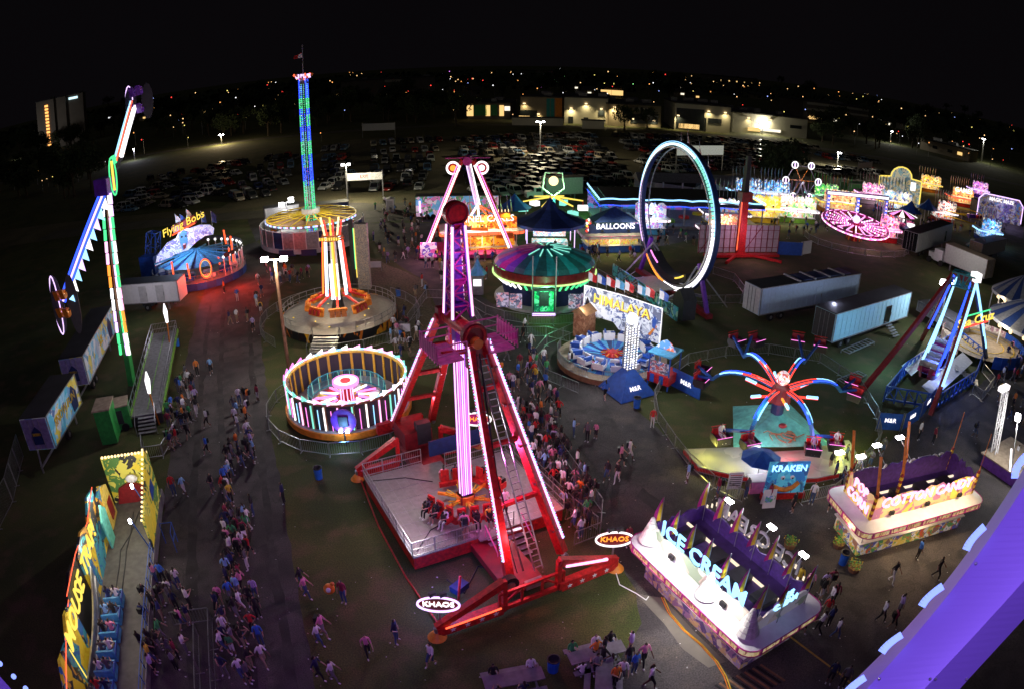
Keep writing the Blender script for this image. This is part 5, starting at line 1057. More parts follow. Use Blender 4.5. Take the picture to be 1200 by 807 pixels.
b = B(); b.ring(ce, 6.35, .12, .2, 'l_rose', 80, M=MT_, ks=['l_rose', 'l_white', 'l_pink']); b.ring(ce + Vector((0, 0, .35)), 5.7, .1, .1, 'l_pink', 60, M=MT_, ks=['l_pink', 'l_rose', 'magenta']); 
for i in range(20): a = 2 * pi * i / 20; bulbs(b, ce + MT_ @ Vector((1.6 * cos(a), 1.6 * sin(a), .2)), ce + MT_ @ Vector((5.4 * cos(a), 5.4 * sin(a), .25)), 9, .22, 'l_rose' if i % 3 else 'l_white', 'l_pink')
b.ball(ce + Vector((0, 0, .9)), .7, 'l_lilac'); b.done('light_string', o)
plight((c.x, c.y - 1, 6.5), (1, .35, .8), 700); plight((c.x, c.y - 5, 2), (1, .5, .6), 200)
fence('crowd_fence', arcpts((c.x, c.y), 10, 165, 375, 12, .85), 'round low fence enclosing the pink lit spinning ride', step=3.5)
a_, c_ = G(985, 268), G(1028, 266); o = thing('entrance_gantry', 'blue white lit truss gateway with a banner, right behind the pink spinning ride', 'gateway', ((a_.x + c_.x) / 2, (a_.y + c_.y) / 2 + 2, 0)); w_ = (c_.x - a_.x) / 2 + 1.4
for sx in (-1, 0, 1): b = B(); lattice(b, (sx * w_, 0, 0), (sx * w_, 0, 5.6), .5, .5, 5, .06, 'galv'); lg = b.done('post', o); b = B(); bulbs(b, (sx * w_, -.35, .3), (sx * w_, -.35, 5.4), 14, .3, 'l_lilac', 'l_blue'); b.done('light_string', lg)
b = B(); b.box((0, 0, 5.9), (2 * w_ + 1, .5, .8), 'purple'); b.box((0, -.3, 5.9), (2 * w_ + .8, .06, .5), 't_white'); b.done('crossbeam', o)
plight((o.location.x, o.location.y - 1, 3), (.4, .4, 1), 260)
c = G(1058, 268); o = thing('spinning_cups_ride', 'small round ride with red and white lit canopy right of the blue white gateway', 'fairground ride', (c.x, c.y + 1, 0))
b = B(); b.lathe([(3.4, 2.6), (0, 3.6)], 'red', 16, ks=['l_pink', 'red', 't_white', 'red']); b.done('canopy', o); b = B(); b.tube((0, 0, 0), (0, 0, 3), .3, 'galv'); b.lathe([(3.6, .1), (3.6, .5), (0, .5)], 'navy', 20); b.done('base', o)
for i in range(6): b = B(); a = i * pi / 3; b.lathe([(.3, .5), (.8, .8), (.9, 1.3)], 't_white' if i % 2 else 'pink', 10, c=(2.4 * cos(a), 2.4 * sin(a), 0)); b.done('cup', o)
plight((c.x, c.y - 2.5, 2.4), (1, .4, .5), 200)
# ================= yeti bobs ride =================
c = G(222, 334); c.y += 3.6; o = thing('bobs_ride', 'round bobs ride with blue star canopy, white yeti scenery and a red yellow neon sign', 'fairground ride', c)
RB = 6.8
b = B(); b.lathe([(RB, .9), (RB - 1.6, 1.0), (0, 1.0)], 'offwhite', 32); b.done('platform', o)
b = B(); b.lathe([(RB, .05), (RB, 1.0)], 'blue', 32, ks=['blue', 'canvasblue']); b.done('skirt', o)
b = B(); n = 22; b.lathe([(5.6, 2.7), (0, 3.9)], 'skyblue', n, ks=['skyblue', P('paleblue', (.25, .45, .75), .5), 'blue', 'skyblue'], a0=R_(215), a1=R_(370))
for i in range(14): a = R_(i * 26); b.bar((.5 * cos(a), .5 * sin(a), 3.8), (6.3 * cos(a), 6.3 * sin(a), 2.9), .22, 'skyblue')
b.done('canopy', o)
for i in range(12):
    a = i * pi / 6 + .2; b = B(); M = TM((5.3 * cos(a), 5.3 * sin(a), 1.1), a); b.box(M @ Vector((0, 0, .35)), (1.2, 1.5, .6), 'blue' if i % 2 else 'white', M=M.to_3x3()); b.box(M @ Vector((-.5, 0, .8)), (.15, 1.5, .5), 'skyblue', M=M.to_3x3()); b.done('car', o)
base = (c.x, c.y + 1.2)
def RL(px, py, doff=0): v = R(px, py, base, doff); return Vector((v.x - c.x, v.y - c.y, v.z))
yeti = MUR('yetiart', [(.5, .55, .8), (.75, .8, .95), (.35, .35, .7), (.85, .88, 1), (.2, .2, .5)], 1.1, .5, 3)  # lamp light put into the yeti art as a glow
def slab(b, pix, k, th=.3, doff=0):
    f = [RL(p[0], p[1], doff) for p in pix]; nrm = Vector((c.x, c.y, 0)).normalized() * th; n = len(f)
    b.add(f + [v + nrm for v in f], [tuple(range(n)), tuple(range(n, 2 * n))[::-1]] + [(i, (i + 1) % n, n + (i + 1) % n, n + i) for i in range(n)], k)
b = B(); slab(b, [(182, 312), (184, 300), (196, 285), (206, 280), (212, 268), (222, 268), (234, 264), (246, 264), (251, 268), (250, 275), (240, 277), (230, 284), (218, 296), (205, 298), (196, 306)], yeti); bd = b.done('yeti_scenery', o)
b = B(); slab(b, [(211, 284), (210, 276), (214, 270), (219, 272), (220, 284), (217, 292), (214, 293)], 'skyblue', .12, -.25); slab(b, [(214, 286), (218, 285), (218, 291), (215, 293)], 'darkred', .1, -.4)
for q in ((213, 278), (217.5, 277)): b.ball(RL(*q, -.4), .13, 'black', 6)
slab(b, [(214.5, 286), (217.5, 285.4), (217.3, 286.6), (214.8, 287.2)], 'white', .06, -.5); b.done('yeti_face', bd)
x0, x1 = RL(201, 272, -.4), RL(228, 258, -.4); b = B(); d = x1 - x0
b.text('Flying Bobs', 1.45, 'l_yellow', frame((x0 + x1) / 2 + Vector((0, -.1, .25)), d, (0, 0, 1)), .06, shear=.3); b.bar(x0 + Vector((0, 0, -.5)), x1 + Vector((0, 0, -.45)), .16, 'l_neon'); b.bar(x0 + Vector((0, .3, .1)), x1 + Vector((0, .3, .1)), .12, 'darkred', 1.2); b.done('neon_sign', o)
for q in ((206, 262, 'white'), (212, 262, 'blue'), (236, 258, 'navy'), (248, 258, 'navy'), (219, 256, 'white')):
    p = RL(q[0], q[1]); b = B(); flagmesh(b, (p.x, p.y, p.z - 1), 2.3, .7, 1.6, q[2], a=.4); b.done('flag', o)
for (xa, ya), (xb, yb) in (((201, 307), (204, 327)), ((219, 309), (223, 327)), ((256, 301), (259, 318)), ((268, 291), (270, 310)), ((262, 270), (265, 286)), ((270, 277), (274, 307))):
    b = B(); dd = -7.5 if xa < 256 else -4.5; b.bar(RL(xa, ya, dd), RL(xb, yb, dd), .16, 'l_neon'); b.done('neon_tube', o)
b = B(); cc = RL(241, 315, -8.0); b.ring(cc, 1.25, .14, .14, 'l_neon', 24, M=Matrix.Rotation(R_(28), 3, 'Z') @ Matrix.Rotation(pi / 2, 3, 'X') @ Matrix.Diagonal((.62, 1, 1))); b.ring(cc, 1.1, .06, .1, 'l_yellow', 24, M=Matrix.Rotation(R_(28), 3, 'Z') @ Matrix.Rotation(pi / 2, 3, 'X') @ Matrix.Diagonal((.62, 1, 1))); b.done('neon_ring', o)
b = B()
for i in range(26):
    a = R_(200 + i * 7); b.bar((RB * cos(a), RB * sin(a), 1), (RB * cos(a), RB * sin(a), 2), .05, 'galv'); a2 = a + R_(7)
    for z in (1.5, 2): b.bar((RB * cos(a), RB * sin(a), z), (RB * cos(a2), RB * sin(a2), z), .05, 'galv')
b.done('railing', o)
b = B(); lattice(b, (-9.5, 2.5, 0), (-8.5, 3, 6), 1.8, 1.6, 3, .1, 'blue'); b.box((-9, 1.5, 1.5), (2.6, 2, 3), 'blue'); b.done('folded_frame', o)
b = B(); 
for i in range(14): a = R_(-30 + i * 10); b.bar((RB * .95 * cos(a), RB * .95 * sin(a), 1), (RB * .95 * cos(a), RB * .95 * sin(a), 3.6), .1, 'white'); b.ball((RB * .95 * cos(a), RB * .95 * sin(a), 3.5), .2, 't_white', 5)
b.lathe([(RB * .97, 3.4), (RB * .97, 4.0)], 'dark', 32, a0=R_(-30), a1=R_(110)); b.done('back_rail', o)
plight((c.x - 1, c.y - 3.5, 6), (.5, .65, 1), 950, .3); plight((c.x + 5, c.y - 7.5, 2.2), (1, .05, .02), 1000, .3); plight((c.x + 9, c.y - 5, 2.0), (1, .03, .01), 700, .3)

# ================= left swing-arm ride =================
m0 = G(158, 462); Z = thing('swing_arm_ride', 'tall lit mast ride with one long blue arm hanging and one arm raised', 'fairground ride', (m0.x, m0.y, 0))
def RZ(px, py, doff=0): v = R(px, py, m0, doff); return Vector((v.x - m0.x, v.y - m0.y, v.z))
hub = RZ(127, 222)
b = B(); b.bar((0, 0, 1), hub * .35, .6, 'green', w2=.55); b.bar(hub * .35, hub, .55, 'wood', w2=.4); ms = b.done('mast', Z)
b = B(); segs = [('l_green', 't_white'), ('l_lilac', 'l_lilac'), ('l_white', 'l_green'), ('l_orange', 'l_white'), ('l_rose', 'l_lilac'), ('l_green', 'l_mint'), ('l_white', 'l_rose')]
for i in range(14):
    f0, f1 = .22 + .055 * i, .22 + .055 * i + .05
    for q, sx in enumerate((-.5, .28, .5)):
        k = segs[(i // 2 + q) % 7][q % 2]; b.bar(hub * f0 + Vector((sx, -.42, 0)), hub * f1 + Vector((sx * .9, -.42, 0)), .2, k)
b.done('light_strip', ms)
b = B(); b.box(hub + Vector((-.3, 0, .3)), (1.4, 1.6, 1.4), 'purple'); b.box(hub + Vector((-1.2, .8, -.3)), (1.2, .5, 2.2), 'dark'); b.done('hub', Z)
e1 = RZ(78, 352, -1.5); b = B(); b.bar(hub, e1, .7, 'navy', .5, w2=.4); la = b.done('lower_arm', Z)
b = B(); up = (hub - e1).normalized(); sd = Vector((up.z, 0, -up.x)) * .5
for off, k in ((-.5, 'l_blue'), (-.15, 'l_lilac'), (.1, 'l_blue')): b.bar(e1 + sd * off * 2 + Vector((0, -.4, 0)), hub + sd * off * 2 + Vector((0, -.4, 0)), .16, k)
for i in range(10):
    p = e1.lerp(hub, .04 + i * .09) ; L_ = (hub - e1).length * .088
    b.add([p + sd * .6 + Vector((0, -.45, 0)), p + up * L_ * 1.05 + sd * .6 + Vector((0, -.45, 0)), p + up * L_ * .05 + sd * 2.5 + Vector((0, -.45, 0))], [(0, 1, 2)], ('l_ice', 'l_white', 'l_ice', 'l_lilac')[i % 4])
b.done('light_strip', la)
def gondola(px, py, doff, r_, par, big):
    sk_ = 'orange' if big else 'purple'  # raised gondola's seats given a darker colour to look dimly lit
    p = RZ(px, py, doff); b = B()
    for sgn in (-1, 1): b.prism([(.55 * cos(a * pi / 8) * 1, r_ * sin(a * pi / 8)) for a in range(16)], 'dark', .1, M=Matrix.Rotation(.5, 3, 'Z'), c=p + Vector((-.9 if sgn < 0 else .9, 0, 0)))
    b.path([p + Vector((-.95 + .4 * cos(a * pi / 8), -.2, r_ * sin(a * pi / 8))) for a in range(17)], .05, 'l_lilac', 5)
    for i, (dx, dz) in enumerate(((-.35, .9), (.35, 1.0), (-.4, -.6), (.35, -.6))): seat(b, TM(p + Vector((dx, -.2, dz - .6)), 0, .3), sk_, harness=sk_); b.box(p + Vector((dx * 1.2, -.5, dz)), (.2, .1, .25), 'l_warm' if i % 2 else 'l_lilac')
    b.done('gondola', par)
gondola(77, 357, -1.5, 2.6, la, 1)
e2 = RZ(157, 118, 3); k1 = RZ(139, 188, 1); b = B(); b.bar(hub + Vector((0, 0, 0)), k1, .4, 'dark'); b.bar(k1, e2, .5, 'dark', w2=.3); ua = b.done('upper_arm', Z)
b = B(); b.bar(k1 + Vector((-.3, -.3, 0)), e2 + Vector((-.15, -.3, 0)), .14, 'l_ice'); b.bar(k1 + Vector((.5, -.3, .3)), e2 + Vector((.25, -.3, -.5)), .3, 'l_white'); b.bar(k1 + Vector((0, -.35, 0)), e2 + Vector((0, -.35, 0)), .1, 't_red'); b.bar(k1 + Vector((-.1, -.4, -.2)), k1 + Vector((-.3, -.4, .5)), .3, 'l_green')
kk = RZ(137, 208); b.path([kk + Vector((.35 * cos(a * pi / 10), -.6, 1.6 * sin(a * pi / 10) + .2)) for a in range(21)], .07, 'l_green', 5); b.bar(kk + Vector((0, -.6, -1.0)), kk + Vector((0, -.6, 1.5)), .16, 'l_yellow'); b.done('light_strip', ua)
gondola(163, 120, 3, 1.6, ua, 0)
# base trailer with loading deck
q0, q1 = G(158, 498), G(182, 400); d = q1 - q0; an = math.atan2(d.y, d.x)
o = thing('loading_deck', 'long grey steel loading deck with rails and green edge beams beside the swing arm mast', 'platform', (q0.x + 1.2, q0.y, 0), an)
Ld = d.length; b = B(); b.box((Ld / 2, -.3, 1.0), (Ld, 2.8, .1), 'grey'); b.box((Ld / 2, -.3, .5), (Ld, 2.6, .8), 'dark'); b.box((Ld / 2, -.3, 1.06), (Ld * .9, .08, .02), 'lime'); b.done('deck', o)
b = B()
for y in (-1.7, 1.1):
    n = int(Ld / 1.5)
    for i in range(n + 1): b.bar((i * Ld / n, y, 1), (i * Ld / n, y, 2.1), .06, 'galv')
    for z in (1.5, 2.1): b.bar((0, y, z), (Ld, y, z), .05, 'galv')
for z in (1.5, 2.1): b.bar((Ld, -1.7, z), (Ld, 1.1, z), .05, 'galv')
for i in range(16): b.bar((Ld, -1.7 + i * .18, 1), (Ld, -1.7 + i * .18, 2.1), .03, 'galv')
for y in (-1.75, 1.15): b.bar((0, y, 1.0), (Ld, y, 1.0), .15, 'lime', .3)
b.done('railing', o)
b = B()
for i in range(5): b.box((-.3 * i - .2, -.3, .9 - .18 * i), (.3, 1.6, .06), 'galv')
for y in (-1.2, .6): b.bar((0, y, 2), (-1.6, y, 1), .06, 'galv'); b.bar((-1.6, y, 0), (-1.6, y, 1), .06, 'galv')
b.done('steps', o)
b = B(); b.box((-1.2, 3.0, 1.6), (2.2, 1.4, 3.0), 'green'); b.box((-1.2, 3.0, 3.15), (2.4, 1.6, .12), 'tan'); b.done('control_cabin', o)
for (xa, ya), (xb, yb), (xc, yc) in (((200, 412), (196, 378), (192, 356)), ((187, 497), (175, 460), (171, 435))):
    f_ = G(xa, ya); z1, z2 = R(xb, yb, f_).z, R(xc, yc, f_).z; oo = thing('lamp_wand', 'white wand lamp on a yellow pole, ' + ('far' if ya < 450 else 'near') + ' end of the grey loading deck', 'lamp', f_)
    b = B(); tp = R(xb, yb, f_) - f_; b.bar((0, 0, 0), tp, .1, 'orange'); b.done('pole', oo); b = B(); t2 = R(xc, yc, f_) - f_; b.tube(tp, tp.lerp(t2, .6), .14, 'l_white', .24); b.tube(tp.lerp(t2, .6), t2, .24, 'l_white', .05); b.done('lamp', oo); plight(f_ + t2 + Vector((.4, -.3, 0)), (.95, .9, 1), 130)
o = thing('electric_box', 'green generator trailer parked at the near end of the swing arm deck', 'generator', G(140, 500), .5)
b = B(); b.box((0, 0, 1.2), (2.6, 1.8, 2.0), 'green'); b.box((0, 0, 2.25), (2.7, 1.9, .1), 'tan'); b.box((0, -.92, 1.3), (1.4, .04, 1.2), 'dark'); b.done('body', o); b = B(); b.tube((-.7, -1, .35), (-.7, -.75, .35), .35, 'tyre', n=12); b.tube((.7, -1, .35), (.7, -.75, .35), .35, 'tyre', n=12); b.done('wheels', o); o.name = 'generator_trailer'

# ================= trailers and trucks =================
def trailer(name, label, pa, pb, dep, h, side, endk, roof='roofdark', cat='trailer', z0=1.0, world=False, door=None, tractor=None, roofbits=0, vents=0, extra=None):
    a, c_ = (Vector(pa), Vector(pb)) if world else (G(*pa), G(*pb)); d = c_ - a; L = d.length; an = math.atan2(d.y, d.x)
    o = thing(name, label, cat, (a.x, a.y, 0), an)     # local x along the near side, body extends to +y
    b = B(); b.box((L / 2, dep / 2, z0 + (h - z0) / 2), (L, dep, h - z0), side); b.box((L / 2, dep / 2, h + .03), (L + .04, dep + .04, .07), roof)
    b.box((-.02, dep / 2, z0 + (h - z0) / 2), (.05, dep - .1, h - z0 - .1), endk); b.box((L / 2, dep / 2, z0 - .1), (L * .9, dep * .7, .2), 'dark'); bo = b.done('body', o)
    b = B()
    for x in (.08, L - .08): b.bar((x, -.03, z0), (x, -.03, h), .1, 'steel')
    b.bar((0, -.03, h), (L, -.03, h), .08, 'steel'); b.bar((0, -.03, z0), (L, -.03, z0), .1, 'steel')
    for i in range(int(L / .9)): b.bar((.5 + i * .9, -.015, z0 + .1), (.5 + i * .9, -.015, h - .1), .03, side)
    b.done('trim', bo)
    b = B()
    for x in (L * .78, L * .8):
        for y in (.35, dep - .35): b.bar((x, y, 0), (x, y, z0), .09, 'steel')
    for i in range(int(L / .6)): b.box((.3 + i * .6, -.045, z0 + .02), (.3, .01, .06), 'red' if i % 2 else 'white')
    for y in (dep * .3, dep * .5, dep * .7): b.bar((-.07, y, z0 + .1), (-.07, y, h - .15), .04, 'steel')
    b.box((L * .45, dep * .5, z0 - .35), (L * .18, dep * .75, .35), 'dark'); b.done('undercarriage', bo)
    for x in (L * .12, L * .21) if L > 9 else (L * .45,):
        b = B(); 
        for y in (.05, dep - .35): b.tube((x, y, .45), (x, y + .3, .45), .45, 'tyre', n=14); b.tube((x, y - .02, .45), (x, y + .3, .45), .2, 'galv', n=8)
        b.done('wheel', o)
    if door:
        b = B()
        for x, w_, k in door: b.box((L * x, -.05, z0 + .15 + 1.0), (w_, .06, 2.0), k); b.bar((L * x + w_ / 2, -.1, z0 + .9), (L * x + w_ / 2, -.1, z0 + 1.3), .06, 'steel')
        b.done('door', bo)
    if roofbits:
        b = B(); 
        for i in range(roofbits): x = L * (.35 + .6 * i / roofbits); b.box((x, dep * .5, h + .2), (.25, dep, .2), 'galv')
        b.box((L * .65, dep * .5, h + .12), (L * .5, dep * .8, .1), 'navy'); b.done('roof_rack', bo)
    if vents: b = B(); [b.box((L * (.3 + .4 * i), dep * .5, h + .15), (.6, .6, .25), 'galv') for i in range(vents)]; b.done('roof_vent', bo)
    if tractor:
        b = B(); x = L + 1.4 if tractor > 0 else -1.4; s = tractor
        b.box((x, dep / 2, 1.5), (1.8, 2.3, 2.0), 'white'); b.box((x + s * 1.5, dep / 2, 1.1), (1.4, 1.9, 1.1), 'white'); b.box((x + s * .93, dep / 2, 2.1), (.06, 2.0, .7), 'glass'); b.box((x, dep / 2 - 1.17, 2.0), (1.0, .04, .7), 'glass'); b.box((x + s * 2.22, dep / 2, .9), (.05, 1.6, .5), 'galv'); cb = b.done('cab', o)
        b = B()
        for xx in (x + s * 1.5, x - s * 1.1):
            for y in (.1, dep - .4): b.tube((xx, y, .5), (xx, y + .3, .5), .5, 'tyre', n=12)
        b.done('wheels', cb)
    return o, L
mt_ = MUR('trailerart', [(.15, .35, .6), (.1, .5, .7), (.3, .6, .8), (.7, .6, .1), (.6, .65, .7), (.1, .2, .45)], .55, .12, 2)
mt2 = MUR('trailerart2', [(.35, .45, .6), (.6, .65, .7), (.2, .5, .7), (.6, .55, .15), (.12, .3, .5)], .6, .1, 2)
lil = P('lilac', (.22, .2, .4), .5)
# long side faces the midway: local +x runs away from the wheel, body lies to its left
a1, a2 = G(67, 538, 0), G(97, 470, 0)
def trL(name, label, pa, pb, art, txt):
    a, c_ = G(*pa), G(*pb); o, L = trailer(name, label, a, c_, 2.6, 4.0, art, lil, world=True, z0=1.2)
    b = B(); b.text(txt, 1.0, 'yellow', frame((L * .5, -.08, 2.7), (1, 0, 0), (0, 0, 1)), .02); b.prism([(-.6, 0), (.6, 0), (.8, 1.4), (0, 2.2), (-.8, 1.4)], 'navy', .04, c=(L * .8, -.06, 1.4)); b.done('artwork', o)
    b = B(); b.prism([(-.5, 0), (.5, 0), (.45, 1.1), (0, 1.6), (-.45, 1.1)], 'navy', .04, M=Matrix.Rotation(pi / 2, 3, 'Z'), c=(-.08, 1.3, 1.7)); b.box((-.09, 1.3, 2.6), (.02, .8, .25), 'yellow'); b.done('end_artwork', o)
    b = B(); b.bar((-1.6, 1.0, .5), (.2, .3, 1.1), .14, 'galv'); b.bar((-1.6, 1.0, .5), (.2, 1.9, 1.1), .14, 'galv'); b.bar((-1.6, 1, 0), (-1.6, 1, .7), .12, 'galv'); b.done('tow_bar', o)
trL('ride_trailer', 'painted trailer beside the mouse ride, lilac end with a figure', (70, 540), (100, 485), mt_, 'SNOW FUN')
trL('ride_trailer', 'blue painted trailer standing behind the grey loading deck', (108, 463), (139, 398), mt2, 'ICE')
trailer('white_trailer', 'white box trailer with two side doors in front of the yeti bobs ride', (143, 367), (213, 363), 2.6, 3.6, 'white', 'white', door=[(.42, 1.1, 'offwhite'), (.7, 1.1, 'offwhite')], z0=1.1)
pal = P('bluewhite', (.45, .6, .78), .5, 0, .08); pal2 = P('cyanwhite', (.4, .72, .85), .5, 0, .08)
trailer('long_trailer', 'pale blue long trailer with a racked dark roof on the grass', (887, 380), (1003, 357), 2.7, 4.0, pal, 'offwhite', roofbits=4, door=[(.55, 1.0, pal)], vents=0)
o, L = trailer('long_trailer', 'cyan lit long trailer with a dark doorway and steps', (972, 412), (1061, 380), 2.7, 4.0, pal2, 'dark', roof='roofdark', door=[(.68, 1.3, 'glass')])
b = B(); [b.box((L * .68, -.5 - .3 * i, 1.0 - .2 * i), (1.2, .3, .06), 'steel') for i in range(5)]; b.done('steps', o)
aa = G(972, 412); plight((aa.x + 4, aa.y - 5, 3.2), (.45, .8, 1), 600); aa = G(887, 380); plight((aa.x + 7, aa.y - 4, 4), (.65, .68, 1), 750)  # unseen fill lights added to brighten the two long trailers
trailer('box_truck', 'cream box truck with a white cab facing left, right of the pink spinning ride', (1072, 303), (1113, 287), 2.8, 4.2, 'offwhite', 'glass', tractor=0, door=[(.8, .9, 'glass')])
trailer('semi_truck', 'white semi trailer with a small cab behind the swing ship', (1152, 334), (1104, 313), -2.8, 4.0, 'offwhite', 'tan', roof='tan', tractor=1)
trailer('generator_box', 'cream box generator with vents on its roof standing in front of the magic maze', (1148, 308), (1176, 300), 2.8, 3.4, 'offwhite', 'tan', roof='galv', cat='generator', vents=2)
trailer('parked_semi', 'long grey white semi trailer parked behind the green kiddie ride', (640, 235), (683, 233), 2.8, 4.2, 'offwhite', 'steel', tractor=-1)
trailer('storage_trailer', 'white flat trailer with two lamps just left of the swing tower', (312, 268), (352, 262), 2.6, 3.4, 'offwhite', 'offwhite')
trailer('storage_trailer', 'dark blue low trailer with a scalloped roof edge right of the swing tower', (372, 262), (410, 258), 2.6, 3.2, 'navy', 'navy')
trailer('storage_trailer', 'green container behind the orange sandwich stand', (993, 232), (1022, 232), 3, 3.4, 'green', 'green', roof='green')
trailer('flatbed_trailer', 'low dark equipment trailer with speckled panels behind the blue swing ship', (1072, 372), (1118, 400), 2.6, 2.2, 'grey', 'dark')
for i, (a_, c_, lb) in enumerate((((985, 450), (1010, 440), 'silver folded ramp lying on grass right of the octopus fence'), ((990, 415), (1020, 402), 'silver aluminium ramp sections on the grass before the cyan trailer'))):
    p, q = G(*a_), G(*c_); o = thing('ramp', lb, 'ramp', p); b = B(); d = q - p; sd = Vector((-d.y, d.x, 0)).normalized() * .5
    b.bar(sd + Vector((0, 0, .3)), d + sd + Vector((0, 0, .3)), .1, 'galv'); b.bar(-sd + Vector((0, 0, .3)), d - sd + Vector((0, 0, .3)), .1, 'galv')
    for j in range(9): b.bar(d * (j / 8) + sd + Vector((0, 0, .3)), d * (j / 8) - sd + Vector((0, 0, .3)), .08, 'galv')
    b.bar(sd, sd + Vector((0, 0, .3)), .08, 'galv'); b.bar(d - sd, d - sd + Vector((0, 0, .3)), .08, 'galv'); b.done('frame', o)

aa = G(180, 372); plight((aa.x, aa.y - 3, 4.5), (.9, .88, 1), 260)  # unseen fill light added to bring out the white trailer
aa = G(1110, 318); plight((aa.x - 3, aa.y - 6, 6), (1, .93, .85), 700)  # extra unseen light added to brighten the parked trucks
# ================= blue swing ship =================
f1, f2 = G(1090, 486), G(1156, 424); f3, f4 = G(1006, 462), G(1080, 398); t1, t2 = G(1143, 330, 11.5), G(1117, 322, 11.5); cc = (f1 + f2 + f3 + f4) / 4
o = thing('swing_ship', 'large swinging ship ride with blue lit A-frame and a coloured neon sign', 'fairground ride', (cc.x, cc.y, 0)); L0 = Vector((cc.x, cc.y, 0))
for i, (f_, t_, k, lk) in enumerate(((f1, t1, 'darkred', 'l_ice'), (f2, t1, 'navy', 'l_ice'), (f3, t2, 'darkred', None), (f4, t2, 'darkred', 'l_blue'))):
    b = B(); f_, t_ = f_ - L0, t_ - L0; b.bar(f_, t_, .4, k); lg = b.done('leg', o)
    if lk: b = B(); b.bar(f_.lerp(t_, .22) + Vector((-.1, -.3, .1)), t_ + Vector((-.1, -.3, 0)), .2, lk); b.done('light_tube', lg)
b = B(); b.bar(t1 - L0, t2 - L0, .5, 'darkred'); lattice(b, t1 - L0 - Vector((0, 0, .2)), t2 - L0 - Vector((0, 0, .2)), 1.2, 1.2, 4, .08, 'teal'); b.box(t1 - L0 + Vector((0, 0, .4)), (.8, .8, .8), 't_white'); b.done('axle', o)
bc = G(1092, 430, 2.4) - L0; axd = (t1 - t2); axd.z = 0; axd.normalize(); sw = Vector((-axd.y, axd.x, 0)); 
hull = B(); n = 12
for i in range(n):
    def sec(j): u = (j / n - .5) * 2; x = u * 4.6; z = 1.1 * u * u; w = 1.25 * math.sqrt(max(.05, 1 - u * u * .9)); return [bc + sw * x + axd * (s_ * ww) + Vector((0, 0, z + zz)) for s_, ww, zz in ((-1, w, .6), (-1, w * .7, -.5), (1, w * .7, -.5), (1, w, .6))]
    p, q = sec(i), sec(i + 1); hull.add(p + q, [(0, 1, 5, 4), (1, 2, 6, 5), (2, 3, 7, 6)], 'darkred'); hull.bar(p[0], q[0], .12, 'galv'); hull.bar(p[3], q[3], .12, 'galv'); hull.add([(v + Vector((0, 0, .35))) for v in (p[1], p[2], q[2], q[1])], [(0, 1, 2, 3)], 'dark')
hull = hull.done('ship_hull', o)
for i in range(7): b = B(); p = bc + sw * (-3.6 + 1.2 * i) + Vector((0, 0, 1.1 * ((-3.6 + 1.2 * i) / 4.6) ** 2)); b.bar(p - axd * .9 + Vector((0, 0, .3)), p + axd * .9 + Vector((0, 0, .3)), .4, 'magenta'); b.bar(p - axd * .9 + sw * .2 + Vector((0, 0, .7)), p + axd * .9 + sw * .2 + Vector((0, 0, .7)), .1, 'offwhite', .6); b.done('bench', hull); SEATS.append((L0 + p + axd * .4 + Vector((0, 0, .15)), math.atan2(sw.y, sw.x) - pi / 2, 'ship', 0)); SEATS.append((L0 + p - axd * .4 + Vector((0, 0, .15)), math.atan2(sw.y, sw.x) - pi / 2, 'ship', 0))
b = B(); ax_m = (t1 + t2) / 2 - L0
for s_ in (-3.2, -1.2, 1.2, 3.2):
    for e in (-.9, .9): b.bar(bc + sw * s_ + axd * e + Vector((0, 0, .9)), ax_m + axd * e * .8, .12, 'navy'); b.bar(bc + sw * s_ + axd * e + Vector((-.1, -.15, .9)), ax_m + axd * e * .8 + Vector((-.1, -.15, 0)), .1, 'l_ice' if e < 0 else 'l_blue')
b.done('hanger_rods', o)
p0, p1 = G(1126, 380, 7) - L0, G(1152, 364, 7) - L0; b = B(); d = p1 - p0; p1 = p0 + d.normalized() * 3.4
p1 = p0 + Vector((2.8, -.9, 1.2)); b.text('Sea Cruz', 1.1, 'l_yellow', frame((p0 + p1) / 2, p1 - p0, (0, 0, 1)), .06, shear=.25); b.bar(p0 + Vector((0, .1, -.5)), p1 + Vector((0, .1, -.5)), .14, 'l_red'); b.bar(p0 + Vector((0, .1, .6)), p1 + Vector((0, .1, .6)), .1, 'l_green'); b.done('neon_sign', o)
b = B(); u = [G(*q) - L0 for q in ((1035, 470), (1060, 440), (1120, 400), (1150, 425), (1140, 450), (1095, 480))]
for p, q in zip(u, u[1:] + u[:1]):
    b.bar(p + Vector((0, 0, .3)), q + Vector((0, 0, .3)), .15, 'blue'); b.bar(p + Vector((0, 0, 1.5)), q + Vector((0, 0, 1.5)), .12, 'blue'); n = max(2, int((q - p).length / 1))
    for i in range(n): b.bar(p.lerp(q, i / n) + Vector((0, 0, .3)), p.lerp(q, (i + 1) / n) + Vector((0, 0, 1.5)), .08, 'blue'); b.bar(p.lerp(q, i / n), p.lerp(q, i / n) + Vector((0, 0, 1.5)), .1, 'blue')
b.done('base_truss', o)
b = B()
b.add([G(*q, 1.0) - L0 for q in ((1056, 428), (1100, 398), (1110, 405), (1068, 440))], [(0, 1, 2, 3)], 'offwhite'); b.add([G(*q, 1.0) - L0 for q in ((1080, 452), (1128, 412), (1140, 424), (1095, 465))], [(0, 1, 2, 3)], 'offwhite'); b.done('deck', o)
b = B(); s0 = G(1118, 442) - L0; 
for i in range(6): b.box(s0 + Vector((.42 * i, -.3 * i, 1.1 - .19 * i)), (.4, 1.6, .06), 'galv', -.6)
b.done('steps', o)
for q in ((1063, 325), (1102, 322)):
    pass
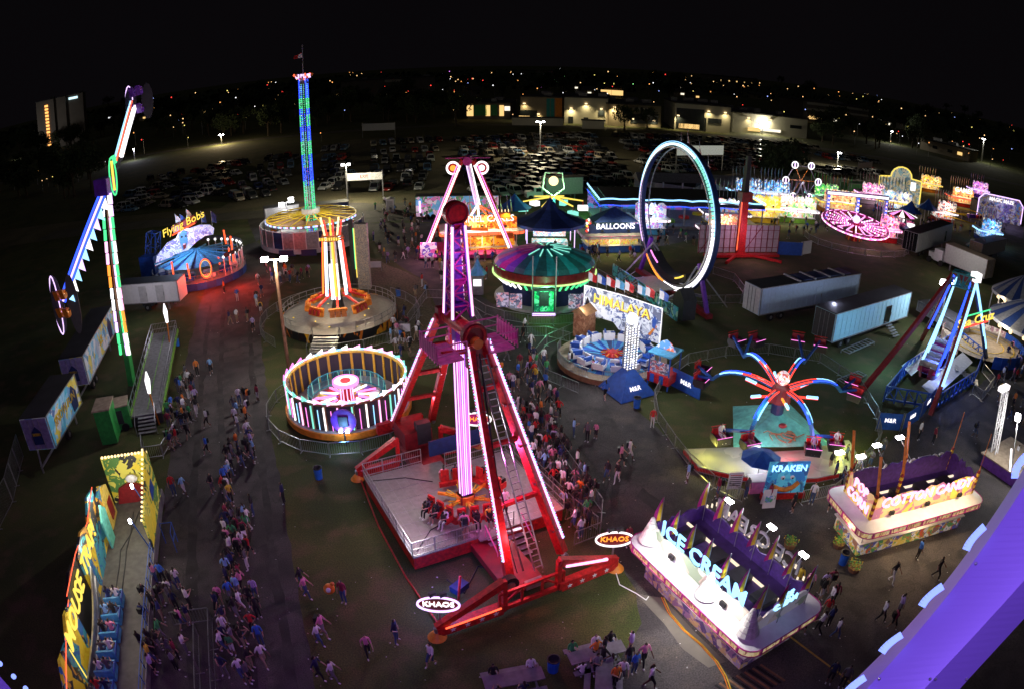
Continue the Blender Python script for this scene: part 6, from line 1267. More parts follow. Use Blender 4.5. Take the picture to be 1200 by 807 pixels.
lp = thing('floodlight_pole', 'pole with a pair of square white floodlights left of the swing ship frame', 'floodlight', G(1098, 392)); hz_ = R(1098, 328, lp.location).z
b = B(); b.tube((0, 0, 0), (0, 0, hz_), .1, 'galv'); b.done('pole', lp); b = B(); b.box((-.7, 0, hz_), (.8, .3, .6), 'l_flood'); b.box((.45, 0, hz_ + .2), (.7, .3, .8), 'l_flood'); b.done('lamp_head', lp); plight(lp.location + Vector((0, -.8, hz_)), (.8, .85, 1), 2300)
plight(L0 + bc + Vector((-1, -2, 1.2)), (.12, .2, 1), 420); plight(L0 + bc + Vector((2.5, -1, 3.5)), (.3, .4, 1), 260); plight(L0 + Vector((-1, -4, 1.5)), (.1, .2, 1), 160)
for i, ((a_, c_)) in enumerate((((1026, 503), (1054, 505)), ((1056, 505), (1076, 492)), ((1077, 491), (1093, 472)))):
    p, q = G(*a_), G(*c_); d = q - p; o2 = thing('fence_banner', ('leftmost', 'middle', 'rightmost')[i] + ' of three blue logo banners on the curved fence before the swing ship', 'banner', p, math.atan2(d.y, d.x)); b = B(); b.box((d.length / 2, 0, .85), (d.length - .1, .06, 1.5), 'blue'); b.bar((0, 0, 0), (0, 0, 1.7), .08, 'galv'); b.bar((d.length, 0, 0), (d.length, 0, 1.7), .08, 'galv'); b.done('panel', o2); b = B(); b.text('M&R', .55, 't_white', frame((d.length / 2, -.05, .95), (1, 0, 0), (0, 0, 1)), .01); b.done('lettering', o2)
    b = o2.children[0]
fence('crowd_fence', [G(*q) for q in ((1138, 462), (1150, 470), (1163, 452), (1150, 436))], 'small steel pen of fence panels at the foot of the swing ship steps')
# striped tents at the right edge
for q, rr_, zz, lb in (((1205, 410), 6.5, 5, 'large navy and white striped round tent cut by the right edge'), ((1190, 372), 4.6, 4.6, 'smaller striped round tent behind the large one at the right edge')):
    p = G(*q); o = thing('striped_tent', lb, 'tent', p); b = B(); b.lathe([(rr_, zz * .7), (rr_ * .5, zz * 1.05), (0, zz * 1.35)], 'navy', 24, ks=['navy', 'steel']); b.lathe([(rr_, zz * .62), (rr_, zz * .7)], 'offwhite', 24); b.done('canopy', o); b = B()
    for i in range(8): a = i * pi / 4; b.bar((rr_ * .95 * cos(a), rr_ * .95 * sin(a), 0), (rr_ * .95 * cos(a), rr_ * .95 * sin(a), zz * .66), .1, 'white')
    for i in range(6): a = pi + i * .3; b.ball((rr_ * cos(a), rr_ * sin(a), zz * .62), .25, 'l_warm', 5)
    b.done('pole', o)
    plight((p.x - rr_, p.y - 1, 3), (1, .75, .5), 120)
p = G(1150, 410); o = thing('round_platform_ride', 'flat round yellow striped ride platform inside a paneled ring behind the swing ship', 'fairground ride', p); b = B(); b.lathe([(5.4, .8), (0, .85)], 'tan', 32); b.ring((0, 0, .87), 4.2, .12, .02, 'yellow', 32); b.ring((0, 0, .87), 2.8, .12, .02, 'yellow', 32); b.done('platform', o); b = B()
for i in range(26): a = i * 2 * pi / 30 - 1.9; b.box((5.45 * cos(a), 5.45 * sin(a), .8), (.08, 1.1, 1.4), 'blue' if a < .2 else MUR('ringart', [(.5, .4, .3), (.7, .6, .5), (.4, .2, .2)], 2, .3), a)
b.done('ring_panel', o); plight((p.x + 1, p.y - 1, 4.5), (1, .85, .55), 300)
p = G(1125, 262); o = thing('track_ride', 'small coaster with double yellow oval track rails near the mirror maze', 'coaster', (p.x, p.y, 0)); b = B()
for z in (2.4, 1.2): pts = [Vector((7 * cos(a * pi / 16), 4 * sin(a * pi / 16), z + .5 * sin(a * pi / 8))) for a in range(33)]; b.path(pts, .14, 'yellow', 5)
b.done('track', o); b = B()
for a in range(0, 32, 2): b.bar((7 * cos(a * pi / 16), 4 * sin(a * pi / 16), 0), (7 * cos(a * pi / 16), 4 * sin(a * pi / 16), 2.5), .1, 'steel')
b.done('support_post', o); b = B(); b.box((0, -4, 2.8), (2.4, .9, .8), 'purple', .1); b.box((2.6, -3.8, 2.8), (2.0, .9, .7), 'red', .3); b.done('train', o); plight((p.x, p.y - 2, 4), (1, .7, .4), 350)
o = thing('small_parasol', 'small blue and white striped parasol standing on the grass before the cream generator', 'umbrella', G(1139, 300)); b = B(); b.tube((0, 0, 0), (0, 0, 2), .05, 'galv'); b.done('pole', o); b = B(); b.lathe([(1.7, 1.8), (0, 3.1)], 'skyblue', 12, ks=['skyblue', 'white']); b.done('canopy', o)
for q, lb in (((1065, 262), 'dark blue tent with a pointed top left of the orange game stand'), ((1085, 258), 'dark blue tent with a pointed top nearest the orange game stand'), ((603, 262), 'pale blue parasol on the plaza left of the striped tent')):
    p = G(*q); o = thing('blue_tent', lb, 'tent', p); b = B(); b.lathe([(2.8, 2.6), (1, 3.8), (0, 5)], 'blue', 8); b.done('canopy', o); b = B(); [b.bar((2.6 * cos(a), 2.6 * sin(a), 0), (2.6 * cos(a), 2.6 * sin(a), 2.7), .1, 'white') for a in (.8, 2.4, 3.9, 5.5)]; b.done('pole', o)
# ride at the right edge
p = G(1185, 548); o = thing('corner_game_stand', 'open purple edged game stand with lamp arms and white truss masts at the right edge', 'game stand', p, .35)
b = B(); b.box((0, 0, .5), (5, 4, 1.0), 'purple'); b.box((0, 0, 1.05), (5.4, 4.4, .1), 'tan'); [b.box((-2.2 + i * .75, -2.1, 1.0), (.35, .2, .3), ('red', 'yellow', 'skyblue', 'pink')[i % 4]) for i in range(7)]; b.done('counter', o)
b = B(); lattice(b, (-1.5, 1.5, 1), (-1.2, 2.5, 6), .45, .4, 6, .05, 'white'); b.box((-1.15, 2.7, 6.2), (1.3, .5, .4), 't_white'); lattice(b, (1.2, -.6, 1), (1.0, .4, 8), .4, .35, 9, .05, 'galv'); b.done('mast', o)
b = B(); b.path([Vector(q) for q in ((-2.4, -1, 1.1), (-2.6, -.6, 3), (-2.0, .2, 4.9))], .05, 'galv'); b.box((-1.9, .3, 5.0), (.9, .4, .3), 'l_flood', .5); b.path([Vector(q) for q in ((-2.4, -1, 1.1), (-2.9, -1.8, 2), (-2.6, -2.4, 1.9))], .05, 'galv'); b.ball((-2.5, -2.4, 1.9), .28, 'l_flood', 6); b.bar((-2.6, -1, 1), (-2.2, -.2, 2.6), .12, 'l_white'); b.done('lamp_arm', o)
plight(loc_of(o) @ Vector((-2.4, 0, 4.4)), (1, .95, .9), 450); plight(loc_of(o) @ Vector((-2.6, -2.6, 2.2)), (1, .9, .95), 130)

# ================= MOUSE TRAP =================
o = thing('mouse_ride', 'long yellow ride front with MOUSE TRAP lettering and a row of blue cars', 'fairground ride', (-22.75, 23.9, 0), R_(110.6)); o.scale = (.82, .82, .82); MM = loc_of(o) @ Matrix.Scale(.82, 4)
ma = MUR('mouseart', [(.65, .5, .03), (.6, .4, .02), (.03, .12, .3), (.04, .25, .3), (.02, .02, .03), (.5, .25, .03)], .45, .16, 3)  # glow mixed into the wall art on top of its lamps
mb = MUR('mousewall', [(.7, .55, .04), (.6, .5, .05), (.08, .2, .05), (.65, .6, .1), (.02, .02, .02)], .6, .22, 2.5)
b = B()
for (x0, x1, h0, h1) in ((-13, -9.5, 3.2, 4.3), (-9.5, -6.5, 4.3, 4.8), (-6.5, -2.5, 5.0, 5.2), (-2.5, 2, 5.1, 4.6), (2, 5.2, 4.6, 5.3), (5.2, 8, 4.3, 3.8)):
    b.prism([(x0, .3), (x1, .3), (x1, h1), ((x0 + x1) / 2, max(h0, h1) + .35), (x0, h0)], ma if x0 != -6.5 else 'black', .2, c=(0, 1.35 - (.1 if x0 in (-9.5, -2.5, 5.2) else 0), 0))
bd = b.done('scenery_wall', o)
b = B(); b.text('MOUSE', 1.9, 't_yellow', frame((-6.6, 1.1, 4.1), (1, 0, 0), (0, 0, 1)), .05, .15); b.text('TRAP!', 1.9, 't_yellow', frame((-.2, 1.1, 4.0), (1, 0, 0), (0, 0, 1)), .05, .15); b.done('lettering', bd)
b = B()
for (x0, z0, x1, z1) in ((-13, 3.4, -9.5, 4.4), (-9.5, 4.5, -6.5, 5), (-6.5, 5.3, -2.5, 5.4), (-2.5, 5.4, 2, 4.8), (2, 4.9, 5.2, 5.5)): b.bar((x0, 1.2, z0), (x1, 1.2, z1), .05, 't_red')
b.bar((-9.8, 1.1, .4), (-9.8, 1.1, 4), .06, 't_yellow'); b.done('light_string', bd)
b = B(); n = 12; pr = []
for i in range(n + 1): u = i / n; pr.append(Vector((-10.2 + 8.6 * u, 1.0 - .4 * sin(u * pi), 1.0 + 2.0 * u)))
for p, q in zip(pr, pr[1:]):
    for dz in (-.45, -.15, .15, .45): b.bar(p + Vector((0, -.1 * abs(dz) * 2, dz)), q + Vector((0, -.1 * abs(dz) * 2, dz)), .12, 'galv', .34)
b.done('slide', o)
b = B(); b.box((-1, -.75, .45), (24, 4.2, .8), 'grey'); b.box((-1, -.75, .87), (24, 4.0, .04), P('mousedeck', (.09, .085, .08), .6, .1, .3, 2)); b.done('platform', o)
b = B(); b.box((9.9, -.7, 2.9), (.2, 4.2, 4.6), mb); b.prism([(-1.6, 0), (1.6, 0), (1.2, 1.4), (0, 2.0), (-1.2, 1.3)], 'darkred', .3, M=Matrix.Rotation(pi / 2, 3, 'Z'), c=(9.6, -.6, .9)); b.ball((9.4, -.9, 3.2), .55, 'white', 8, (.4, 1, .7)); b.done('end_wall', o)
b = B(); 
for i in range(14): b.ball((9.75, -2.7 + i * .3, 5.25), .12, 'l_warm', 5)
for i in range(16): b.ball((3.2 + i * .42, -2.55, 3.4 + 2.2 * (i / 15) ** 1.2), .1, 'l_warm', 5)
b.done('bulb', o)
b = B(); b.prism([(3, .9), (9.9, .9), (9.9, 5.5), (6.5, 4.2), (3, 3.3)], mb, .15, c=(0, -2.7, 0)); b.prism([(7, 2.4), (8.6, 2.6), (8.4, 3.6), (7.2, 3.4)], 'blue', .05, c=(0, -2.82, 0)); b.done('front_wall', o)
b = B(); b.prism([(6.0, .9), (8.4, .9), (8.0, 3.9), (7.2, 4.3), (6.2, 3.8)], P('cheese', (.6, .45, .1), .6), .2, c=(0, 1.1, 0)); b.box((7.2, .95, 2.2), (1.1, .08, 1.6), 'darkred'); b.prism([(3.6, .9), (5, .9), (5.2, 3.6), (4.4, 4.4), (3.4, 3.4)], 'turq', .15, c=(0, .8, 0)); b.done('painted_house', o)
b = B(); pts = [Vector((x, -.9 + (1.1 if x > 0 else 0), .95)) for x in (-13, 0)] 
for off in (-.25, .25): b.path([Vector((-12.8, -.3 + off, .93)), Vector((1.5, -.3 + off, .93)), Vector((3.2, -.2 + off, .93)), Vector((5, -.6, .93)), Vector((8, -.8 + off, .93))], .05, 'dark')
b.done('track', o)
for i in range(7):
    x = -12.6 + i * 1.65; b = B(); b.box((x, -.3, 1.25), (1.25, 1.25, .5), 'skyblue'); b.box((x - .55, -.3, 1.65), (.15, 1.25, .7), 'skyblue'); b.box((x + .55, -.3, 1.5), (.12, 1.25, .4), 'skyblue'); b.box((x, -.9, 1.55), (1.2, .08, .25), 'blue'); b.box((x, .3, 1.55), (1.2, .08, .25), 'blue'); b.box((x, -.3, 1.4), (.9, 1.1, .1), 'dark'); b.done('car', o)
    for y in (-.6, 0): SEATS.append((MM @ Vector((x - .1, y - .0, 1.15)), R_(110.6) - pi / 2, 'mouse', 0))
for x, y, z, lx in ((3.0, -1.2, 3.6, 0), (7.0, -1.0, 4.0, 0)):
    b = B(); b.path([Vector((x, -2.5, .9)), Vector((x, y - .6, z))], .05, 'blue'); b.ball((x, y - .5, z), .13, 'l_flood', 6, (1, 1, 1.9)); b.done('lamp_wand', o); plight(MM @ Vector((x, y - .2, z + .3)), (1, .95, .9), 80)
b = B()
for x0, x1 in ((-12.8, 2.5),):
    n = 12
    for i in range(n + 1): x = x0 + (x1 - x0) * i / n; b.bar((x, -2.8, .9), (x, -2.8, 1.9), .05, 'blue')
    b.bar((x0, -2.8, 1.9), (x1, -2.8, 1.9), .05, 'blue'); b.bar((x0, -2.8, 1.4), (x1, -2.8, 1.4), .05, 'blue')
for q in ((3.3, -4.4), (4.6, -4.4), (4.6, -3.4)): b.bar((q[0], q[1], 0), (q[0], q[1], 1.9), .05, 'blue')
b.bar((3.3, -4.4, 1.9), (4.6, -4.4, 1.9), .05, 'blue'); b.bar((3.3, -4.4, 1), (4.6, -4.4, 1), .05, 'blue'); b.bar((4.6, -3.4, 1.9), (4.6, -4.4, 1.9), .05, 'blue'); b.done('railing', o)
plight(MM @ Vector((-6, -.5, 5)), (1, .85, .7), 140, .4); plight(MM @ Vector((4, 0.5, 5.5)), (1, .9, .6), 220, .4); plight(MM @ Vector((-1, .5, 5)), (1, .9, .7), 160, .4)
fence('queue_fence', [MM @ Vector(p) for p in ((-12.4, -7.2, 0), (-4.6, -7.2, 0), (-4.6, -4.4, 0))], 'outer steel queue fence beside the yellow mouse ride')
fence('queue_fence', [MM @ Vector(p) for p in ((-12.4, -6.2, 0), (-5.8, -6.2, 0))], 'middle steel queue rail beside the yellow mouse ride')
fence('queue_fence', [MM @ Vector(p) for p in ((-12.4, -7.2, 0), (-12.4, -4.2, 0))], 'short end of the steel queue fence nearest the wheel at the mouse ride')
fence('site_fence', [G(*q) for q in ((-60, 760), (0, 620), (16, 588), (28, 535))], 'tall wire site fence at the left edge beside the near painted trailer', h=2.2)

# queue fences of the pendulum ride
fence('queue_fence', [G(*q) for q in ((592, 512), (625, 552), (672, 600), (700, 622))], 'inner steel queue fence along the right deck of the red pendulum ride')
fence('queue_fence', [G(*q) for q in ((655, 530), (690, 580), (705, 600), (703, 628), (672, 640))], 'outer steel queue fence to the right of the crowd at the red pendulum ride')
fence('crowd_fence', [G(*q) for q in ((470, 400), (478, 380), (500, 350), (535, 352), (540, 368))], 'steel fence pen beside the speckled pylon left of the pendulum arm')
fence('queue_fence', [G(*q) for q in ((228, 492), (210, 505), (192, 535), (170, 538), (168, 520))], 'bent steel queue fence at the near end of the grey loading deck')
fence('crowd_fence', [G(*q) for q in ((556, 370), (565, 385), (600, 395), (640, 395), (668, 402))], 'steel fence running in front of the green lit dome entrance')

# ================= poles, bins, tables, signs =================
def light_pole(label, foot, top, heads, k='galv', w=1500, col=(1, .95, .85), name='floodlight_pole', r=.1):
    f = G(*foot); tp = R(top[0], top[1], f); o = thing(name, label, 'light pole', f); z = tp.z; b = B(); b.tube((0, 0, 0), (0, 0, z), r * 1.4, k, r, n=8); b.done('pole', o)
    b = B()
    for dx in heads: b.bar((0, 0, z - .1), (dx, 0, z), .08, 'galv'); b.box((dx, -.05, z), (.55, .4, .35), 'l_flood')
    b.done('lamp_head', o); plight(f + Vector((0, -.5, z - .1)), col, w, .4); return o
light_pole('tall brown wooden pole with two white floodlights standing over the left midway', (341, 447), (320, 304), (-.9, .8), 'wood', 2600, (1, .95, .92), r=.13)
light_pole('tall pole with bright white lamps behind the swing tower beside the exit banner', (408, 238), (395, 194), (-.6, .5), 'galv', 7000, (1, .9, .62))
light_pole('white lamp pole in the middle of the car park', (633, 182), (632, 143), (-.9, .9), 'galv', 11000, (1, .85, .55), r=.15)
light_pole('bright stadium style lamp on a tall mast near the upper right edge', (1150, 190), (1152, 163), (-1, 1, 0), 'offwhite', 9000, (1, .95, .8), r=.35)
light_pole('lamp pole with a bluish head at the right end of the car park', (981, 196), (980, 179), (0, .8), 'galv', 8000, (1, .92, .7), r=.2)
light_pole('distant white lamp pole left of the stadium mast', (1043, 168), (1043, 154), (0, .9), 'galv', 4000, (1, .95, .8), r=.25)
light_pole('lamp pole at the right end of the long warehouse', (893, 158), (894, 146), (-.9, .9), 'galv', 9000, (1, .9, .65), r=.2)
light_pole('lamp pole on the left service road near the far houses', (260, 170), (260, 158), (-.9, .9), 'galv', 12000, (1, .75, .4), r=.2)
light_pole('single street lamp at the far left behind the swing arm ride', (158, 188), (158, 175), (0,), 'galv', 2500, (.8, .8, 1), r=.2)
def bin_(q, lb, g=None):
    p = G(*q); o = thing('trash_can', lb, 'trash can', p, 0, g); b = B(); b.lathe([(0, .02), (.26, .02), (.3, .9)], P('binblue', (.02, .14, .6), .5), 14); b.lathe([(.32, .86), (.33, .92), (.27, .92), (.24, .6), (0, .6)], 'dark', 14); b.done('barrel', o)
for q, lb in (((175, 555), 'blue trash can on grass between the yellow mouse ride and the queue fence'), ((208, 405), 'blue trash can beside the far lamp wand of the loading deck'), ((374, 560), 'blue trash can on grass left of the pendulum ride outrigger'), ((746, 477), 'blue trash can beside the blue pyramid tent'), ((648, 785), 'blue trash can on grass between the two picnic tables'), ((987, 660), 'blue trash can with dark rim at the left corner of the cotton candy stand'), ((467, 347), 'blue trash can near the speckled pylon'), ((681, 293), 'blue trash can left of the balloon stand')): bin_(q, lb)
def table(q, an, lb, topk):
    p = G(*q); o = thing('picnic_table', lb, 'picnic table', p, an); b = B(); b.box((0, 0, .75), (2.8, .8, .06), topk); b.done('tabletop', o)
    for y in (-.75, .75): b = B(); b.box((0, y, .45), (2.8, .3, .05), 'grey'); b.done('bench', o)
    for x in (-1, 1): b = B(); b.bar((x, -.7, 0), (x, .2, .74), .07, 'steel'); b.bar((x, .7, 0), (x, -.2, .74), .07, 'steel'); b.bar((x, -.75, .42), (x, .75, .42), .07, 'steel'); b.done('leg', o)
    return o
TB = [table((602, 805), .25, 'picnic table with a pink top at the bottom edge', 'lilac2' if 'lilac2' in MT else P('lilac2', (.16, .14, .18), .5)), table((698, 775), .28, 'picnic table crowded with people right of the blue trash can', 'lilac2')]
p = G(700, 800); table((706, 806), 1.45, 'short side table joined at a right angle to the crowded picnic table', 'lilac2')
for q, lb, w_ in (((472, 394), 'white ticket sign with lettering on the fence near the speckled pylon', 1.6), ((440, 318), 'small white notice stand with a red heap at the plaza fence', 1.6)):
    p = G(*q); o = thing('notice_sign', lb, 'sign', p); b = B(); b.box((0, 0, .9), (w_, .06, .8), 'white'); b.bar((-w_ / 2, 0, 0), (-w_ / 2, 0, 1.3), .06, 'galv'); b.bar((w_ / 2, 0, 0), (w_ / 2, 0, 1.3), .06, 'galv'); b.done('board', o)
def banner(a_, c_, h, k, lb, txt=None, poles=True, tk='red', z=None):
    p, q = G(*a_), G(*c_); d = q - p; L = d.length; o = thing('banner', lb, 'banner', p, math.atan2(d.y, d.x)); b = B(); b.box((L / 2, 0, z), (L, .15, h), k); b.done('cloth', o)
    b = B(); b.bar((0, .1, 0), (0, .1, z + h / 2 + .3), .2, 'steel'); b.bar((L, .1, 0), (L, .1, z + h / 2 + .3), .2, 'steel'); b.done('pole', o)
    if txt: b = B(); b.text(txt, h * .55, tk, frame((L / 2, -.12, z), (1, 0, 0), (0, 0, 1)), .02); b.done('lettering', o)
banner((407, 232), (449, 230), 1.5, P('bannerwhite', (.8, .8, .8), .6, emit=(1, 1, 1), es=.03), 'white banner with red EXIT lettering hung between poles over the car park road', 'EXIT', z=4.2)
banner((425, 162), (463, 161), 2.6, 'offwhite', 'blank pale banner board at the far edge of the car park', z=4)
banner((792, 205), (846, 203), 2.4, P('screenwhite', (.7, .7, .7), .6, emit=(.9, .95, .8), es=.3), 'large blank white screen between two posts behind the ring ride', z=6)
banner((1004, 215), (1020, 213), 1.6, 'offwhite', 'white gate banner above the lit track right of the small wheel', z=5)
p = G(827, 240); o = thing('pole_barn', 'long grey roofed shed with white posts behind the bumper pavilion', 'shed', p, R_(3)); b = B(); b.prism([(-3, 3.6), (0, 5), (3, 3.6)], 'steel', 26, M=Matrix.Rotation(pi / 2, 3, 'Z'), c=(0, 6, 0)); b.done('roof', o); b = B(); [b.bar((-12 + i * 4, 3.2, 0), (-12 + i * 4, 3.2, 3.6), .3, 'white') for i in range(7)]; b.box((0, 8.8, 1.8), (25, .2, 3.4), 'offwhite'); b.done('wall', o)
p = G(862, 232); o = thing('white_tent', 'white peaked tent beside the grey roofed shed', 'tent', p); b = B(); b.add([(-5, -5, 3), (5, -5, 3), (5, 5, 3), (-5, 5, 3), (0, 0, 5.4)], [(0, 1, 4), (1, 2, 4), (2, 3, 4), (3, 0, 4)], 'tan'); b.done('canopy', o); b = B(); [b.bar((x, y, 0), (x, y, 3), .15, 'white') for x in (-4.8, 4.8) for y in (-4.8, 4.8)]; b.done('pole', o)
p = G(790, 232); o = thing('small_house', 'small white gabled hut with a dark roof behind the bumper pavilion', 'hut', p, R_(-30)); b = B(); b.box((0, 2, 1.4), (8, 5, 2.8), 'offwhite'); b.done('wall', o); b = B(); b.prism([(-3, 2.8), (0, 4.6), (3, 2.8)], 'dark', 9, M=Matrix.Rotation(pi / 2, 3, 'Z'), c=(0, 2, 0)); b.done('roof', o)
p = G(458, 248); o = thing('portable_toilet', 'white portable toilet standing by the car park road right of the exit banner', 'portable toilet', p); b = B(); b.box((0, 0, 1.2), (1.4, 1.4, 2.4), 'white'); b.box((0, -.72, 1.1), (1, .03, 2), 'offwhite'); b.lathe([(1.05, 2.4), (0, 2.75)], 'offwhite', 4); b.done('cabin', o)
p = G(925, 299); o = thing('barrier_box', 'blue and white tarpaulin barrier box right of the dark red mast', 'barrier', p); b = B(); b.box((0, 0, 1.0), (4.2, .2, 2), 'blue'); b.box((3.2, 1.0, 1.0), (2.6, .2, 2), 'white', .5); b.box((2.1, 0, 1.05), (.12, .3, 2.2), 'steel'); b.done('panel', o)
# cable on ground
pts = [G(*q) + Vector((0, 0, .04)) for q in ((722, 672), (726, 685), (745, 695), (757, 703), (760, 699))]
o = B().path(pts, .03, 'white', 5).done('power_cable'); tag(o, 'thin white cable curling on the grass by the right outrigger pad', 'cable')
pts = [G(*q) + Vector((0, 0, .05)) for q in ((775, 700), (783, 718), (800, 738), (820, 755), (838, 775), (848, 792), (856, 815))]
o = B().path(pts, .035, 'orange', 5).done('power_cable'); tag(o, 'orange cable running on the ground along the ice cream stand', 'cable')
o = B().path([p + Vector((.12, -.05, 0)) for p in pts], .03, 'yellow', 5).done('power_cable'); tag(o, 'yellow cable beside the orange one along the ice cream stand', 'cable')
cm = G(880, 800); o = thing('cable_mat', 'orange and black hazard striped rubber mat on the path at the bottom edge', 'mat', cm, .35); b = B()
for i in range(12): b.box((-1.4 + i * .25, 0, .03), (.125, 1.6, .03), 'wood' if i % 2 else 'tyre', .3)
b.done('mat', o)
for q, lb in (((885, 760), 'round flower planter under the right end of the ice cream stand'), ((925, 640), 'low flower planter left of the ice cream stand end'), ((1000, 668), 'shrub in a pot at the corner of the cotton candy stand'), ((982, 640), 'small potted shrub at the short side of the cotton candy stand')):
    p = G(*q); o = thing('flower_planter', lb, 'planter', p); b = B(); b.lathe([(0, .02), (.35, .02), (.42, .35), (.38, .35), (.35, .3), (0, .3)], 'wood', 12); b.done('pot', o); b = B(); rn = random.Random(q[0])
    for i in range(160):
        a = rn.uniform(0, 2 * pi); r_ = rn.uniform(0, .5); z = .35 + rn.uniform(0, .35); v = Vector((r_ * cos(a), r_ * sin(a), z)); u = Vector((rn.uniform(-1, 1), rn.uniform(-1, 1), rn.uniform(-.4, 1))).normalized() * .07; w_ = Vector((-u.y, u.x, .03)); b.flat([v - u, v + w_ * .5, v + u, v - w_ * .5], ('green', 'lime', 'yellow', 'green')[i % 4])
    b.done('foliage', o)

# ================= the wheel the picture is taken from =================
pu = P('rimpaint', (.3, .2, .62), .35, .2, .05, 1.5)
o = thing('observation_wheel', 'purple lit steel rim beam of the big wheel crossing the lower right corner', 'wheel rim', (0, 0, H)); 
def at(px, py, d): return ray(px, py) * d
st_ = [(960, 820, 858, 940, 995), (880, 905, 940, 1008, 1054), (807, 987, 1014, 1078, 1117), (742, 1060, 1074, 1141, 1180), (675, 1115, 1129, 1203, 1244), (607, 1160, 1175, 1260, 1303), (547, 1200, 1213, 1308, 1350), (450, 1256, 1268, 1382, 1424), (360, 1300, 1312, 1440, 1480)]
rows = [[at(l, y, 2.5), at(i_, y, 2.42), at(c_, y, 2.4), at(r_, y, 2.5), at(r_, y, 2.8), at(l, y, 2.8)] for y, l, i_, c_, r_ in st_]
for _ in range(2): rows = [rows[0]] + [[(A1 + B1 * 2 + C1) / 4 for A1, B1, C1 in zip(rows[i - 1], rows[i], rows[i + 1])] for i in range(1, len(rows) - 1)] + [rows[-1]]
fine = []
for i in range(len(rows) - 1):
    q0, q1, q2, q3 = rows[max(0, i - 1)], rows[i], rows[i + 1], rows[min(len(rows) - 1, i + 2)]
    for s_ in range(8):
        u = s_ / 8; fine.append([.5 * ((2 * B1) + (C1 - A1) * u + (2 * A1 - 5 * B1 + 4 * C1 - D1) * u * u + (3 * B1 - A1 - 3 * C1 + D1) * u ** 3) for A1, B1, C1, D1 in zip(q0, q1, q2, q3)])
coarse, rows = rows, fine + [rows[-1]]
b = B()
for a_, c_ in zip(rows, rows[1:]):
    for j in range(6): b.add([a_[j], a_[(j + 1) % 6], c_[(j + 1) % 6], c_[j]], [(0, 1, 2, 3)], pu)
b.done('rim_beam', o)
b = B()
for i in (18, 34, 50):
    for j in (1, 2):
        for f_ in (.06, .94): b.ball(rows[i][j].lerp(rows[i][j + 1], f_) * .998, .006, 'galv', 5)
b.done('bolt', o)
b = B(); 
for (q0, q1, q2) in (((1188, 558), (1188, 542), (1203, 531)), ((1131, 642), (1135, 630), (1153, 614)), ((1079, 708), (1084, 697), (1104, 684)), ((1032, 762), (1038, 752), (1056, 741)), ((989, 812), (995, 802), (1013, 791))):
    pts = []
    for t_ in range(9): u = t_ / 8; x = q0[0] * (1 - u) ** 2 + 2 * q1[0] * u * (1 - u) + q2[0] * u * u; y = q0[1] * (1 - u) ** 2 + 2 * q1[1] * u * (1 - u) + q2[1] * u * u; pts.append(at(x + 1, y + 2, 2.3))
    b.path(pts, .014, 'l_ledblue' if 'l_ledblue' in MT else LED('l_ledblue', (.22, .3, 1), 1.9), 6)
b.done('light_tube', o)
alight((.2, -.6, H + 1.4), (1.5, 1.2, H - 1.2), (.45, .27, 1), 88, 1.6, 1.6); plight((2.6, 1.9, H - .6), (.5, .3, 1), 3, .3)  # soft purple fills added near the camera to brighten the rim beam
o = thing('wheel_frame', 'small purple corner of a wheel spoke with blue lamps at the bottom left', 'wheel spoke', (0, 0, H))
b = B(); a0, a1 = at(-130, 700, 2.4), at(100, 960, 2.3); b.bar(a0, a1, .3, pu, .1); b.done('beam', o); b = B(); [b.ball(at(x, y, 2.15), .009, 'l_ledblue', 6) for x, y in ((0, 777), (16, 792), (30, 806))]; b.done('light_tube', o)
plight((-1.3, .5, H - .1), (.5, .2, 1), 5, .1)  # small purple fill added so the corner spoke shows
# purple wash of the wheel's lamps over the ground below
alight((-6, 3, 23), (-14, 20, 0), (.6, .2, 1), 1000, 2, 2); alight((3, 2, 22), (4, 20, 0), (.5, .28, 1), 300, 2, 2)
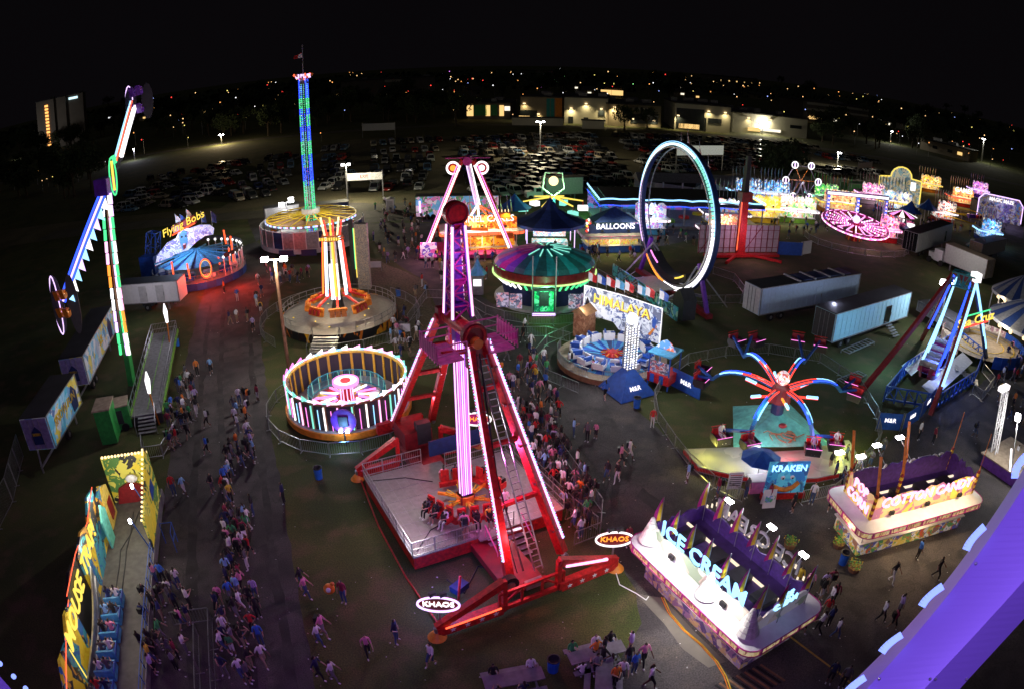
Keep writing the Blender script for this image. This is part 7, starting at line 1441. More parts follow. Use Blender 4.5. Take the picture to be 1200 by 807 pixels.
# ================= car park =================
def car_mesh(kind):
    b = B(); paint = CARP
    L, Wd = {'sedan': (4.6, 1.8), 'suv': (4.7, 1.9), 'pickup': (5.4, 1.95)}[kind]; h = {'sedan': 1.42, 'suv': 1.75, 'pickup': 1.8}[kind]
    def loft(secs, k):
        vs = []
        for x, z0, z1, w in secs: vs += [(x, -w, z0), (x, w, z0), (x, w * .96, z1), (x, -w * .96, z1)]
        n = len(secs); fs = [(0, 3, 2, 1), (4 * n - 4, 4 * n - 3, 4 * n - 2, 4 * n - 1)]
        for i in range(n - 1): fs += [(4 * i + q, 4 * i + (q + 1) % 4, 4 * i + 4 + (q + 1) % 4, 4 * i + 4 + q) for q in range(4)]
        b.add(vs, fs, k)
    w = Wd / 2; hb = .95 if kind != 'sedan' else .85
    loft([(-L / 2, .35, hb - .15, w * .9), (-L / 2 + .25, .28, hb, w), (L / 2 - 1.2, .28, hb, w), (L / 2 - .2, .3, hb - .22, w * .95), (L / 2, .4, hb - .35, w * .85)], paint)
    if kind == 'pickup': cab = [(-.6, hb, hb + .05, w * .92), (-.5, hb, h, w * .8), (.9, hb, h, w * .8), (1.5, hb, hb + .05, w * .9)]
    elif kind == 'suv': cab = [(-L / 2 + .1, hb, hb + .05, w * .92), (-L / 2 + .35, hb, h - .02, w * .8), (.5, hb, h, w * .82), (1.25, hb, hb + .05, w * .9)]
    else: cab = [(-1.75, hb, hb + .03, w * .9), (-1.1, hb, h - .03, w * .76), (.3, hb, h, w * .76), (1.15, hb, hb + .03, w * .9)]
    loft(cab, 'glass')
    x0, x1 = cab[1][0], cab[2][0]; b.box(((x0 + x1) / 2, 0, h + .015), (x1 - x0 + .1, w * 1.56, .05), paint)
    for s in (-1, 1): b.bar((x0, s * w * .8, h), (cab[0][0], s * w * .9, hb), .08, paint); b.bar((x1, s * w * .8, h), (cab[3][0], s * w * .9, hb), .08, paint); b.bar(((x0 + x1) / 2, s * w * .81, h), ((x0 + x1) / 2, s * w * .92, hb), .08, paint)
    if kind == 'pickup': b.box((-1.65, 0, hb + .02), (1.9, Wd * .8, .03), 'black')
    for x in (-L * .3, L * .31):
        for s in (-1, 1): b.tube((x, s * (w - .2), .34), (x, s * (w + .02), .34), .34, 'tyre', n=10); b.tube((x, s * (w - .1), .34), (x, s * (w + .03), .34), .18, 'galv', n=6)
    for s in (-1, 1): b.box((L / 2 - .03, s * w * .62, hb - .3), (.08, .35, .14), 'headlamp'); b.box((-L / 2 - .0, s * w * .65, hb - .22), (.06, .3, .14), 'taillamp')
    return b.done('parked_car')
m, t_, b_ = nt('carpaint'); CARP = m; MT['carpaint'] = m; oi = t_.nodes.new('ShaderNodeObjectInfo'); t_.links.new(oi.outputs['Color'], b_.inputs['Base Color']); b_.inputs['Roughness'].default_value = .5; b_.inputs['Coat Weight'].default_value = .08
P('headlamp', (.7, .7, .65), .1); P('taillamp', (.35, .01, .01), .2); P('taillit', (.4, .02, .02), .3, emit=(1, .04, .02), es=6)
protos = {k: car_mesh(k) for k in ('sedan', 'suv', 'pickup')}
CC = [('white', (.6, .6, .6)), ('silver', (.3, .31, .33)), ('black', (.014, .014, .016)), ('dark grey', (.06, .06, .065)), ('black', (.01, .01, .012)), ('black', (.015, .015, .018)), ('dark grey', (.08, .08, .09)), ('red', (.35, .02, .02)), ('dark blue', (.02, .04, .16)), ('beige', (.4, .34, .26)), ('light blue', (.1, .2, .35)), ('white', (.6, .6, .6)), ('black', (.02, .02, .02))]
ORD = ['first', 'second', 'third', 'fourth', 'fifth', 'sixth', 'seventh', 'eighth', 'ninth', 'tenth', 'eleventh', 'twelfth', 'thirteenth', 'fourteenth', 'fifteenth', 'sixteenth', 'seventeenth', 'eighteenth', 'nineteenth', 'twentieth']
def ordn(i): return ORD[i] if i < 20 else 'twenty-' + ORD[i - 20] if i < 29 else 'thirtieth' if i == 29 else 'thirty-' + ORD[i - 30]
rc = random.Random(11)
# rows: (pixel of left end, pixel of right end, lot text)
rows = []
def lot(txt, L0, L1, R0, R1, n):
    for i in range(n):
        f = i / (n - 1) if n > 1 else 0
        rows.append(((L0[0] + (L1[0] - L0[0]) * f, L0[1] + (L1[1] - L0[1]) * f), (R0[0] + (R1[0] - R0[0]) * f, R0[1] + (R1[1] - R0[1]) * f), txt, i, n))
lot('lot left of swing tower', None or (272, 237), (308, 190), (334, 226), (352, 186), 5)
lot('lot behind swing arm ride', (205, 246), (232, 205), (262, 228), (292, 192), 4)
lot('field beside swing arm ride', (148, 250), (175, 215), (200, 228), (222, 205), 3)
lot('lot right of swing tower', (372, 222), (376, 178), (408, 222), (408, 176), 5)
lot('lot behind claw ride', (430, 224), (432, 172), (500, 222), (520, 166), 6)
lot('lot behind green ride', (560, 232), (535, 168), (748, 218), (700, 162), 8)
lot('lot beyond ring ride', (770, 204), (720, 162), (900, 196), (960, 176), 6)
lot('lot beyond small wheel', (958, 204), (965, 186), (1040, 206), (1030, 192), 2)
cand = []
for (a, c_, txt, ri, n) in rows:
    p, q = G(*a), G(*c_); d = q - p; m = max(2, int(d.length / 2.9)); an = math.atan2(d.y, d.x)
    for rr_ in (0, 1):      # double rows nose to nose
        nn = 0
        for i in range(m):
            if rc.random() < .14: continue
            pos = p.lerp(q, (i + .5) / m) + Vector((-sin(an), cos(an), 0)) * (rr_ * 5.1) + Vector((rc.uniform(-.2, .2), rc.uniform(-.3, .3), 0))
            if not inframe(pos, -2): continue
            cand.append((pos, an + pi / 2 * (1 if rr_ else -1) + rc.uniform(-.05, .05), txt, ri * 2 + rr_, nn, n)); nn += 1
cand.sort(key=lambda t: t[0].length)
uniq = []
for cc_ in cand:
    if all((cc_[0] - u[0]).length > 2.5 for u in uniq[-260:]): uniq.append(cc_)
rest = uniq[285:]; first = {}
for i, (pos, an, txt, ri, nn, n) in enumerate(uniq[:285]):
    cn, col = rc.choice(CC); kd = rc.choice(('sedan', 'suv', 'suv', 'sedan', 'pickup'))
    src = protos[kd]; cobj = src if kd not in first else src.copy()
    if kd in first: C.objects.link(cobj)
    first[kd] = 1; cobj.location = (pos.x, pos.y, .01); cobj.rotation_euler.z = an + 0; cobj.color = (*col, 1)
    kn = {'sedan': 'sedan', 'suv': 'suv', 'pickup': 'pickup truck'}[kd]
    tag(cobj, f'{cn} {kn}, {ordn(nn)} from left, row {ri + 1}, {txt}', 'car', 'cars parked in rows in field')
b = B(); me0 = {k: protos[k].data for k in protos}
for (pos, an, *_) in rest[:420]:
    kd = rc.choice(('sedan', 'suv')); cn, col = rc.choice(CC); mt2_ = P('farcar_' + cn.replace(' ', '_'), col, .3, .2, .05); me = me0[kd]; ca, sa = cos(an), sin(an)
    o_ = len(b.v)
    b.v += [(v.co.x * ca - v.co.y * sa + pos.x, v.co.x * sa + v.co.y * ca + pos.y, v.co.z + .01) for v in me.vertices]
    for p in me.polygons:
        mm = me.materials[p.material_index]; mm = mt2_ if mm == CARP else mm; b.f.append([i + o_ for i in p.vertices]); b.mi.append(b._m(mm))
o = b.done('distant_cars'); o['kind'] = 'stuff'; o['label'] = 'mass of parked cars at far back of field'

# ================= trees =================
def leafmat(n, c): return P(n, c, .8, 0, .5, .6)
leafmat('leaf', (.035, .055, .018)); leafmat('leafd', (.02, .035, .014)); P('bark', (.06, .045, .03), .9)
def tree_proto(seed, h, r):
    rn = random.Random(seed); root = bpy.data.objects.new('tree', None); C.objects.link(root)
    b = B(); b.tube((0, 0, 0), (0, 0, h * .45), .32, 'bark', .2, n=7)
    for i in range(5): a = i * 1.26; b.tube((0, 0, h * .35), (r * .55 * cos(a), r * .55 * sin(a), h * .62), .14, 'bark', .06, n=5)
    b.done('trunk', root); b = B()
    cl = [(Vector((rn.gauss(0, r * .42), rn.gauss(0, r * .42), h * rn.uniform(.42, .88))), rn.uniform(.22, .42) * r) for _ in range(20)]
    for ce, cr in cl:
        for j in range(70):
            v = Vector((rn.gauss(0, 1), rn.gauss(0, 1), rn.gauss(0, .8))).normalized() * cr * rn.uniform(.6, 1.05) + ce; u = Vector((rn.uniform(-1, 1), rn.uniform(-1, 1), rn.uniform(-1, 1))).normalized(); w_ = u.orthogonal().normalized(); s = rn.uniform(.2, .42)
            b.flat([v - u * s, v + w_ * s * .6, v + u * s, v - w_ * s * .6], 'leaf' if j % 3 else 'leafd')
    b.done('crown', root); return root
TP = [tree_proto(1, 9, 4), tree_proto(2, 11, 4.6), tree_proto(3, 8, 4.4)]
rt = random.Random(5); seen = 0; labs = ['dark round tree', 'tall dark tree', 'broad low tree']
spots = []
for (x0, x1, y0, y1, n, where) in ((0, 110, 165, 235, 26, 'in dark far left corner'), (110, 330, 122, 162, 42, 'in dark belt behind the left field'), (300, 540, 112, 150, 40, 'before the long low building at back'), (540, 960, 100, 116, 30, 'in lamp dotted town beyond the warehouse'), (960, 1199, 128, 178, 46, 'on dark slope at upper right'), (895, 925, 215, 232, 3, 'behind the yellow lit snack stand'), (730, 760, 150, 156, 2, 'at warehouse wall')):
    for i in range(n): spots.append((rt.uniform(x0, x1), rt.uniform(y0, y1), where))
spots.sort(key=lambda s: s[0]); cnt = {}
for (x, y, where) in spots:
    p = G(x, y); i = rt.randrange(3); k = (where, i); cnt[k] = cnt.get(k, 0) + 1; sc = rt.uniform(.8, 1.25) * (1 + p.length / 900)
    lb = f'{labs[i]}, {ordn(cnt[k] - 1)} such from left, {where}'
    if not first.get(('t', i)): first[('t', i)] = 1; o = TP[i]; tag(o, lb, 'tree', 'trees ' + where); o.location = (p.x, p.y, 0); o.scale = (sc, sc, sc)
    else: dup(TP[i], (p.x, p.y, 0), rt.uniform(0, 6), lb, 'trees ' + where, sc)
# far woods as one mass
b = B(); rn = random.Random(9)
for i in range(420):
    a = rn.uniform(-.95, .95); d = rn.uniform(650, 1500); ce = Vector((d * sin(a), d * cos(a), 5)); s0 = rn.uniform(8, 18)
    for j in range(16):
        v = ce + Vector((rn.gauss(0, s0), rn.gauss(0, s0), rn.uniform(-5, 9))); u = Vector((rn.uniform(-1, 1), rn.uniform(-1, 1), rn.uniform(-.6, .6))).normalized() * 5; w_ = u.orthogonal().normalized() * 4; b.flat([v - u, v + w_, v + u, v - w_], 'leafd')
o = b.done('far_woods'); o['kind'] = 'stuff'; o['label'] = 'dark woods out to the horizon'

# ================= distant town =================
P('wall_pale', (.5, .48, .4), .8, 0, .1, .2); P('wall_tan', (.3, .25, .18), .8, 0, .1, .2); P('wall_dim', (.16, .14, .12), .8, 0, .1, .2); P('glassd', (.02, .025, .03), .2)
LED('w_warm', (1, .62, .22), 1.2, False); LED('w_white', (1, .9, .7), 1.4, False); LED('w_sign', (.6, .9, 1), 1.6, False)
for n_, c_ in (('p_white', (.95, .95, 1)), ('p_warm', (1, .6, .25)), ('p_orange', (1, .4, .1)), ('p_red', (1, .05, .04)), ('p_green', (.3, 1, .3)), ('p_blue', (.3, .4, 1)), ('p_yellow', (1, .85, .2)), ('p_purple', (.8, .2, 1))): LED(n_, c_, 2.2, False)
def block(name, label, cat, pa, pb, dep, h, wall, wins=None, roofbits=0, lit=None, wallz=None):
    a, c_ = G(*pa), G(*pb); d = c_ - a; L = d.length; o = thing(name, label, cat, a, math.atan2(d.y, d.x))
    b = B(); b.box((L / 2, dep / 2, h / 2), (L, dep, h), wall); wl = b.done('wall', o)
    b = B(); b.box((L / 2, dep / 2, h + .2), (L + .8, dep + .8, .5), 'roofdark')
    rn = random.Random(int(L * 10))
    for i in range(roofbits): b.box((rn.uniform(.05, .95) * L, rn.uniform(.2, .8) * dep, h + 1.1), (rn.uniform(2, 5), 3, 1.6), 'grey')
    b.done('roof', o)
    for (x, z, w_, hh, k) in wins or (): b = B(); b.box((L * x, -.12, z), (w_, .2, hh), k); b.done('window', o)
    for (x, z, w_) in lit or ():
        b = B(); b.box((L * x, -.5, z), (1.0, .6, .5), 'l_warm'); b.done('wall_lamp', o)
        alight(a + d * x + Vector((d.y, -d.x, 0)).normalized() * 1.2 + Vector((0, 0, z)), a + d * x + Vector((d.y, -d.x, 0)).normalized() * .6, (1, .8, .4), w_, .6, .4, pi * .75)
    return o, L, a, d
WD = lambda x, z, w_, h_, k='glassd': (x, z, w_, h_, k)
block('warehouse', 'low warehouse with yellow lit green and white windows, left end of row behind the cars', 'building', (548, 140), (598, 140), 30, 7.5, 'wall_dim', [WD(.06, 4, 3, 5, 'w_warm'), WD(.3, 4.2, 6, 5, 'green'), WD(.48, 4, 2, 5, 'w_warm'), WD(.62, 4.2, 3, 5, 'green'), WD(.8, 4, 2, 5, 'w_warm'), WD(.93, 5, 2.5, 2, 'w_white')], 3)
block('warehouse', 'warehouse with teal and orange stripes and a pale wall, left of row centre', 'building', (610, 142), (658, 144), 35, 11, 'wall_tan', [WD(.2, 3, 8, 4, 'glassd'), WD(.68, 5.5, 1.6, 10, 'teal'), WD(.78, 5.5, 1.6, 10, 'teal'), WD(.93, 5.5, 3, 10.6, 'orange'), WD(.1, 1.6, 5, 1.6, 'w_warm')], 3, [(.1, 8, 300), (.45, 3.4, 260)])
block('warehouse', 'long pale warehouse lit by wall lamps, centre of row behind the cars', 'building', (661, 145), (712, 147), 38, 11.5, 'wall_pale', [WD(.15, 1.6, 2, 3), WD(.5, 1.5, 2, 3), WD(.85, 5, 2.5, 2.5)], 6, [(.16, 6.8, 420), (.5, 9, 300), (.85, 7, 380)])
block('warehouse', 'tan warehouse lit by a cone shaped lamp and a dark awning, right of centre', 'building', (713, 148), (774, 150), 38, 9.5, 'wall_tan', [WD(.68, 3.5, 12, 4), WD(.6, 7.8, 7, 1, 'wall_pale')], 6, [(.1, 8.2, 900), (.45, 3.4, 150), (.86, 3, 200)])
block('warehouse', 'pale warehouse with a dark loading bay and small windows, right part of row', 'building', (790, 152), (855, 157), 38, 11.5, 'wall_pale', [WD(.28, 5, 12, 9), WD(.26, 1.8, 9, 2, 'w_warm'), WD(.72, 5, 6, 2), WD(.55, 3, .6, 6)], 5, [(.06, 6.2, 420), (.6, 9, 300), (.9, 9, 260)])
block('warehouse', 'white warehouse with a cone lamp at far right end of row', 'building', (858, 155), (945, 163), 30, 9, 'wall_pale', [WD(.8, 5, 3, 1.5), WD(.88, 5, 3, 1.5), WD(.28, 2, 6, 1.6, 'w_warm'), WD(.5, 2.2, 10, 1.2, 'w_white')], 6, [(.2, 7, 200), (.48, 7, 200)])
block('long_building', 'long unlit low building on hill behind the swing tower', 'building', (400, 118), (510, 112), 30, 16, 'wall_dim', [WD(.56, 14, 14, 2, 'wall_pale')], 4)
o, L, a, d = block('tower_hotel', 'tall pale hotel tower with one column of orange lit windows at far left', 'hotel', (47, 178), (101, 166), 18, 36, 'wall_dim', [], 2)
b = B()
for i in range(13): b.box((L * .22, -.3, 3 + i * 2.4), (2.6, .3, 1.5), 'p_orange' if i < 13 else 'glassd')
b.done('window', o); b = B(); b.box((L * .8, -.3, 33.5), (7, .4, 1.6), 'w_sign'); b.done('sign', o)
b = B()
for x in (.35, .6, .97): b.box((L * x, -1, 18), (3, 2, 36), 'wall_dim')
b.done('pilaster', o); alight(a + Vector((5, -40, 4)), a + Vector((15, 0, 20)), (1, .95, .9), 2400, 6, 6)
block('office_block', 'long three storey office slab with lit bands on dark slope at upper right', 'building', (940, 142), (1020, 150), 24, 14, 'wall_dim', [WD(.5, 12.5, 66, 1.6, 'wall_pale'), WD(.5, 8.5, 66, 1.4, 'wall_pale'), WD(.2, 3, 16, 2.2, 'w_warm'), WD(.45, 2.6, 3, 2, 'w_white')], 2)
block('low_house_row', 'row of low tan houses with pale roofs at far right', 'house', (1078, 175), (1136, 190), 12, 6, 'wall_tan', [WD(.3, 3, 3, 1.6, 'glassd'), WD(.6, 3, 3, 1.6, 'glassd'), WD(.8, 3, 3, 1.6, 'w_warm')], 3)
block('far_hotel', 'wide distant hotel front covered in purple, green and white lights on horizon', 'hotel', (622, 96), (662, 96), 30, 16, 'wall_dim', [WD(.05 + .9 * i / 13, 4 + (i % 3) * 3, 4, 2, ('p_purple', 'p_green', 'p_white', 'p_blue')[i % 4]) for i in range(14)], 3)
block('far_hotel', 'far building with rows of small orange windows at right of horizon', 'hotel', (835, 103), (885, 107), 30, 22, 'wall_dim', [WD(.1 + .8 * i / 9, 8 + (i % 2) * 6, 3, 2, 'w_warm') for i in range(10)], 3)
block('shop', 'lit pale shop front with columns right of horizon centre', 'shop', (708, 114), (726, 115), 14, 8, 'wall_tan', [WD(.5, 4, 18, 4, 'w_warm')])
block('shop', 'orange lit shop on avenue at left horizon', 'shop', (314, 112), (336, 111), 14, 7, 'wall_tan', [WD(.4, 4, 14, 3, 'w_warm'), WD(.8, 4, 5, 2, 'p_red')])
block('white_hall', 'small pale hall with a lit lamp left of swing arm top', 'building', (116, 148), (142, 143), 18, 9, 'wall_dim', [WD(.5, 7, 3, 2, 'p_white')])
block('site_wall', 'long white wall in front of warehouse row, left half', 'wall', (600, 147), (660, 148), 1, 3.2, 'wall_pale')
block('site_wall', 'short white wall in front of centre warehouse', 'wall', (682, 151), (708, 152), 1, 3.4, 'wall_pale')
hs = random.Random(3)
for i in range(34):
    x = hs.uniform(150, 1180); hy = 92 + ((x - 600) / 600) ** 2 * 62; y = hy + hs.uniform(6, 24); p = G(x, y); 
    if 540 < x < 960 and y > 118: continue
    w_ = p.length / 796 * hs.uniform(8, 16); q = G(x + 10, y)
    L = w_; o = thing('house', f'small distant house with {("a lit orange window", "two pale windows", "a dim white wall", "a lit yellow porch")[i % 4]}, {ordn(i)} counted along the horizon', 'house', p, hs.uniform(-.3, .3), 'distant houses along the horizon')
    b = B(); b.box((0, 0, 2.5), (L, 8, 5), ('wall_tan', 'wall_dim', 'wall_pale')[i % 3]); b.done('wall', o); b = B(); b.prism([(-5, 5), (0, 8), (5, 5)], 'roofdark', L + 1, M=Matrix.Rotation(pi / 2, 3, 'Z')); b.done('roof', o)
    b = B(); b.box((L * .2, -4.15, 2.6), (L * .3, .2, 1.6), ('w_warm', 'w_white', 'glassd', 'p_yellow')[i % 4]); b.done('window', o)
# street lamps of town: each a pole and a small lit head
LP = {}
nm = {'p_white': 'white', 'p_warm': 'amber', 'p_orange': 'orange', 'p_red': 'red', 'p_green': 'green', 'p_blue': 'blue', 'p_yellow': 'yellow', 'p_purple': 'purple'}
for k in nm:
    b = B(); b.tube((0, 0, 0), (0, 0, 9), .12, 'steel', .08, n=5); b.bar((0, 0, 9), (1.2, 0, 9.3), .12, 'steel'); b.ball((1.2, 0, 9.1), .38, k, 5); LP[k] = b.done('street_lamp')
ls = random.Random(21); pts = []
for i in range(250):
    z_ = ls.random()
    if z_ < .75: x = ls.uniform(130, 1190); hy = 90 + ((x - 600) / 600) ** 2 * 60; y = hy + 4 + abs(ls.gauss(0, 20))
    elif z_ < .87: x = ls.uniform(0, 330); y = 250 - x * .33 + ls.uniform(-28, 0)
    else: x = ls.uniform(940, 1190); y = 128 + (x - 940) * .2 + ls.uniform(0, 30)
    pts.append((x, y))
for (cx_, cy_, n_) in ((540, 106, 9), (430, 92, 5), (1005, 112, 6), (330, 106, 6), (790, 100, 7)):
    for i in range(n_): pts.append((cx_ + ls.gauss(0, 14), cy_ + abs(ls.gauss(0, 3.5))))
pts.sort(); kc = {}
for i, (x, y) in enumerate(pts):
    k = ls.choices(list(nm), (4, 8, 6, 4, .6, 1.2, 2, .5))[0]; p = G(x, y); sc = max(.5, min(1.9, p.length / 480)) * ls.uniform(.6, 1.1)
    zone = ('far left', 'left', 'centre left', 'centre right', 'right', 'far right')[min(5, int(x / 200))]
    kc[(k, zone)] = kc.get((k, zone), 0) + 1
    lb = f'{nm[k]} distant street lamp, {ordn(kc[(k, zone)] - 1)} {nm[k]} one from left, {zone} horizon'
    o = LP[k] if not first.get(k) else LP[k].copy()
    if first.get(k): C.objects.link(o)
    first[k] = 1; o.location = (p.x, p.y, 0); o.scale = (sc, sc, sc); o.rotation_euler.z = ls.uniform(0, 6); tag(o, lb, 'street lamp', 'street lamps of distant town')
for k in nm:
    if not first.get(k): bpy.data.objects.remove(LP[k])

b = B(); lr = random.Random(4)
for i in range(420):
    x, y = lr.uniform(150, 1150), lr.uniform(300, 806); p = G(x, y)
    if p.length > 75: continue
    s = lr.uniform(.02, .06); a_ = lr.uniform(0, 6); v = [Vector((p.x + s * cos(a_ + q), p.y + s * sin(a_ + q) * lr.uniform(.5, 1), .03 + (.02 if q > 2 else 0))) for q in (0, 1.5, 3.1, 4.7)]; b.flat(v, ('white', 'offwhite', 'offwhite', 'tan')[i % 4])
o = b.done('litter'); o['kind'] = 'stuff'; o['label'] = 'scraps of paper on the ground'
# ================= people =================
m, t_, b_ = nt('cloth_top'); oi = t_.nodes.new('ShaderNodeObjectInfo'); t_.links.new(oi.outputs['Color'], b_.inputs['Base Color']); b_.inputs['Roughness'].default_value = .85; MT['cloth_top'] = m
m, t_, b_ = nt('cloth_bottom'); oi = t_.nodes.new('ShaderNodeObjectInfo'); rp = t_.nodes.new('ShaderNodeValToRGB'); rp.color_ramp.interpolation = 'CONSTANT'; el = rp.color_ramp.elements
BT = [('black', (.012, .012, .015)), ('blue denim', (.05, .09, .2)), ('grey', (.15, .15, .16)), ('khaki', (.3, .24, .15)), ('white', (.6, .6, .6))]
while len(el) < 5: el.new(.5)
for i, (n_, c_) in enumerate(BT): el[i].position = i * .2; el[i].color = (*c_, 1)
t_.links.new(oi.outputs['Alpha'], rp.inputs[0]); t_.links.new(rp.outputs[0], b_.inputs['Base Color']); b_.inputs['Roughness'].default_value = .85; MT['cloth_bottom'] = m
m, t_, b_ = nt('skin'); oi = t_.nodes.new('ShaderNodeObjectInfo'); rp = t_.nodes.new('ShaderNodeValToRGB'); rp.color_ramp.elements[0].color = (.1, .05, .03, 1); rp.color_ramp.elements[1].color = (.55, .34, .24, 1); t_.links.new(oi.outputs['Random'], rp.inputs[0]); t_.links.new(rp.outputs[0], b_.inputs['Base Color']); MT['skin'] = m
P('hair', (.025, .016, .01), .6); P('shoe', (.55, .55, .55), .5)
def body(pose, shorts, longhair):
    J = {}; E = []
    def j(n, p, r, par=None, k='cloth_top'): J[n] = (Vector(p), r); (E.append((par, n, k)) if par else None)
    hp = .93; sit = pose == 'sit'
    j('pel', (0, 0, hp), .13); j('wst', (0, 0, 1.08), .115, 'pel', 'cloth_top'); j('chs', (0, .01, 1.3), .14, 'wst'); j('nk0', (0, 0, 1.46), .075, 'chs'); j('nk', (0, 0, 1.52), .05, 'nk0', 'skin'); j('hd', (0, .015, 1.6), .085, 'nk', 'skin'); j('tp', (0, 0, 1.7), .08, 'hd', 'hair'); j('nose', (0, .105, 1.6), .014, 'hd', 'skin')
    if longhair: j('hr', (0, -.07, 1.6), .06, 'tp', 'hair'); j('hr2', (0, -.11, 1.42), .05, 'hr', 'hair')
    for s, n in ((-1, 'l'), (1, 'r')):
        sh = Vector((s * .18, 0, 1.41)); arm = {'stand': ((.24, .02, 1.14), (.25, .08, .9)), 'walk': ((.24, -.12 * s, 1.15), (.25, -.2 * s + .12, .95)), 'phone': ((.23, .04, 1.14), (.08, .3, 1.22)), 'raise': ((.3, .05, 1.6), (.26, .08, 1.86)) if s > 0 else ((.24, 0, 1.14), (.25, .08, .9)), 'sit': ((.24, .12, 1.17), (.14, .36, 1.15)), 'hip': ((.34, -.06, 1.18), (.19, .08, 1.02))}[pose]
        e, w = [Vector((s * a[0], a[1], a[2])) for a in arm]
        j(n + 'sh', sh, .062, 'nk0'); j(n + 'el', e, .043, n + 'sh', 'cloth_top' if True else 'skin'); j(n + 'wr', w, .03, n + 'el', 'skin'); d = (w - e).normalized(); u = Vector((0, 1, 0)) if abs(d.y) < .8 else Vector((0, 0, 1)); sd = d.cross(u).normalized(); u = sd.cross(d)
        pm = w + d * .07; j(n + 'pm', pm, .032, n + 'wr', 'skin')
        for fi, (o_, L_) in enumerate(((-.03, .07), (-.01, .085), (.01, .08), (.03, .065))):
            a1 = pm + d * .03 + u * o_; a2 = a1 + d * L_ * .5 ; a3 = a2 + (d * .7 + sd * .5 * -s).normalized() * L_ * .5; j(f'{n}f{fi}', a1, .011, n + 'pm', 'skin'); j(f'{n}g{fi}', a3, .008, f'{n}f{fi}', 'skin')
        j(n + 'th', w + d * .03 + u * .055, .012, n + 'wr', 'skin')
        st = .22 if pose == 'walk' else .0
        hipj = Vector((s * .09, 0, hp - .03)); 
        if sit: kn, an_, to = Vector((s * .12, .44, hp - .02)), Vector((s * .12, .5, hp - .43)), Vector((s * .13, .66, hp - .48))
        elif pose == 'walk': kn, an_, to = Vector((s * .1, .12 + .1 * s, .5)), Vector((s * .09, .26 * s - .02, .09)), Vector((s * .1, .26 * s + .14, .04))
        elif pose == 'hip': kn, an_, to = Vector((s * .14, .03, .5)), Vector((s * .17, 0, .09)), Vector((s * .2, .15, .04))
        else: kn, an_, to = Vector((s * .1, .03, .5)), Vector((s * .1, -.01, .09)), Vector((s * .12, .15, .04))
        j(n + 'hj', hipj, .1, 'pel', 'cloth_bottom'); j(n + 'kn', kn, .062, n + 'hj', 'cloth_bottom'); j(n + 'an', an_, .042, n + 'kn', 'skin' if shorts else 'cloth_bottom'); j(n + 'to', to, .042, n + 'an', 'shoe')
    names = list(J); idx = {n: i for i, n in enumerate(names)}
    me = bpy.data.meshes.new('p'); me.from_pydata([J[n][0] for n in names], [(idx[a], idx[c_]) for a, c_, k in E], []); ob = bpy.data.objects.new('p', me); C.objects.link(ob)
    md = ob.modifiers.new('s', 'SKIN'); md.use_smooth_shade = True
    for i, n in enumerate(names): v = me.skin_vertices[0].data[i]; v.radius = (J[n][1],) * 2; v.use_root = (i == 0)
    ss = ob.modifiers.new('u', 'SUBSURF'); ss.levels = 1
    out = bpy.data.meshes.new_from_object(ob.evaluated_get(bpy.context.evaluated_depsgraph_get())); bpy.data.objects.remove(ob)
    ks = ['cloth_top', 'cloth_bottom', 'skin', 'hair', 'shoe', 'black']; out.materials.clear()
    for k in ks: out.materials.append(MT[k])
    sg = [(J[a][0], J[c_][0], k, max(J[a][1], J[c_][1])) for a, c_, k in E]
    for p in out.polygons:
        best, bk = 9e9, 'cloth_top'
        for a, c_, k, r in sg:
            d = c_ - a; u = max(0, min(1, (p.center - a).dot(d) / max(1e-9, d.length_squared))); q = (p.center - a - d * u).length / (r + .02)
            if q < best: best, bk = q, k
        z = p.center
        if bk == 'skin' and z.z > 1.55 and (z.y < .03) and abs(z.x) < .12 and 'hd': bk = 'hair'
        if not sit and bk == 'cloth_top' and z.z < 1.0 and abs(z.x) < .16: bk = 'cloth_bottom'
        p.material_index = ks.index(bk); p.use_smooth = True
    bm = bmesh.new(); bm.from_mesh(out)      # eyes, and a backpack for some
    if shorts and not longhair and pose in ('stand', 'walk', 'phone'):
        r = bmesh.ops.create_cube(bm, size=1, matrix=Matrix.Translation((0, -.2, 1.25)) @ Matrix.Diagonal((.28, .16, .4, 1)))
        for f in {f for v in r['verts'] for f in v.link_faces}: f.material_index = 5
    for s in (-1, 1):
        r = bmesh.ops.create_icosphere(bm, subdivisions=1, radius=.013, matrix=Matrix.Translation((s * .032, .095, 1.625)))
        for f in {f for v in r['verts'] for f in v.link_faces}: f.material_index = 5
    bm.to_mesh(out); bm.free(); return out
PM = {}
for ps in ('stand', 'walk', 'phone', 'raise', 'hip', 'sit'):
    for sh_ in (0, 1):
        for lh in (0, 1): PM[(ps, sh_, lh)] = body(ps, sh_, lh)
TOPS_ = [('white', (.75, .75, .75)), ('black', (.015, .015, .015)), ('red', (.55, .03, .03)), ('blue', (.04, .16, .6)), ('grey', (.22, .22, .24)), ('pink', (.7, .25, .4)), ('navy', (.02, .03, .12)), ('yellow', (.7, .5, .05)), ('orange', (.75, .22, .03)), ('light blue', (.25, .5, .8)), ('green', (.05, .3, .1)), ('maroon', (.22, .02, .05)), ('white', (.8, .8, .8)), ('black', (.02, .02, .02)), ('lilac', (.45, .35, .65)), ('white', (.7, .7, .7)), ('black', (.012, .012, .014)), ('grey', (.1, .1, .11)), ('white', (.75, .75, .78)), ('black', (.02, .018, .02)), ('navy', (.015, .02, .07))]
TW = [{'orange': .3, 'yellow': .35, 'green': .3, 'lilac': .5, 'pink': .7, 'red': .7, 'blue': .6, 'light blue': .6}.get(t[0], 1) for t in TOPS_]
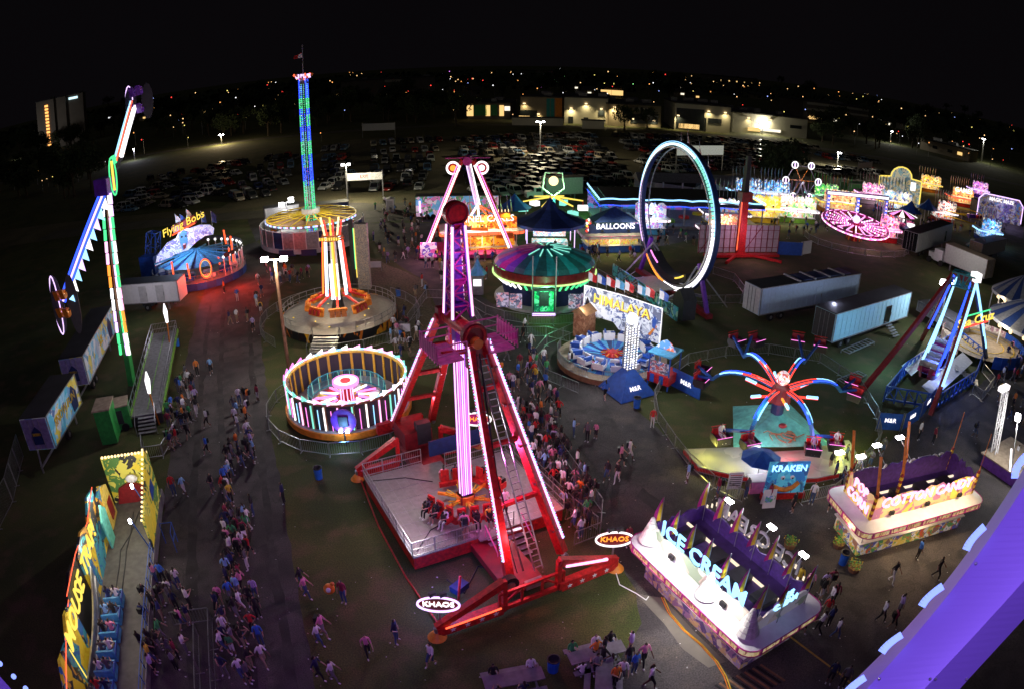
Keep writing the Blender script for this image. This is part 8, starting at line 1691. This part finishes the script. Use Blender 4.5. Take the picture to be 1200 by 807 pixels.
zones = [   # polygon in photo, number of people, text, loose heading
    ([(200, 470), (222, 440), (236, 470), (222, 525), (196, 530)], 30, 'in queue by grey loading deck'),
    ([(268, 478), (292, 470), (300, 540), (282, 560), (268, 620), (262, 600)], 30, 'in line on left midway'),
    ([(262, 620), (300, 600), (292, 700), (270, 700)], 24, 'mid line on left midway'),
    ([(255, 690), (300, 690), (318, 806), (262, 806)], 24, 'near end of left midway line'),
    ([(170, 690), (185, 680), (226, 690), (226, 780), (165, 800)], 26, 'in queue pen at mouse ride'),
    ([(598, 505), (640, 490), (700, 590), (705, 625), (680, 632)], 62, 'in queue right of red pendulum'),
    ([(585, 440), (640, 440), (668, 520), (625, 510), (590, 480)], 26, 'on path behind pendulum queue'),
    ([(580, 380), (615, 385), (640, 450), (600, 450)], 12, 'on path by dome ride'),
    ([(450, 380), (495, 365), (500, 400), (490, 430), (462, 420)], 14, 'by fence of flame ride'),
    ([(432, 265), (520, 262), (520, 300), (440, 315)], 34, 'plaza right of swing tower'),
    ([(480, 300), (530, 300), (530, 350), (485, 350)], 14, 'plaza behind pendulum arm'),
    ([(555, 300), (600, 296), (600, 325), (560, 330)], 12, 'before funnel cake stand'),
    ([(300, 318), (372, 318), (372, 332), (300, 336)], 14, 'before swing tower platform'),
    ([(262, 340), (312, 345), (305, 392), (265, 380)], 10, 'on midway by yeti ride'),
    ([(690, 298), (760, 298), (755, 310), (690, 308)], 9, 'before balloon stand'),
    ([(905, 268), (985, 265), (985, 282), (910, 280)], 12, 'before stands below small wheel'),
    ([(1160, 430), (1199, 400), (1199, 500), (1165, 505)], 20, 'in crowd right of swing ship'),
    ([(960, 560), (1010, 520), (1040, 515), (1035, 545), (985, 600)], 10, 'between octopus ride and cotton candy'),
    ([(930, 672), (985, 690), (975, 745), (935, 740)], 8, 'path right of ice cream'),
    ([(690, 760), (740, 765), (745, 806), (700, 806)], 7, 'around crowded picnic table'),
]
def inpoly(x, y, pl):
    c_ = False; n = len(pl)
    for i in range(n):
        (x1, y1), (x2, y2) = pl[i], pl[i - 1]
        if (y1 > y) != (y2 > y) and x < (x2 - x1) * (y - y1) / (y2 - y1) + x1: c_ = not c_
    return c_
rp_ = random.Random(77); used = {}; placed = []
def plabel(top, bt, vb, sh_, lh, where):
    w_ = f'{top[0]} top, {bt[0].replace("blue denim", "denim")} {"shorts" if sh_ else "trousers"}{", long hair" if lh else ""}, {vb} {where}'
    return 'person, ' + w_ if len(w_.split()) < 16 else w_
def person(pos, rz, top, bt, pose, sh_, lh, where, sc=None, extra='', grp=None):
    me = PM[(pose, sh_, lh)]; o = bpy.data.objects.new('person', me); C.objects.link(o); o.location = pos; o.rotation_euler.z = rz
    s = sc or rp_.uniform(.94, 1.06); o.scale = (s, s, s); o.color = (*top[1], BT.index(bt) * .2 + .1)
    vb = {'stand': 'standing', 'walk': 'walking', 'phone': 'holding phone', 'raise': 'arm raised', 'hip': 'hands on hips', 'sit': 'sitting'}[pose]
    lb = plabel(top, bt, vb, sh_, lh, where)
    n = used.get(lb, 0); used[lb] = n + 1
    if n: o['group'] = 'people ' + where
    tag(o, lb, 'person', grp or 'people ' + where); return o
def rnd_person(pos, rz, where, poses=('stand', 'walk', 'phone', 'stand', 'hip', 'walk'), z=0):
    for _ in range(14):
        a = (rp_.choices(TOPS_, TW)[0], rp_.choices(BT, (5, 4, 3, 2, 1))[0], rp_.choice(poses), rp_.randrange(2), int(rp_.random() < .4))
        vb = {'stand': 'standing', 'walk': 'walking', 'phone': 'holding phone', 'raise': 'arm raised', 'hip': 'hands on hips', 'sit': 'sitting'}[a[2]]
        lb = plabel(a[0], a[1], vb, a[3], a[4], where)
        if lb not in used: break
    return person(pos, rz, a[0], a[1], a[2], a[3], a[4], where)
# people one can pick out in photo: feet pixel, top, bottom, pose, shorts, long hair, heading, where
T = dict((t[0], t) for t in TOPS_); Bm = dict((t[0], t) for t in BT)
for (x, y, tp, bt, ps, s_, lh, hd, wh) in (
    (205, 580, 'red', 'blue denim', 'stand', 0, 0, 2, 'on left midway by the trash can'), (217, 580, 'light blue', 'white', 'walk', 1, 0, 3, 'on left midway by the trash can'), (250, 577, 'black', 'grey', 'hip', 1, 0, 3, 'alone on left midway'), (334, 590, 'navy', 'black', 'stand', 0, 0, 0, 'alone on grass left of drum ride'), (244, 532, 'blue', 'black', 'walk', 1, 0, 1, 'alone on left midway near the loading deck'), (244, 500, 'white', 'black', 'walk', 1, 0, 1, 'on left midway beside loading deck queue'), (248, 438, 'light blue', 'black', 'walk', 1, 0, 2, 'on upper left midway'), (232, 440, 'orange', 'black', 'stand', 0, 0, 2, 'on upper left midway'),
    (303, 470, 'maroon', 'white', 'stand', 1, 1, 1, 'at right edge of left midway'), (355, 690, 'black', 'blue denim', 'walk', 0, 0, 3, 'on grass edge of near midway'), (360, 700, 'pink', 'blue denim', 'walk', 0, 1, 3, 'on grass edge of near midway'), (404, 706, 'maroon', 'blue denim', 'stand', 0, 0, 1.3, 'carrying nothing beside orange toy on grass'), (375, 755, 'white', 'blue denim', 'walk', 0, 0, 3, 'at near bottom of midway'), (380, 746, 'pink', 'grey', 'walk', 1, 0, 3, 'at near bottom of midway'), (432, 768, 'pink', 'black', 'walk', 0, 0, 2, 'on grass below the left outrigger'), (465, 752, 'navy', 'blue denim', 'hip', 0, 0, 3, 'on grass near the left outrigger pad'), (506, 779, 'white', 'blue denim', 'walk', 1, 1, 1, 'on grass right below the left outrigger pad'), (375, 795, 'navy', 'black', 'walk', 0, 1, 3, 'at bottom edge of grass'), (392, 798, 'white', 'grey', 'walk', 0, 1, 3, 'at bottom edge of grass'),
    (711, 563, 'black', 'blue denim', 'walk', 1, 1, 1, 'crossing the central path'), (723, 565, 'black', 'white', 'walk', 0, 1, 1, 'crossing the central path'), (727, 545, 'pink', 'black', 'walk', 1, 0, 3, 'walking along the central path'), (737, 538, 'white', 'white', 'walk', 1, 0, 3, 'walking along the central path'), (764, 500, 'red', 'white', 'stand', 0, 0, 1.5, 'leaning by the octopus fence'), (805, 565, 'light blue', 'white', 'stand', 1, 0, 0, 'before the octopus platform'), (735, 640, 'maroon', 'black', 'stand', 0, 1, 2, 'beside right oval sign'), (672, 512, 'light blue', 'blue denim', 'phone', 0, 0, 3, 'on central path by the queue'), (688, 517, 'grey', 'black', 'stand', 0, 0, 1, 'holding a hand on central path'), (698, 513, 'pink', 'black', 'stand', 1, 0, 1, 'small figure on central path'), (631, 473, 'black', 'black', 'stand', 0, 0, 0, 'on path opposite the pyramid tent'), (644, 470, 'white', 'black', 'walk', 0, 0, 0, 'on path opposite the pyramid tent'), (650, 473, 'pink', 'grey', 'stand', 1, 1, 2, 'on path opposite the pyramid tent'), (709, 468, 'blue', 'black', 'walk', 1, 1, 5, 'walking past the blue pyramid tent'), (625, 427, 'navy', 'white', 'walk', 0, 0, 2, 'in front of snowy ride'), (637, 428, 'white', 'blue denim', 'stand', 0, 0, 2, 'in front of snowy ride'), (667, 432, 'white', 'blue denim', 'stand', 1, 0, 0, 'at fence of snowy ride'), (694, 442, 'pink', 'blue denim', 'stand', 1, 1, 0, 'at corner of snowy ride'), (720, 440, 'white', 'blue denim', 'stand', 1, 0, 0, 'beside light column tent'),
    (873, 583, 'grey', 'blue denim', 'stand', 0, 0, 2, 'beside rules board'), (928, 600, 'black', 'black', 'stand', 1, 1, 0, 'pushing a stroller before the octopus sign'), (950, 590, 'white', 'blue denim', 'stand', 0, 1, 1, 'before the octopus sign'), (972, 597, 'navy', 'black', 'walk', 1, 0, 1, 'left of cotton candy stand'), (985, 590, 'white', 'black', 'stand', 1, 0, 0, 'left of cotton candy stand'), (900, 590, 'maroon', 'grey', 'stand', 0, 0, 0, 'in front of octopus umbrella'), (840, 583, 'maroon', 'blue denim', 'stand', 1, 0, 0, 'by the octopus queue barrier'),
    (1043, 682, 'black', 'white', 'walk', 0, 0, 2, 'on path before the cotton candy stand'), (1073, 655, 'blue', 'black', 'stand', 0, 0, 3, 'at cotton candy counter'), (1095, 677, 'black', 'black', 'walk', 0, 0, 2.4, 'on path right of cotton candy counter'), (977, 747, 'white', 'blue denim', 'walk', 0, 1, 3, 'alone on paved path'), (960, 703, 'black', 'white', 'stand', 1, 0, 2, 'at end of ice cream queue'), (932, 690, 'yellow', 'khaki', 'stand', 1, 0, 1, 'at end of ice cream stand'), (945, 695, 'pink', 'black', 'stand', 1, 1, 1, 'at end of ice cream stand'), (940, 738, 'white', 'black', 'walk', 1, 0, 2, 'below the ice cream stand corner'), (1030, 728, 'white', 'black', 'walk', 0, 0, 3, 'with companions on paved path'), (1043, 737, 'maroon', 'black', 'walk', 1, 0, 3, 'with companions on paved path'), (1050, 720, 'lilac', 'grey', 'stand', 0, 1, 3, 'with companions on paved path'), (970, 800, 'navy', 'black', 'stand', 1, 0, 1, 'at bottom edge of paved path'), (985, 805, 'grey', 'black', 'stand', 0, 1, 1, 'at bottom edge of paved path'), (1092, 520, 'maroon', 'black', 'stand', 0, 0, 3, 'on path right of octopus fence'), (1075, 515, 'white', 'black', 'stand', 0, 0, 2, 'on path right of octopus fence'), (1141, 512, 'navy', 'blue denim', 'walk', 1, 0, 3, 'near the purple corner stand'), (1172, 476, 'white', 'grey', 'walk', 1, 0, 3, 'below the right edge crowd'), (1188, 540, 'white', 'white', 'walk', 0, 0, 3, 'behind the purple corner stand'),
    (735, 780, 'black', 'blue denim', 'stand', 0, 0, 2, 'right of crowded picnic table'), (752, 779, 'pink', 'black', 'walk', 0, 0, 2, 'right of crowded picnic table'), (742, 788, 'blue', 'navy' if 0 else 'blue denim', 'stand', 0, 0, 2, 'right of crowded picnic table'), (760, 805, 'white', 'black', 'walk', 1, 1, 3, 'at bottom edge right of tables'), (545, 628, 'pink', 'grey', 'walk', 1, 0, 5, 'descending from the pendulum ride deck'), (592, 600, 'white', 'black', 'stand', 0, 0, 2, 'under the pendulum ride ladder')):
    p = G(x, y, 1.24 if (x, y) in ((545, 628), (592, 600)) else 0); person(p, hd + 1.57, T[tp], Bm[bt], ps, s_, lh, wh, sc=.78 if 'small figure' in wh else None); placed.append(p)
b = B(); total = len(placed); crowd = []; pend = []; n_named = len(placed)
for pl, n, wh in zones:
    xs = [p[0] for p in pl]; ys = [p[1] for p in pl]; k = 0; tr_ = 0
    hd0 = rp_.uniform(0, 6)
    while k < n and tr_ < 900:
        tr_ += 1; x, y = rp_.uniform(min(xs), max(xs)), rp_.uniform(min(ys), max(ys))
        if not inpoly(x, y, pl): continue
        p = G(x, y)
        if any((p - q).length < .42 for q in placed): continue
        placed.append(p); k += 1
        pend.append((p.length, p, hd0 + rp_.uniform(-1.2, 1.2), wh))
for q, ofs in ((TB[0], ((-.9, -.72), (.3, -.72), (1.0, .72), (-.8, .72))), (TB[1], ((-1, -.72), (-.3, -.72), (.5, -.72), (-1, .72), (0.2, .72), (1, .72)))):
    for (dx, dy) in ofs:
        p = loc_of(q) @ Vector((dx, dy, 0)); n_named += 1; rnd_person((p.x, p.y, -.4), q.rotation_euler.z + (0 if dy < 0 else pi), ('at left picnic table' if q is TB[0] else 'at crowded picnic table'), poses=('sit',))
for (p, h, z_, _) in SEATS:
    wh = {'pendulum': 'on red pendulum seats', 'bobsled': 'in snowy ride car', 'octopus': 'in octopus ride tub', 'mouse': 'in blue mouse car', 'ship': 'on swing ship bench'}[z_]
    pend.append((p.length, Vector((p.x, p.y, p.z - .42)), h, wh, 1))
pend.sort(key=lambda t: t[0])
for i, t in enumerate(pend):
    if i < 300 - n_named: rnd_person(t[1], t[2], t[3], poses=('sit',) if len(t) > 4 else ('stand', 'walk', 'phone', 'stand', 'hip', 'walk'))
    elif len(t) == 4: crowd.append(t[1])
tot = sum(1 for o_ in C.objects if o_.name.startswith('person'))
me = {k: PM[k] for k in PM if k[0] in ('stand', 'walk') and not k[2]}
extra = []
for (x0, x1, y0, y1, n) in ((440, 540, 240, 262, 40), (620, 700, 294, 308, 16), (900, 1120, 252, 268, 60), (830, 880, 288, 300, 16), (770, 840, 270, 290, 14), (1080, 1180, 262, 280, 24)):
    for i in range(n): extra.append(G(rp_.uniform(x0, x1), rp_.uniform(y0, y1)))
for p in crowd + extra:
    m_ = me[rp_.choice(list(me))]; a = rp_.uniform(0, 6); ca, sa = cos(a), sin(a); tn, tc_ = rp_.choice(TOPS_); bn_, bc_ = rp_.choice(BT)
    mp = [P('far_top_' + tn.replace(' ', '_'), tc_, .85, 0, .1), P('far_bottom_' + bn_.replace(' ', '_'), bc_, .85, 0, .1), P('far_skin', (.3, .17, .11), .6, 0, .3), MT['hair'], MT['shoe'], MT['black']]
    o_ = len(b.v); b.v += [(v.co.x * ca - v.co.y * sa + p.x, v.co.x * sa + v.co.y * ca + p.y, v.co.z) for v in m_.vertices]
    for q in m_.polygons: b.f.append([i + o_ for i in q.vertices]); b.mi.append(b._m(mp[q.material_index]))
o = b.done('distant_crowd'); o['kind'] = 'stuff'; o['label'] = 'rest of crowd, far off and between the nearer people'
o = thing('plush_toy', 'round orange and white plush toy carried beside person in maroon on grass', 'toy', G(389, 703)); b = B(); b.ball((0, 0, .9), .32, 'orange', 8); b.ball((.02, -.2, 1.0), .16, 'white', 6); b.ball((.2, .1, 1.2), .12, 'orange', 6); b.done('body', o)
open('/tmp/cnt.txt','w').write if 0 else print('people', tot, 'stuff crowd', len(crowd) + len(extra), 'cars', len(uniq), 'rest', len(rest))
